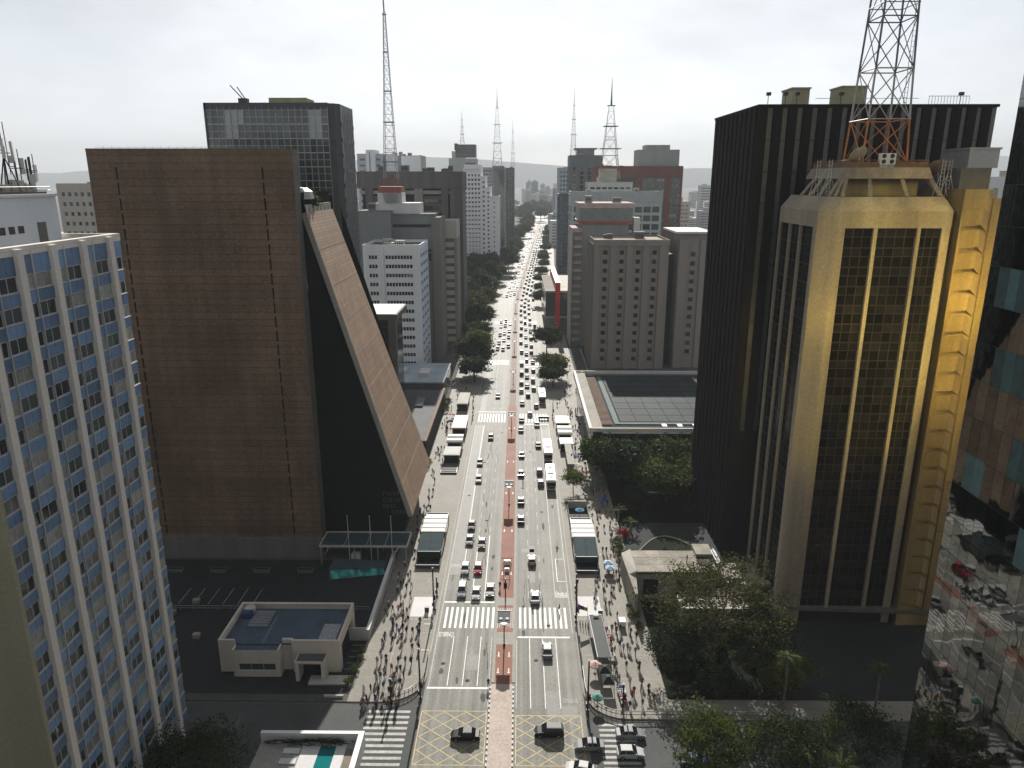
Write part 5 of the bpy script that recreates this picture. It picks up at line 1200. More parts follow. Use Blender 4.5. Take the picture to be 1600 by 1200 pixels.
# blocks standing behind and beside the viewpoint: they shade the street and show in the mirror glass
near_p = [far_mesh(*a) for a in ((34,40,92,far_m[3],11),(30,34,78,mat('dim_brown',(.14,.11,.09),.8,.15,.1,.3),12),(38,36,100,mat('dim_grey',(.11,.115,.12),.8,.15,.1,.3),13))]
spots = [(-66,-2,0,'on the left just behind the viewpoint'),(-64,-52,1,'second on the left behind the viewpoint'),(-62,-102,2,'third on the left behind the viewpoint'),(-66,-150,0,'fourth on the left behind the viewpoint'),(66,-22,2,'on the right just behind the viewpoint'),(64,-70,0,'second on the right behind the viewpoint'),(62,-120,1,'third on the right behind the viewpoint'),(64,-170,2,'fourth on the right behind the viewpoint'),(-112,10,2,'set back on the left behind the viewpoint'),(112,20,1,'set back on the right behind the viewpoint'),(-110,-70,1,'set back second on the left behind the viewpoint'),(110,-70,0,'set back second on the right behind the viewpoint'),(-30,-260,2,'at the left end of the avenue behind the viewpoint'),(34,-260,0,'at the right end of the avenue behind the viewpoint')]
for x, y, pi, w_ in spots:
    tag(link('city_block', near_p[pi], None, (x, y, 0)), f'tall block standing {w_}', 'building')
# ================================================================== VEHICLES
tyre_m = mat('tyre', (.015,.015,.016), .8, .2, 2, .2); rim_m = mat('wheel_rim', (.35,.35,.36), .4, .1, 2, .5, .6)
car_gl = glass('car_glass', (.012,.014,.016), .05, .2, .6); lamp_w = mat('headlamp', (.6,.6,.58), .15, .1, 1, .6); lamp_r = mat('tail_lamp', (.3,.02,.015), .25, .1, 1, .5)
def paint(name, c, r=.3):
    m = mat('paint_'+name, c, .42, .04, .5, .16); _, _, b = nodes_of(m); b.inputs['Coat Weight'].default_value = .05; b.inputs['Coat Roughness'].default_value = .08; return m
PAINT = {'white': paint('white',(.46,.46,.45)), 'silver': paint('silver',(.2,.203,.207)), 'grey': paint('grey',(.05,.052,.055)), 'black': paint('black',(.014,.014,.016)), 'red': paint('red',(.38,.02,.025)), 'blue': paint('blue',(.03,.06,.15)), 'beige': paint('beige',(.4,.36,.29))}
CARK = {  # length scale, cabin: (rear base, rear top, front top, front base), roof z, belt
 'hatchback': (.93, (-1.95,-1.55,.25,1.05), 1.5, 1.0), 'sedan': (1.04, (-1.55,-.95,.3,1.05), 1.46, .97), 'suv': (1.05, (-2.05,-1.75,.35,1.1), 1.72, 1.08)}
def car_meshes(kind):
    ls, (rb, rt_, ft_, fb), zr, zb = CARK[kind]
    rr = [(-2.15,.76,.36,.62,zb-.2),(-2.03,.85,.24,.66,zb-.05),(-1.3,.89,.2,.68,zb),(0,.9,.2,.7,zb),(1.0,.9,.2,.68,zb-.03),(1.7,.87,.2,.64,zb-.15),(2.05,.8,.24,.6,zb-.27),(2.16,.7,.34,.54,zb-.36)]
    b = MB(); n = len(b.v)
    for y,w,z0,zm,zt in rr: y *= ls; b.v += [(-w*.94,y,z0),(-w,y,zm),(-w*.93,y,zt),(w*.93,y,zt),(w,y,zm),(w*.94,y,z0)]
    for i in range(len(rr)-1):
        for k in range(6):
            j = (k+1) % 6; b.f.append((n+i*6+k, n+(i+1)*6+k, n+(i+1)*6+j, n+i*6+j)); b.m.append(0)
    b.f.append(tuple(n+k for k in range(6))); b.m.append(0); e = n+(len(rr)-1)*6; b.f.append(tuple(e+5-k for k in range(6))); b.m.append(0)
    wb, wt = .83, .64; Y = [q*ls for q in (rb,rt_,ft_,fb)]
    b.prism([(-wt,Y[1]),(wt,Y[1]),(wt,Y[2]),(-wt,Y[2])], zr-.05, zr)
    b.prism([(-wt*.85,Y[1]+.12),(wt*.85,Y[1]+.12),(wt*.85,Y[2]-.12),(-wt*.85,Y[2]-.12)], zr, zr+.025)
    for s in (-1,1):
        for (p,q) in (((s*wb,Y[0],zb-.04),(s*wt,Y[1],zr-.02)),((s*wb,Y[3],zb-.04),(s*wt,Y[2],zr-.02)),((s*wb,(Y[1]+Y[2])/2-.1,zb-.04),(s*wt,(Y[1]+Y[2])/2-.1,zr-.02))): b.tube(p,q,.05,4)
        b.box(s*.9-.12*(s<0), s*.9+.12*(s>0), Y[3]-.35, Y[3]-.15, zb-.02, zb+.14)
    g1 = [(-wb,Y[3],zb-.05),(wb,Y[3],zb-.05),(wt,Y[2],zr-.03),(-wt,Y[2],zr-.03)][::-1]; g2 = [(-wb,Y[0],zb-.05),(wb,Y[0],zb-.05),(wt,Y[1],zr-.03),(-wt,Y[1],zr-.03)]
    sd = [[(s*wb,Y[0],zb-.05),(s*wb,Y[3],zb-.05),(s*wt,Y[2],zr-.03),(s*wt,Y[1],zr-.03)] for s in (1,-1)]; sd[1] = sd[1][::-1]
    wh = MB().tube((-.11,0,0),(.11,0,0),.32,12,0)
    return b, g1, g2, sd, wh, ls
_car = {}; rim_me = MB().tube((-.115,0,0),(.115,0,0),.19,8,0).mesh('rim', rim_m)
def car(kind, colr, x, y, rz, label, group=None, detail=True):
    if kind not in _car:
        b, g1, g2, sd, wh, ls = car_meshes(kind)
        _car[kind] = (b, MB().face(g1).mesh('windscreen', car_gl), MB().face(g2).mesh('rear_window', car_gl), [MB().face(q).mesh('side_window', car_gl) for q in sd], wh.mesh('wheel', tyre_m), ls, MB().box(-.16,.16,-.05,.05,-.07,.07).mesh('headlight', lamp_w), MB().box(-.14,.14,-.05,.05,-.09,.09).mesh('tail_light', lamp_r), {}, {})
    b, ws, rw, sw, wh, ls, hl_, tl2, bodies, simple = _car[kind]; zb = CARK[kind][3]
    if not detail:
        if colr not in simple:
            _, g1, g2, sd, w2, _ = car_meshes(kind); c = MB(); c.v = list(b.v); c.f = list(b.f); c.m = list(b.m)
            for q in (g1, g2, *sd): c.face(q, 1)
            for sx in (-.78,.78):
                for sy in (-1.32,1.35): c.tube((sx-.1,sy*ls,.32),(sx+.1,sy*ls,.32),.32,8,2)
            simple[colr] = c.mesh('car', [PAINT[colr], car_gl, tyre_m])
        o = link('car', simple[colr], None, (x,y,.004), rz); return tag(o, label, 'car', group)
    t = thing('car', label, 'car', (0,0,0), group); t.name = 'car'
    if colr not in bodies: bodies[colr] = b.mesh('body', PAINT[colr])
    part('body', bodies[colr], None, t); part('windscreen', ws, None, t); part('rear_window', rw, None, t)
    for m in sw: part('side_window', m, None, t)
    for sx in (-.8,.8):
        for sy in (-1.32,1.35): wo = part('wheel', wh, None, t, (sx,sy*ls,.32)); part('rim', rim_me, None, wo, (sx,sy*ls,.32))
        part('headlight', hl_, None, t, (sx*.76,2.1*ls,zb-.37)); part('tail_light', tl2, None, t, (sx*.8,-2.12*ls,zb-.28))
    t.location = (x,y,.004); t.rotation_euler = (0,0,rz); return t
AWAY, NEAR_ = 0.0, math.pi
def at_px(u, v): q = on_ground(u,v,.8); return q.x, q.y
cars = [
 ('sedan','grey',737,819,NEAR_,'dark grey sedan rearmost of the queue in the studded lane'),
 ('sedan','silver',734,842,NEAR_,'silver-grey sedan third in the queue by the studded line'),
 ('sedan','silver',753,847,NEAR_,'pale silver car alone in the middle lane behind the red one'),
 ('hatchback','white',727,887,NEAR_,'white hatchback second in the outer lane beside the red car'),
 ('hatchback','red',747,887,NEAR_,'red car waiting in the queue before the zebra crossing'),
 ('suv','white',722,921,NEAR_,'white car with sunroof first at the stop line, outer lane'),
 ('sedan','white',744,925,NEAR_,'white sedan first at the stop line, middle lane'),
 ('sedan','white',766,920,NEAR_,'white sedan first at the stop line next to the cycle lane'),
 ('sedan','silver',750,721,NEAR_,'silver car level with the left pavement kiosks'),
 ('sedan','white',748,747,NEAR_,'white car beside the kiosks following the silver one'),
 ('hatchback','grey',767,682,NEAR_,'dark car alone on the empty left carriageway before the second crossing'),
 ('sedan','black',778,618,NEAR_,'dark car just leaving the tree shade on the left carriageway'),
 ('sedan','black',814,810,AWAY,'black car in the inner right lane beside the dark lamp shadow'),
 ('sedan','black',814,781,AWAY,'black car ahead in the inner right lane abreast of the second lamp'),
 ('hatchback','beige',831,873,AWAY,'small beige-roofed car in the middle of the right carriageway'),
 ('sedan','white',836,931,AWAY,'white sedan crossing the zebra on the right carriageway'),
 ('sedan','silver',855,1014,AWAY,'silver car waiting just behind the right stop line'),
 ('sedan','black',727,1146,rad(90),'black car turning across the left yellow box'),
 ('suv','black',858,1141,rad(90),'large black car crossing the right yellow box'),
 ('sedan','silver',921,1162,rad(90),'dark silver car at the right edge of the yellow box'),
 ('sedan','white',908,1199,rad(78),'white car cut by the bottom edge of the picture'),
 ('sedan','silver',985,1144,rad(-90),'silver-white car on the right side-street zebra'),
 ('hatchback','white',985,1174,rad(-90),'white car behind trees on the side-street zebra'),
 ('sedan','grey',1088,1143,rad(-90),'shaded car farther along the right side street'),
 ('sedan','blue',1086,1186,rad(-90),'shaded car under the palm on the right side street'),
 ('sedan','black',814,738,AWAY,'black car in the inner right lane opposite the white kiosk'),
 ('hatchback','silver',843,735,AWAY,'silver car right behind another beside the rear bus'),
 ('hatchback','silver',845,753,AWAY,'pale roofed dark car alongside the rear bus'),
 ('sedan','silver',815,709,AWAY,'grey car in the inner right lane before the second crossing'),
 ('sedan','grey',841,694,AWAY,'grey car in the middle right lane beside the front bus'),
 ('sedan','silver',814,670,AWAY,'silver-roofed car just short of the second crossing, inner lane'),
 ('sedan','silver',839,662,AWAY,'silver car at the stop line of the second crossing, third lane'),
 ('sedan','black',815,655,AWAY,'dark car on the second crossing, inner lane'),
 ('hatchback','white',828,646,AWAY,'white car past the second crossing in the second lane'),
 ('hatchback','white',857,730,AWAY,'white car between the two buses in the bus lane'),
 ('hatchback','beige',838,633,AWAY,'light car leaving the tree shade in the third lane'),
]
for k, c, u, v, rz, lb in cars:
    x, y = at_px(u, v); car(k, c, x, y, rz, lb)
rc = random.Random(21); busy = []
ORD = 'first second third fourth fifth sixth seventh eighth ninth tenth eleventh twelfth thirteenth fourteenth fifteenth sixteenth seventeenth eighteenth nineteenth twentieth'.split() + ['twenty-' + q for q in 'first second third fourth fifth sixth seventh eighth ninth'.split()] + ['farthest']
def lane(xl, ya, yb, s0, s1, rz, where, grp, n_max=999):
    y = ya + rc.uniform(0,s0); n = 0
    while y < yb and n < n_max:
        c = rc.choice(('white','silver','silver','grey','grey','black','black','black','red' if rc.random() < .3 else 'grey','blue' if rc.random() < .3 else 'silver'))
        car(rc.choice(('hatchback','sedan','sedan','suv')), c, cx(y)+xl+rc.uniform(-.25,.25), y, rz+rc.uniform(-.01,.01)-math.atan(.042)*(y > BEND), f'{ORD[min(n,29)]} car, {c}, {where}', grp, detail=y < 330)
        y += rc.uniform(s0,s1); n += 1
for i, x in enumerate((3.3,5.8,8.4)):
    wh_ = ('inner','middle','third')[i] + ' lane'
    lane(x, 262+i*6, 335, 11, 17, AWAY, f'heading away in the {wh_} past the second crossing', 'cars heading away past the shade trees')
    lane(x, 340, 500, 13, 23, AWAY, f'heading away in the {wh_} beside the red-framed museum', 'cars heading away by the museum')
    lane(x, 505, 900, 16, 27, AWAY, f'heading away in the {wh_} beyond the bend', 'cars heading away beyond the bend')
    lane(x, 905, 1400, 26, 48, AWAY, f'heading away in the {wh_} far down the avenue', 'cars heading away far off')
for i, x in enumerate((-3.3,-5.9,-8.4)):
    wh_ = ('inner','middle','outer')[i] + ' lane'
    lane(x, 352, 440, 13, 26, NEAR_, f'approaching in the {wh_} beside the park trees', 'cars approaching beside the park')
    lane(x, 520, 900, 20, 36, NEAR_, f'approaching in the {wh_} beyond the bend', 'cars approaching beyond the bend')
    lane(x, 910, 1400, 30, 56, NEAR_, f'approaching in the {wh_} far down the avenue', 'cars approaching far off')
lane(11.2, 345, 900, 36, 60, AWAY, 'heading away in the kerb lane under the trees', 'cars heading away in the kerb lane')
def bus(x, y, rz, label):
    t = thing('bus', label, 'bus', (0,0,0)); W_, L_, H_ = 1.27, 6.2, 3.15
    b = MB().prism([(-W_,-L_),(W_,-L_),(W_,L_-.5),(W_*.86,L_),(-W_*.86,L_),(-W_,L_-.5)], .32, 1.25, 0); b.prism([(-W_*.97,-L_+.05),(W_*.97,-L_+.05),(W_*.97,L_-.5),(W_*.83,L_-.06),(-W_*.83,L_-.06),(-W_*.97,L_-.5)], 1.25, 2.5, 1); b.prism([(-W_,-L_),(W_,-L_),(W_,L_-.5),(W_*.86,L_),(-W_*.86,L_),(-W_,L_-.5)], 2.5, H_-.12, 0); b.prism([(-W_*.9,-L_+.15),(W_*.9,-L_+.15),(W_*.9,L_-.6),(-W_*.9,L_-.6)], H_-.12, H_, 0)
    for s in (-1,1):
        for k in range(8): b.box(s*W_-.02,s*W_+.02,-L_+.1+k*1.6,-L_+.26+k*1.6,1.25,2.5,0)
    part('body', b, [white_p, car_gl], t); part('roof_unit', MB().box(-.8,.8,-1.8,.6,H_,H_+.22), white_w, t); part('roof_hatch', MB().box(-.4,.4,2.6,3.5,H_,H_+.1), concrete_lt, t); part('roof_hatch', MB().box(-.4,.4,-4.4,-3.5,H_,H_+.1), concrete_lt, t)
    part('rear_engine_grille', MB().box(-.9,.9,-L_-.03,-L_+.02,.6,1.2), dark_metal, t)
    wm = MB().tube((-.15,0,0),(.15,0,0),.48,14,0).tube((-.16,0,0),(.16,0,0),.25,8,1).mesh('wheel',[tyre_m,rim_m])
    for sx in (-1.12,1.12):
        for sy in (-3.9,3.7): part('wheel', wm, None, t, (sx,sy,.48))
        part('tail_light', MB().box(sx*.85-.12,sx*.85+.12,-L_-.04,-L_+.02,1.0,1.25), lamp_r, t)
    t.location = (x,y,.004); t.rotation_euler = (0,0,rz)
bus(11.3, 190.5, AWAY, 'white bus at the kerb beside the round street tree')
bus(11.25, 211.5, AWAY, 'white bus ahead of the other beside the white kiosks')
bus(11.2, 270.5, AWAY, 'grey-roofed bus in the shade of the right-hand tree')
# motorcyclists are tiny; one police barrier truck stands on the second crossing
bl = thing('road_barrier', 'blue barrier lying across the second zebra crossing', 'barrier', (11,246,0)); part('board', MB().box(9.2,13.0,245.6,246.3,.5,1.3), PAINT['blue'], bl); part('foot', MB().box(9.4,9.8,245.2,246.7,0,.5), dark_metal, bl); part('foot', MB().box(12.4,12.8,245.2,246.7,0,.5), dark_metal, bl)

# ================================================================== PEOPLE
skin_m = mat('skin', (.28,.17,.11), .6, .15, 3, .3); hair_m = mat('hair', (.02,.016,.013), .7, .2, 3, .3); shoe_m = mat('shoe', (.03,.03,.03), .7, .2, 3, .3)
CL = {'black':(.015,.015,.017),'white':(.6,.6,.58),'grey':(.14,.14,.145),'red':(.35,.03,.03),'navy':(.025,.035,.08),'blue':(.08,.15,.32),'beige':(.4,.34,.26),'green':(.05,.14,.08),'pink':(.5,.25,.26),'brown':(.12,.07,.05)}
cloth = {k: mat('cloth_'+k, c, .9, .12, 3, .2) for k, c in CL.items()}
def body_pose(pose):
    st = pose != 'stand'; s = 1 if pose == 'walk' else (-1 if pose == 'walk_b' else .15)
    J = {'pel':((0,0,.95),.15),'bel':((0,.01,1.12),.135),'che':((0,.02,1.33),.16),'nek':((0,.02,1.49),.06),'hea':((0,.04,1.60),.095),'top':((0,.03,1.70),.085)}
    for n_, sx in (('l',-1),('r',1)):
        f = s*sx
        J['hip'+n_] = ((sx*.095,0,.88),.1); J['kne'+n_] = ((sx*.10,.17*f+.03,.5),.07); J['ank'+n_] = ((sx*.105,.28*f-.06*(f<0),.09+.05*(f<0)*st),.047); J['toe'+n_] = ((sx*.115,.28*f+.15,.04+.02*(f<0)*st),.042)
        J['sho'+n_] = ((sx*.19,.02,1.41),.07); J['elb'+n_] = ((sx*.25,-.13*f,1.13),.048); J['han'+n_] = ((sx*.24,-.19*f+.1,.9),.036); J['fin'+n_] = ((sx*.235,-.19*f+.13,.81),.028)
    E_ = [('pel','bel'),('bel','che'),('che','nek'),('nek','hea'),('hea','top')]
    for n_ in 'lr': E_ += [('pel','hip'+n_),('hip'+n_,'kne'+n_),('kne'+n_,'ank'+n_),('ank'+n_,'toe'+n_),('che','sho'+n_),('sho'+n_,'elb'+n_),('elb'+n_,'han'+n_),('han'+n_,'fin'+n_)]
    ks = list(J); me = bpy.data.meshes.new('figure'); me.from_pydata([J[k][0] for k in ks],[(ks.index(a),ks.index(c)) for a,c in E_],[])
    o = bpy.data.objects.new('figure', me); COL.objects.link(o); o.modifiers.new('s','SKIN'); sv = me.skin_vertices[0].data
    for i, k in enumerate(ks): r = J[k][1]; sv[i].radius = (r*1.25, r*.85) if k in ('che','bel','pel') else (r, r)
    sv[0].use_root = True
    sb = o.modifiers.new('d','SUBSURF'); sb.levels = 1; sb.render_levels = 1
    dg = bpy.context.evaluated_depsgraph_get(); out = bpy.data.meshes.new_from_object(o.evaluated_get(dg)); bpy.data.objects.remove(o)
    mi = []
    for p in out.polygons:
        c = p.center; r_ = math.hypot(c.x, c.y)
        if c.z > 1.5: mi.append(4 if (c.z > 1.66 or c.y < .02) else 3)
        elif c.z < .1: mi.append(2)
        elif abs(c.x) > .2 and c.z < 1.15: mi.append(3)
        elif c.z < .93: mi.append(1)
        else: mi.append(0)
    out.polygons.foreach_set('use_smooth', [True]*len(out.polygons)); return out, mi
_pose = {k: body_pose(k) for k in ('walk','walk_b','stand')}; _pp = {}
def person(x, y, rz, pose, top_, bot_, label, group, z=PZ, sc=1.):
    key = (pose, top_, bot_)
    if key not in _pp:
        me, mi = _pose[pose]; m2 = me.copy(); m2.name = 'person'; m2.materials.clear()
        for m in (cloth[top_], cloth[bot_], shoe_m, skin_m, hair_m): m2.materials.append(m)
        m2.polygons.foreach_set('material_index', mi); _pp[key] = m2
    o = link('person', _pp[key], None, (x,y,z), rz); o.scale = (sc,sc,sc); return tag(o, label, 'person', group)
rp_ = random.Random(9); taken = []
TOPS = ['black','black','black','white','grey','navy','red','blue','beige','green','pink','brown','white','grey']; BOTS = ['black','navy','black','grey','blue','brown','black']
def crowd(n, box, where, grp, still=.3, aw=None):
    xa, xb, ya, yb = box; k = 0; tries = 0
    while k < n and tries < n*30:
        tries += 1; y = rp_.uniform(ya,yb); x = rp_.uniform(xa,xb) + cx(y)
        if any((x-a)**2+(y-c)**2 < .5 for a, c in taken[-120:]): continue
        taken.append((x,y)); tp, bt_ = rp_.choice(TOPS), rp_.choice(BOTS); st = rp_.random() < still
        rz = rp_.uniform(0,6.28) if st else (rp_.choice((0,math.pi)) + rp_.gauss(0,.25))
        person(x, y, rz, 'stand' if st else rp_.choice(('walk','walk_b')), tp, bt_, f'person in {tp} top and {bt_} trousers {where}', grp, PZ if abs(x-cx(y)) > 13.2 and y > 100.5 else .01, rp_.uniform(.92,1.06)); k += 1
crowd(24, (-23.3,-16.8,97.0,103.5), 'in the dense group at the left corner crossing', 'crowd at the left corner crossing', .3)
crowd(9, (-19,-16.2,101.5,110), 'walking behind the curved railing on the left corner', 'walkers by the curved railing', .1)
crowd(10, (-22.6,-18.6,104,111), 'on the left pavement just beyond the corner group', 'walkers beyond the left corner', .1)
crowd(22, (-22.8,-15.5,113,123), 'on the left pavement beside the zebra crossing', 'walkers left of the zebra', .15)
crowd(22, (-23.6,-19.2,121,140), 'along the shadow edge left of the metro entrance', 'walkers along the left shadow edge', .2)
crowd(12, (-23.4,-20.6,142,166), 'passing the left metro entrance', 'walkers beside the left metro entrance', .2)
crowd(14, (-22.8,-20.2,168,205), 'on the pavement under the foot of the slope', 'walkers under the slope', .2)
crowd(20, (-24.2,-20.2,206,262), 'beside the left kiosks', 'walkers beside the left kiosks', .3)
crowd(16, (-24.0,-14.5,262,335), 'on the left pavement near the big shade tree', 'walkers near the left shade tree', .2)
crowd(26, (20.0,24.6,98.5,124), 'passing the row of stalls on the right pavement', 'walkers by the stalls', .15)
crowd(10, (18.3,19.8,104,120), 'standing at the row of stalls', 'people at the stalls', .8)
crowd(24, (17.5,24.6,126,142), 'on the right pavement by the white ramp', 'walkers near the right ramp', .2)
crowd(22, (21.0,25.5,142,164), 'passing the right metro entrance', 'walkers beside the right metro entrance', .15)
crowd(24, (20.6,26.2,166,205), 'along the dark garden on the right pavement', 'walkers beside the garden', .2)
crowd(30, (18.6,24.0,205,258), 'among the right-hand kiosks', 'people among the right kiosks', .45)
crowd(13, (15.0,25.5,258,330), 'on the right pavement near the shade tree', 'walkers near the right shade tree', .2)
q = on_ground(874,950,0.8); person(q.x,q.y,rad(90),'walk','black','black','lone person in black stepping onto the right zebra',None,.01)
q = on_ground(781,915,.8); person(q.x,q.y,0,'walk','black','navy','lone person in black on the red cycle lane beyond the zebra',None,.06)
q = on_ground(763,1068,.8); person(q.x,q.y,0,'stand','navy','black','person in navy standing at the median edge by the lamp shadow',None,.13)
person(37.2,135.2,rad(60),'stand','black','black','person in black standing on the pavilion roof',None,6.0)
# ================================================================== TREES AND PLANTS
import numpy as np
leaf_a = leafmat('leaf_dark', (.013,.028,.007), (.05,.066,.014), .34); leaf_b = leafmat('leaf_fresh', (.025,.05,.008), (.092,.11,.02), .38); leaf_c = leafmat('leaf_olive', (.022,.03,.009), (.078,.08,.022), .36)
bark = mat('bark', (.09,.07,.055), .95, .3, 1.5, .1, fine=.2); bark_p = mat('bark_pale', (.22,.19,.16), .9, .25, 1.5, .15)
def crown_mesh(name, rx, rz, clumps, per, leaf, m, seed, spread_=.34, hollow=.35, flat=.0, zc=0., lower=-.45):
    r = np.random.default_rng(seed); P = []
    while len(P) < clumps:
        p = r.normal(size=3); p /= np.linalg.norm(p); 
        if p[2] < lower: continue
        q = p * (hollow + (1-hollow) * r.random() ** .45) * (1 + .16*math.sin(3.1*math.atan2(p[1],p[0])+seed) + .1*r.normal()); P.append(q)
    V = []; F = []
    for c in P:
        cr = spread_ * (.6 + .8*r.random())
        L = c + r.normal(size=(per,3)) * cr * np.array([.5,.5,.36])
        for q in L:
            s = leaf * (.6 + .8*r.random()); n_ = r.normal(size=3) + np.array([0,0,.7]); n_ /= np.linalg.norm(n_)
            a = np.cross(n_, r.normal(size=3)); a /= (np.linalg.norm(a) + 1e-9); b_ = np.cross(n_, a); o_ = q * np.array([rx,rx,rz]) + np.array([0,0,zc])
            k = len(V); V += [tuple(o_ - a*s*.5), tuple(o_ + b_*s*.32), tuple(o_ + a*s*.5), tuple(o_ - b_*s*.32)]; F.append((k,k+1,k+2,k+3))
    me = bpy.data.meshes.new(name); me.from_pydata(V, [], F); me.materials.append(m); me.update(); return me
def trunk_mb(h, r0, limbs, rx, rz, zc, seed, lean=.04):
    r = random.Random(seed); b = MB(); top = (r.uniform(-1,1)*h*lean, r.uniform(-1,1)*h*lean, h)
    b.path([(0,0,0),(top[0]*.4,top[1]*.5,h*.5),top], r0, 7, 0, r0*.62)
    for k in range(limbs):
        a = 6.28*k/limbs + r.uniform(-.3,.3); e = (math.cos(a)*rx*r.uniform(.5,.85), math.sin(a)*rx*r.uniform(.5,.85), zc + rz*r.uniform(-.1,.6)); m_ = tuple(top[i]*.45 + e[i]*.55 + (r.uniform(-.3,.3) if i < 2 else r.uniform(.2,.8)) for i in range(3))
        b.path([top, m_, e], r0*.5, 5, 0, r0*.1)
        f = (e[0]*.7+r.uniform(-2,2), e[1]*.7+r.uniform(-2,2), e[2]+rz*.2); b.path([m_, f], r0*.25, 4, 0, r0*.07)
    b.smooth = True; return b
KIND = {}
def kind(k, h, r0, rx, rz, zc, clumps, per, leaf, m, seed, limbs=6, bk=None, **kw):
    KIND[k] = (crown_mesh('crown', rx, rz, clumps, per, leaf, m, seed, zc=zc, **kw), trunk_mb(h, r0, limbs, rx, rz, zc, seed).mesh('trunk', bk or bark))
kind('street', 4.2, .3, 6.4, 4.2, 7.4, 130, 60, .85, leaf_a, 1); kind('street2', 4.0, .28, 5.6, 3.9, 6.8, 115, 60, .8, leaf_b, 2); kind('park', 7, .4, 7.8, 6.2, 11.5, 140, 60, 1.15, leaf_a, 3); kind('park2', 6, .38, 6.9, 5.4, 9.6, 125, 60, 1.05, leaf_c, 4)
kind('small', 2.6, .16, 3.3, 2.4, 4.4, 60, 42, .42, leaf_b, 5); kind('airy', 6.0, .42, 11.2, 5.6, 11.0, 190, 60, .40, leaf_c, 6, limbs=10, bk=bark_p, spread_=.17, hollow=.25, lower=-.8); kind('near', 3.4, .25, 5.4, 3.6, 6.4, 130, 60, .36, leaf_b, 8, spread_=.26); kind('neardk', 3.4, .25, 6.0, 4.2, 7.0, 120, 60, .38, leaf_a, 9, spread_=.27)
def tree(k, x, y, label, s=1., group=None, z=0., name='tree'):
    t = thing(name, label, 'tree', (0,0,0), group); c, b = KIND[k]
    part('trunk', b, None, t); part('crown', c, None, t); t.location = (x,y,z); t.rotation_euler = (0,0,RND.uniform(0,6.28)); t.scale = (s,s,s*RND.uniform(.92,1.08)); return t
tree('airy', 37.5, 112.0, 'large airy olive tree in front of the concrete pavilion', 1.05)
tree('neardk', 29.0, 107.5, 'dark tree beside the right pavement below the airy one', .85)
tree('near', 29.8, 84.5, 'sunlit leafy tree at the bottom right beside the side street', .95)
tree('neardk', 39.5, 84.0, 'rounded dark tree at the bottom edge under the palms', .9)
tree('neardk', 51.0, 86.0, 'shaded tree at the bottom edge near the mirror building', .9)
tree('neardk', 42.8, 108.5, 'dark tree right of the airy one beside the tower base', .95)
tree('near', 45.5, 102, 'half-lit tree left of the slim palm', .8)
tree('neardk', -40.5, 77.5, 'dark tree beside the white-walled terrace at the bottom left', 1.05)
tree('neardk', -49.5, 81, 'dark tree at the foot of the blue-panelled tower', .95)
tree('street2', 26.5, 197, 'tree at the corner of the low glass-roofed hall', 1.0)
tree('street', 30.5, 189, 'dark spreading tree between the hall and the pavement', 1.1)
for i, (x,y,s,l) in enumerate(((37,183,1.0,'round-topped garden tree lit along its crown'),(44.5,192,.95,'garden tree nearest the black tower'),(41,176,.9,'shaded garden tree in the middle of the lawn'),(48.5,184,.9,'garden tree against the black tower wall'))): tree(('street2','street','street','street2')[i], x,y,l,s)
tree('small', 17.2, 183, 'small round street tree beside the rear bus', 1.0)
tree('street', 15.8, 352, 'spreading tree over the right kerb before the museum', 1.05)
tree('street2', 16.8, 302, 'tree shading the bus on the right pavement', .95)
tree('street', 16.2, 288, 'second shade tree on the right pavement nearer the kiosks', .8)
tree('park', -17.5, 312, 'big dark tree overhanging the left carriageway', .92)
tree('street', -16.5, 296, 'tree in front of the big dark one on the left kerb', .9)
tree('street2', -18.5, 352, 'bright green tree behind the big dark one', 1.0)
tree('street', -19.5, 374, 'tree on the left kerb by the striped block', .95)
pl = [(-22,395,'park',1.0),(-30,408,'park2',1.1),(-20,418,'street',1.1),(-36,425,'park',1.15),(-25,440,'park2',1.05),(-44,445,'park',1.2),(-31,462,'park',1.2),(-21,470,'park2',1.0),(-40,485,'park',1.2),(-27,500,'park',1.1),(-50,500,'park',1.25),(-22,525,'park2',1.0),(-36,535,'park',1.25),(-24,560,'park',1.1),(-46,560,'park',1.3),(-33,585,'park',1.2),(-21,600,'park2',1.05),(-40,615,'park',1.2),(-26,628,'park',1.1)]
for i_,(x,y,k,s) in enumerate(pl): tree(k, x+cx(y), y, f'{ORD[i_]} tree from the near end of the dense dark grove left of the avenue', s, 'park trees left of the avenue')
for k in range(26):
    y = 660 + k*34 + RND.uniform(-8,8); tree(RND.choice(('park','park2','street')), cx(y)-RND.uniform(15,26), y, f'{ORD[k]} hazy tree along the left kerb beyond the white apartments', RND.uniform(.9,1.25), 'left avenue trees far off')
for k in range(16):
    y = 480 + k*55 + RND.uniform(-10,10); tree(RND.choice(('street','street2')), cx(y)+RND.uniform(14.5,18), y, f'{ORD[k]} hazy tree along the right kerb beyond the museum', RND.uniform(.7,1.0), 'right avenue trees far off')
for k in range(30):
    y = RND.uniform(1520,2150); tree('park', cx(y)+RND.uniform(-45,40), y, 'hazy tree in the green mass closing the avenue', RND.uniform(1.2,1.7), 'trees closing the avenue')
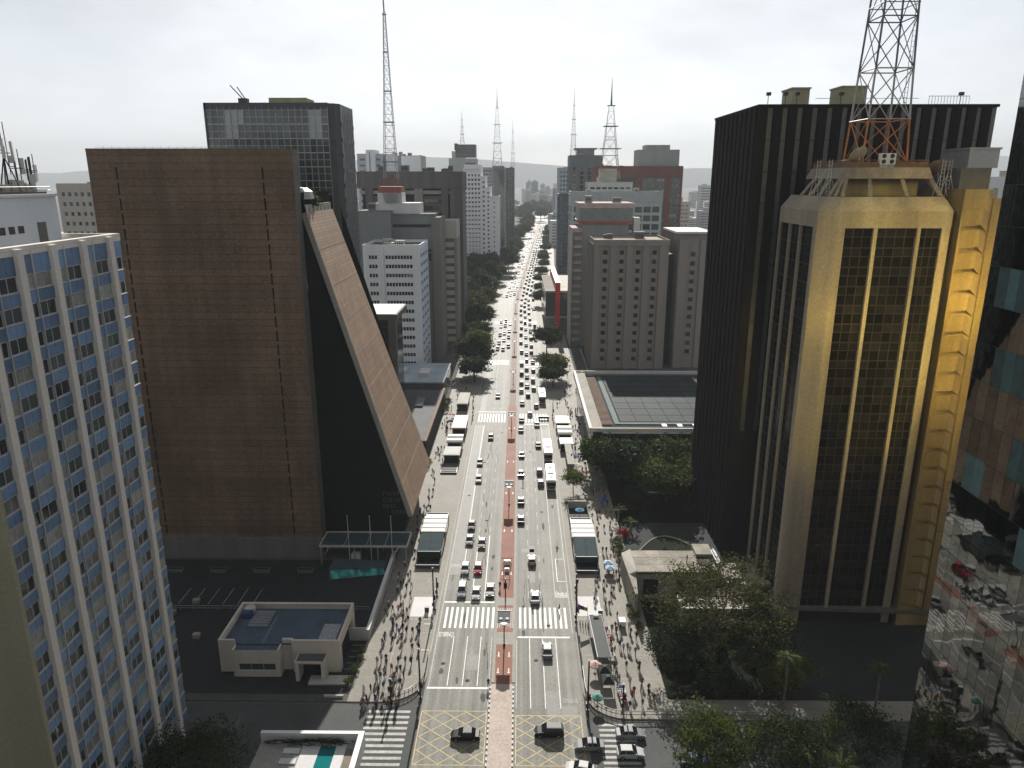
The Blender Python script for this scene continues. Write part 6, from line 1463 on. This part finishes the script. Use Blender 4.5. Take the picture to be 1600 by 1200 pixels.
# palms
frond_m = leafmat('palm_frond', (.04,.065,.016), (.11,.14,.035), .3)
def frond(L, droop, seed):
    r = random.Random(seed); b = MB(); pts = [(L*t, 0, L*(.42*t - droop*t*t)) for t in [i/9 for i in range(10)]]
    for i in range(9):
        (xa,_,za),(xb,_,zb_) = pts[i], pts[i+1]; w = L*.2*math.sin(math.pi*(i+.9)/10.2) + .05
        b.tube((xa,0,za),(xb,0,zb_),.03,3)
        for s in (-1,1):
            for q in (0,.5): xm = xa+(xb-xa)*q; zm = za+(zb_-za)*q; b.face([(xm,0,zm),(xm+.16,0,zm),(xm+w*.55,s*w,zm-w*.45+r.uniform(-.06,.06))])
    return b.mesh('frond', frond_m)
def palm(x, y, h, L, label, n=16, seed=1):
    t = thing('palm_tree', label, 'palm', (0,0,0)); r = random.Random(seed); b = MB().path([(0,0,0),(.15,.1,h*.5),(0,0,h)], .24, 7, 0, .17); part('trunk', b, bark_p, t)
    fm = [frond(L, d_, i+seed) for i, d_ in enumerate((.55,.8,1.1))]
    for k in range(n):
        o = part('frond', fm[k % 3], None, t, (0,0,h)); o.rotation_euler = (r.uniform(-.2,.2), r.uniform(-.45,.2), 6.28*k/n + r.uniform(-.15,.15))
    t.location = (x,y,0)
palm(44.3,97.5,11.0,1.9,'slim tall palm lit against the dark tower base',20,3)
palm(41.2,83.5,7.5,4.3,'full feathery palm at the bottom right',20,5); palm(45.8,80.5,6.2,3.6,'lower palm beside the full feathery one',18,6)
palm(58.5,97.0,9.5,1.8,'palm in deep shade before the faceted tower',16,8); palm(27.2,166,3.2,2.2,'small palm by the curved garden path',14,9); palm(29.5,160.5,2.6,2.0,'low palm beside the red flowering shrub',14,10)
# shrubs
red_leaf = leafmat('flower_red', (.2,.012,.014), (.34,.03,.03))
def shrub(x, y, z, s, m, label, seed, grp=None, t=None):
    key = ('shrub', m.name, seed % 3)
    if key not in KIND: KIND[key] = crown_mesh('foliage', 1., .8, 26, 34, .2, m, seed, zc=.6, spread_=.35, lower=-.7)
    t = t or thing('shrub', label, 'shrub', (0,0,0), grp); part('foliage', KIND[key], None, t); part('stem', MB().path([(0,0,-.1),(.05,0,.7)],.06,5,0,.03), bark, t); t.location = (x,y,z); t.scale = (s,s,s)
sh['_w'] = (0,0,0); shrub(-41.8,158,P0.z+1.0,2.4,leaf_b,'',3,t=sh)
shrub(27.4,158.0,.03,1.5,red_leaf,'red flowering shrub at the pavement edge of the garden',1)
hedge_spots = [(25.6,154.5,1.1),(25.7,151.5,1.0),(25.6,148.5,1.2),(25.4,145.6,1.0),(24.9,127,.9),(24.8,124.5,1.0),(25.4,121,.9)]
for i,(x,y,s) in enumerate(hedge_spots): shrub(x,y,PZ,s,leaf_b,'low green shrub in the strip beside the concrete pavilion',i,'shrubs beside the pavilion')
for i,(x,y,s) in enumerate(((-25.9,107.5,.9),(-25.6,110.5,.8),(-26.2,104.5,.8),(-25.9,113,.7))): shrub(x,y,PZ,s,leaf_b,'small shrub between the cream house and the left pavement',i,'shrubs by the cream house')
for i,(x,y,s) in enumerate(((-25.3,200,1.3),(-25.0,204,1.2),(-25.4,254,1.6),(-25.3,259,1.6),(-25.0,266,1.5),(17,174.5,1.0),(15.6,175.5,.9))): shrub(x,y,PZ,s,leaf_b if i < 5 else leaf_c,('bush on the planting strip at the far end of the slope' if i < 2 else 'bush beside the dark low shop' if i < 5 else 'bush on the parapet behind the right metro stairs'),i,('bushes behind the slope','bushes by the dark shop','bushes by the right stairs')[0 if i<2 else 1 if i<5 else 2])
hd = thing('hedge', 'clipped hedge inside the white terrace wall', 'hedge', (-28,87,1)); 
hm = crown_mesh('foliage', 6.2, .55, 120, 40, .2, leaf_a, 12, zc=0., spread_=.12, hollow=.1); o = part('foliage', hm, None, hd, (-28.2,yt-1.25,1.55)); o.scale = (1,.085,1)
sv_ = [v.co for v in hm.vertices]

rg_ = random.Random(17)
for k in range(24):
    x, y = rg_.uniform(28.2,46.5), rg_.uniform(102.4,113.5); shrub(x,y,.03,rg_.uniform(1.2,2.3),leaf_a if k % 3 else leaf_c,'dark bush in the shaded garden under the airy tree',k,'bushes under the airy tree')
for k in range(12):
    x, y = rg_.uniform(28.5,47), rg_.uniform(167,199); shrub(x,y,.03,rg_.uniform(1.2,2.2),leaf_a,'dark bush on the shaded lawn before the low hall',k,'bushes on the far lawn')

for k in range(16):
    x, y = rg_.uniform(28,46), rg_.uniform(142.5,150); shrub(x,y,.03,rg_.uniform(.8,1.5),leaf_b if k % 2 else leaf_c,'low bush on the garden path behind the concrete pavilion',k,'bushes behind the pavilion')
# ================================================================== STREET FURNITURE
lamp_grey = mat('lamp_plate', (.10,.105,.11), .85, .15, .8, .15)
def median_lamp(y, label):
    x = cx(y) - .15; t = thing('street_lamp', label, 'street lamp', (0,0,0), 'plate lamps along the cycle lane')
    part('pole', MB().tube((0,0,0),(0,0,5.9),.13,8,0,.09).tube((0,0,0),(0,0,.5),.24,8), dark_metal, t)
    plo = part('plate', MB().box(-1.15,1.15,-1.75,1.75,5.9,6.02), lamp_grey, t); part('edge_bar', MB().box(-1.2,1.2,1.72,1.95,5.88,6.1), dark_metal, plo)
    for s in (-1,1): part('diffuser', MB().lathe([(0,.16),(.36,.12),(.42,0)],12,0,(s*.58,-.75,6.02)), mat('lamp_bronze',(.09,.075,.05),.5), plo)
    part('collar', MB().lathe([(.7,0),(.82,.1),(.62,.2),(.0,.24)],14,0,(0,-1.75,5.78)), white_p, t)
    t.location = (x,y,.05)
for i, y in enumerate((115.2,175.2,234,292,351,410,469,528,587,646,705,764,823,882,942,1002)):
    median_lamp(y, ('nearest plate lamp, over the near zebra crossing','second plate lamp on the cycle lane','third plate lamp, before the second crossing','fourth plate lamp, beyond the second crossing','fifth plate lamp, near the third crossing')[i] if i < 5 else f'{ORD[i]} plate lamp along the cycle lane, small in the distance')
def post(x, y, h, label, arm=0, head=True, sgn=1, z=PZ, grp=None):
    t = thing('traffic_post', label, 'traffic post', (0,0,0), grp); part('pole', MB().tube((0,0,0),(0,0,h),.17,8,0,.13).tube((0,0,0),(0,0,.4),.28,8), dark_metal, t)
    part('cap', MB().lathe([(.14,0),(.2,.12),(0,.22)],8,0,(0,0,h)), white_p, t)
    if head:
        part('signal_head', MB().box(.2*sgn-.2,.2*sgn+.2,-.45,-.15,2.4,3.5), black_m, t); part('signal_box', MB().box(-.32,-.05,-.3,.3,1.0,1.7), dark_metal, t)
    if arm: part('arm', MB().tube((0,0,h-.4),(arm,0,h-.1),.08,6), dark_metal, t); part('signal_head', MB().box(arm-.2,arm+.2,-.2,.2,h-1.2,h-.1), black_m, t)
    t.location = (x,y,z)
for u,v,h,l,a in ((678,953,9.2,'tall dark post beside the left end of the zebra',0),(657,1092,9.4,'tall dark post on the left corner railing',0),(900,972,9.2,'tall dark post beside the right end of the zebra',0),(918,1112,9.4,'tall dark post on the right corner railing',0)):
    q = on_ground(u,v,PZ); post(q.x,q.y,h,l,a)
for x,y,h,l in ((-14.3,250,6,'dark post at the left end of the second crossing'),(14.4,247,6,'dark post at the right end of the second crossing'),(-18.2,99.6,4.6,'short post on the left corner crossing'),(19.2,98.2,5.0,'short post beside the last stall'),(-14.2,131,4.5,'signal post at the left stop line'),(14.3,133,4.2,'signal post by the right ramp')): post(x,y,h,l)
t = thing('signal_mast', 'signal post with camera standing in the cycle lane', 'traffic post', (0,0,0)); part('pole', MB().tube((0,0,0),(0,0,5.2),.13,8), dark_metal, t); part('signal_head', MB().box(-.35,-.05,-.4,-.1,3.2,4.4).box(.05,.35,-.4,-.1,3.2,4.4), black_m, t); part('cross_arm', MB().tube((-.9,0,5.0),(.9,0,5.0),.06,6), dark_metal, t); t.location = (-.2,129.6,.05)
def gantry(y, label):
    t = thing('signal_gantry', label, 'signal frame', (0,0,0))
    for s in (-1,1): part('leg', MB().tube((s*.9,0,0),(s*.45,-4.5,3.4),.07,6), dark_metal, t)
    part('cross_box', MB().box(-.7,.7,-.4,.3,.0,1.0), white_p, t); part('cross_box', MB().box(-.5,.5,-3.4,-2.9,.0,.8), white_p, t); part('beam', MB().tube((-1.3,-.2,1.6),(1.3,-.2,1.6),.06,5), dark_metal, t); t.location = (-.1,y,.05)
gantry(144.5,'pale cabinets with splayed poles on the red cycle lane')
# curved guard railings at the two corners
def rail(pts, label):
    t = thing('guard_railing', label, 'railing', (pts[0][0],pts[0][1],0)); part('top_rail', MB().path([(*p,1.05+PZ) for p in pts],.075,6), steel, t); part('lower_rail', MB().path([(*p,.45+PZ) for p in pts],.05,5), dark_metal, t)
    for i in range(0,len(pts),1): part('rail_post', MB().tube((*pts[i],PZ-.02),(*pts[i],1.05+PZ),.05,5), dark_metal, t)
rail(corner(-19.6,106.5,6.05,-86,2,12) + [(-13.6,109.5),(-13.6,111)], 'curved grey railing round the left corner')
rail([(13.6,112),(13.6,108)] + corner(19.8,103.1,6.2,178,268,12) + [(22,96.9),(26,97.0),(34,97.0),(46,97.0)], 'curved grey railing round the right corner')
# metro entrances
ent_gl = glass('entrance_glass', (.03,.05,.052), .06, .2, .6)
def metro(x0, x1, ya, yb, label, plant):
    t = thing('metro_entrance', label, 'metro entrance', ((x0+x1)/2,(ya+yb)/2,PZ)); ym = ya + (yb-ya)*.42; z = PZ
    part('stair_pit', MB().box(x0,x1,ya-.2,ym,z-.02,z+.03), black_m, t)
    part('glass_roof', MB().face([(x0,ya,z+2.3),(x1,ya,z+2.3),(x1,ym,z+3.2),(x0,ym,z+3.2)]).face([(x0,ya,z+2.2),(x0,ym,z+3.1),(x1,ym,z+3.1),(x1,ya,z+2.2)]), ent_gl, t)
    part('glass_front', MB().box(x0,x1,ya-.06,ya,z+.9,z+2.3), ent_gl, t)
    for s in (x0,x1): part('glass_side', MB().box(s-.04,s+.04,ya,ym,z+.7,z+2.4), ent_gl, t)
    part('metal_roof', MB().box(x0-.15,x1+.15,ym,yb-2.6,z+3.0,z+3.25).box(x0,x1,ym+.2,yb-2.6,z+3.25,z+3.34), kiosk_w, t)
    for k in range(3): part('roof_seam', MB().box(x0-.1,x1+.1,ym+1.8+k*2.4,ym+1.95+k*2.4,z+3.34,z+3.42), concrete_lt, t)
    part('rear_light', MB().box(x0+.1,x1-.1,yb-2.4,yb-.2,z+2.6,z+2.75), curtain_m, t)
    fr_ = MB()
    for y in (ya,ym,yb-2.5,yb): fr_.box(x0-.1,x1+.1,y-.09,y+.09,z+(2.25 if y==ya else 3.1 if y==ym else 2.7),z+(2.45 if y==ya else 3.3 if y==ym else 2.95))
    for s in (x0,x1,(x0+x1)/2):
        fr_.tube((s,ya,z+2.34),(s,ym,z+3.24),.07,4)
    for s in (x0,x1):
        fr_.box(s-.08,s+.08,yb-2.5,yb,z+2.7,z+2.95)
    part('frame', fr_, gun, t)
    for s in (x0,x1):
        for y in (ya,ym,yb-.2): part('post', MB().box(s-.09,s+.09,y-.09,y+.09,z,z+2.9), gun, t)
        part('pit_wall', MB().box(s-.12,s+.12,ya-3.2,ya,z,z+.9), concrete_lt, t)
    part('pit_wall', MB().box(x0,x1,ya-3.3,ya-3.1,z,z+.9), gun, t); part('stairs', MB().box(x0+.12,x1-.12,ya-3.1,ya,z-.01,z+.02), black_m, t)
    for k in range(5): part('stair_tread', MB().box(x0+.2,x1-.2,ya-2.9+k*.55,ya-2.7+k*.55,z+.02,z+.05), concrete_dk, t)
    if plant:
        o = part('planter_leaves', crown_mesh('planter_leaves',2.2,.4,26,24,.22,leaf_b,31,spread_=.3), None, t, ((x0+x1)/2-.4,ya-.6,z+.9)); o.scale = (1,.3,1)
metro(-20.2,-14.9,145.5,164.0,'glass-roofed metro entrance on the left pavement',True)
metro(14.9,19.9,143.5,161.5,'glass-roofed metro entrance on the right pavement',False)
# dark stair opening behind it, with parasol
t = thing('stair_opening', 'dark railed stair opening behind the right metro roof', 'stairwell', (17,169,PZ)); part('pit', MB().box(15.0,20.0,163,173,PZ,PZ+.03), black_m, t)
for s in (15.0,20.0): part('parapet', MB().box(s-.12,s+.12,162.6,173.2,PZ,PZ+1.0), concrete_dk, t)
part('end_wall', MB().box(15.1,19.9,173,173.6,PZ,PZ+2.0), concrete_lt, t)
def parasol(x, y, r, h, m, label, m2=None, z=PZ):
    t = thing('parasol', label, 'parasol', (x,y,z)); b = MB(); n = 10; k0 = len(b.v)
    for i in range(n):
        a, c = 6.283*i/n, 6.283*(i+1)/n; mm = 1 if (m2 and i % 2) else 0
        p0=(x,y,z+h); p1=(x+r*math.cos(a),y+r*math.sin(a),z+h-.45); p2=(x+r*math.cos(c),y+r*math.sin(c),z+h-.45); b.face([p1,p2,p0],mm); b.face([(p1[0],p1[1],p1[2]-.18),(p2[0],p2[1],p2[2]-.18),p2,p1],mm)
    part('canopy', b, [m, m2 or m], t); part('pole', MB().tube((x,y,z),(x,y,z+h+.15),.035,5), steel, t); part('base', MB().lathe([(.3,0),(.28,.12),(.05,.16)],10,0,(x,y,z)), concrete_dk, t)
parasol(17.8,168.2,1.2,2.3,mat('cyan_cloth',(.02,.17,.3),.8),'cyan parasol in the dark stair opening')
q = on_ground(930,1036,2.2); parasol(q.x,q.y,1.15,2.3,mat('pink_cloth',(.5,.34,.32),.8),'pale pink parasol over the row of stalls')
q = on_ground(943,1088,2.0); parasol(q.x-1,q.y,.95,2.2,mat('teal_cloth',(.07,.2,.17),.8),'teal parasol over the lower stalls')
q = on_ground(950,878,2.0); parasol(q.x,q.y,1.1,2.2,mat('sky_cloth',(.1,.3,.55),.8),'blue and white striped parasol nearest the pavilion',white_w); parasol(q.x+.2,q.y-2.1,1.1,2.1,mat('sky_cloth',(.1,.3,.55),.8),'second blue and white parasol just below the first',white_w)
q = on_ground(897,712,2.0); parasol(q.x,q.y,1.5,2.3,mat('blue_cloth',(.05,.08,.3),.8),'dark blue parasol beside the long white canopy'); q = on_ground(900,726,2.0); parasol(q.x,q.y,1.5,2.3,mat('cream_cloth',(.5,.45,.4),.8),'cream parasol below the dark blue one')
q = on_ground(929,749,2.0); parasol(q.x+1.2,q.y,1.1,2.2,mat('green_cloth',(.05,.25,.2),.8),'green parasol in the garden shade',None); q = on_ground(936,780,2.0); parasol(q.x+1.0,q.y,1.1,2.2,mat('royal_cloth',(.03,.1,.4),.8),'royal blue parasol in the garden shade')
q = on_ground(916,737,1.8); parasol(q.x,q.y,1.0,2.1,mat('coral_cloth',(.55,.2,.14),.8),'coral parasol on the right pavement by the garden')
q = on_ground(706,646,2); parasol(q.x,q.y,1.4,2.3,mat('red_cloth',(.42,.04,.04),.8),'red and white parasol beside the left kiosks',white_w)
# kiosks, shelters and canopies
def kiosk(x0,x1,y0,y1,h,label,roof_m,wall_m,barrel=False,trim=None):
    t = thing('kiosk', label, 'kiosk', ((x0+x1)/2,(y0+y1)/2,PZ)); z = PZ
    part('body', MB().box(x0+.3,x1-.3,y0+.5,y1-.3,z,z+h-.2,skip='b'), wall_m, t)
    if barrel:
        for j in range(2):
            ya, yb = y0+(y1-y0)*j/2, y0+(y1-y0)*(j+1)/2-.12; b = MB(); n = 6
            P_ = [((ya+yb)/2-(yb-ya)/2*math.cos(math.pi*i/n), z+h+.75*math.sin(math.pi*i/n)) for i in range(n+1)]
            for i in range(n): b.face([(x0,P_[i][0],P_[i][1]),(x1,P_[i][0],P_[i][1]),(x1,P_[i+1][0],P_[i+1][1]),(x0,P_[i+1][0],P_[i+1][1])][::-1])
            for xx in (x0,x1): b.face([(xx,p[0],p[1]) for p in P_])
            part('barrel_roof', b, roof_m, t)
    else: part('roof', MB().box(x0,x1,y0,y1,z+h-.2,z+h).box(x0+.3,x1-.3,y0+.3,y1-.3,z+h,z+h+.08), roof_m, t)
    part('counter', MB().box(x0+.5,x1-.5,y0+.2,y0+.5,z,z+1.1), dark_metal, t)
    if trim: part('fascia', MB().box(x0-.05,x1+.05,y0-.08,y0+.02,z+h-.35,z+h+.05), trim, t)
    part('shutter', MB().box(x0+.6,x1-.6,y0+.4,y0+.49,z+1.2,z+h-.3), black_m, t)
kiosk(-20.0,-15.2,227,241,3.1,'grey-roofed news kiosk with red fascia on the left',mat('kiosk_grey',(.16,.16,.155),.6,.15,.5,.4),gun,False,mast_red)
kiosk(-20.3,-15.3,213.5,221,2.9,'white barrel-roofed shelter on the left pavement',kiosk_w,concrete_lt,True)
kiosk(-20.4,-15.4,203.5,211,2.7,'glazed shelter with dark frame in front of the barrel roofs',mat('shelter_white',(.36,.36,.35),.7),gun,False,gun)
kiosk(-20.6,-16.5,255,270,2.8,'pale awning kiosk beyond the red-fascia one',concrete_lt,gun,False)
kiosk(14.8,19.6,233,241,3.0,'plain white kiosk roof right of the second crossing',kiosk_w,concrete_lt)
kiosk(14.9,19.6,221.5,230,2.9,'white barrel-roofed shelter on the right pavement',kiosk_w,concrete_lt,True)
kiosk(15.2,19.4,213.5,219.5,2.7,'glazed shelter with white roof lights on the right',kiosk_w,gun,False,gun)
lv = thing('louvred_hatch', 'dark louvred ventilation hatch on the left pavement', 'hatch', (-18,199,PZ)); part('base', MB().box(-20.4,-15.6,195.5,202.5,PZ,PZ+.5), gun, lv)
for k in range(5): part('louvre', MB().box(-20.2,-15.8,195.9+k*1.35,196.6+k*1.35,PZ+.5,PZ+.62), concrete_dk, lv)
t = thing('long_canopy', 'long pale canopy strip along the right kiosks', 'canopy', (17.4,204,PZ)); part('roof', MB().box(16.5,18.6,196.5,213,PZ+2.7,PZ+2.85), pave_lt, t)
for y in (197,204.5,212.5):
    for x in (16.7,18.4): part('post', MB().tube((x,y,PZ),(x,y,PZ+2.7),.06,5), steel, t)
t = thing('awning_stair', 'long dark-roofed shelter in front of the stalls', 'shelter', (17,118,PZ)); q0 = on_ground(920,962,2.4); q1 = on_ground(940,1030,2.4)
part('roof', MB().face([(16.2,108.6,2.5),(18.6,108.6,2.5),(18.2,121.5,2.5),(15.8,121.5,2.5)]).face([(16.2,108.6,2.38),(15.8,121.5,2.38),(18.2,121.5,2.38),(18.6,108.6,2.38)]), mat('awning_dark',(.02,.026,.024),.7,.3,.6,.3), t)
part('frame', MB().path([(16.2,108.6,2.5),(18.6,108.6,2.5),(18.2,121.5,2.5),(15.8,121.5,2.5),(16.2,108.6,2.5)],.09,5), steel, t)
for p in ((16.3,108.7),(18.5,108.7),(18.1,121.3),(15.9,121.3),(16.0,115),(18.3,115)): part('post', MB().tube((*p,PZ),(*p,2.45),.06,5), steel, t)
part('sign', MB().box(16.6,17.6,120.5,120.6,2.56,2.9), white_p, t)
bars = thing('bicycle_rack', 'row of dark bicycle racks by the flag', 'rack', (15,120.5,PZ))
for k in range(4): part('rack_hoop', MB().path([(14.2+k*.5,120.6-k*.25,PZ),(14.2+k*.5,120.6-k*.25,PZ+.9),(14.2+k*.5,121.8-k*.25,PZ+.9),(14.2+k*.5,121.8-k*.25,PZ)],.06,5), dark_metal, bars)
# the rainbow flag
fx, fy_ = 15.3, 121.9; t = thing('flag', 'rainbow striped flag flying above the bicycle racks', 'flag', (fx,fy_,PZ)); part('pole', MB().tube((fx+.3,fy_,PZ),(fx+.3,fy_,4.2),.04,5), steel, t)
for i, c in enumerate(((.5,.02,.2),(.15,.02,.3),(.03,.06,.3),(.04,.14,.06),(.6,.36,.02),(.6,.12,.02))):
    x = fx-1.55+i*.3; part('stripe', MB().face([(x,fy_,4.45-i*.13+.04*(i%2)),(x,fy_+.05,3.5-i*.1),(x+.3,fy_+.05,3.4-i*.1),(x+.3,fy_,4.32-i*.13)]), mat(f'stripe_{i}', c, .8, .05), t)
# market stalls
rs = random.Random(4); scol = ['white','red','beige','white','blue','white','grey','pink']
for k in range(8):
    y = 107.4 - k*1.05 if k >= 4 else 119.5 - k*2.6; x = 19.1 + .08*k if k >= 4 else 18.9
    c = scol[k]; t = thing('market_stall', f'{("topmost","second","third","fourth","fifth","sixth","seventh","lowest")[k]} pavement stall from the zebra, spread with {c} goods', 'stall', (x,y,PZ), 'stalls on the right pavement')
    tto = part('table_top', MB().box(x-.6,x+.7,y-.5,y+.5,PZ+.75,PZ+.8), cloth[c], t)
    for sx in (-.5,.6):
        for sy in (-.42,.42): part('leg', MB().tube((x+sx,y+sy,PZ),(x+sx,y+sy,PZ+.75),.03,4), dark_metal, t)
    gm_ = [MB().box(-.14,.14,-.1,.1,0,.12).mesh('goods', cloth[rs.choice(('white','red','black','pink','blue','beige'))]) for _ in range(3)]
    for q_ in range(6): part('goods', rs.choice(gm_), None, tto, (x-.4+.2*(q_%3)*1.8, y-.22+.42*(q_//3), PZ+.8))
for k, (x,y) in enumerate(((17.1,106.0),(17.4,103.4))):
    t = thing('vendor_tent', ('dark vendor tent','second dark vendor tent nearer the corner')[k] + ' below the parasols', 'tent', (x,y,PZ)); part('roof', MB().frustum([(x-1,y-1.2),(x+1,y-1.2),(x+1,y+1.2),(x-1,y+1.2)],PZ+2.0,[(x-.2,y-.2),(x+.2,y-.2),(x+.2,y+.2),(x-.2,y+.2)],PZ+2.6), bpy.data.materials['awning_dark'], t)
    for sx in (-.95,.95):
        for sy in (-1.15,1.15): part('post', MB().tube((x+sx,y+sy,PZ),(x+sx,y+sy,PZ+2.0),.04,4), steel, t)
# bins and utility boxes
for u,v,l in ((667,953,'black box bin beside the left ramp'),(938,958,'small dark bin right of the rainbow flag'),(883,612,'dark utility box near the right shade tree')):
    q = on_ground(u,v,.5); single('litter_bin', MB().box(-.4,.4,-.35,.35,0,1.0).box(-.45,.45,-.4,.4,1.0,1.12).box(-.2,.2,-.37,-.34,.6,.85,0), gun, l, 'bin', None, (q.x,q.y,PZ))
vb = thing('white_cart', 'white cart on the right pavement below the ramp', 'cart', (22.2,121.5,PZ)); part('box', MB().box(21.6,22.8,120.6,122.2,PZ+.4,PZ+1.4), white_p, vb); part('wheel', MB().tube((21.55,121.4,PZ+.3),(21.65,121.4,PZ+.3),.3,10), tyre_m, vb); part('wheel', MB().tube((22.75,121.4,PZ+.3),(22.85,121.4,PZ+.3),.3,10), tyre_m, vb); part('handle', MB().tube((21.7,122.2,PZ+1.2),(21.7,122.9,PZ+1.2),.04,5).tube((22.7,122.2,PZ+1.2),(22.7,122.9,PZ+1.2),.04,5), steel, vb)
HAZE = .00013
# ------------------------------------------------------------------ the air
hz = bpy.data.materials.new('haze_air'); hz.use_nodes = True
hn, hl = hz.node_tree.nodes, hz.node_tree.links; hn.clear()
ho = hn.new('ShaderNodeOutputMaterial'); hv = hn.new('ShaderNodeVolumePrincipled')
hv.inputs['Color'].default_value = (.79,.845,.9,1); hv.inputs['Density'].default_value = HAZE
hv.inputs['Anisotropy'].default_value = .0
hl.new(hv.outputs['Volume'], ho.inputs['Volume'])
structure('haze', MB().box(-9500,9500,-1600,12800,-8,640), hz, 'stuff')
for o in bpy.data.objects:
    if '_w' in o: del o['_w']
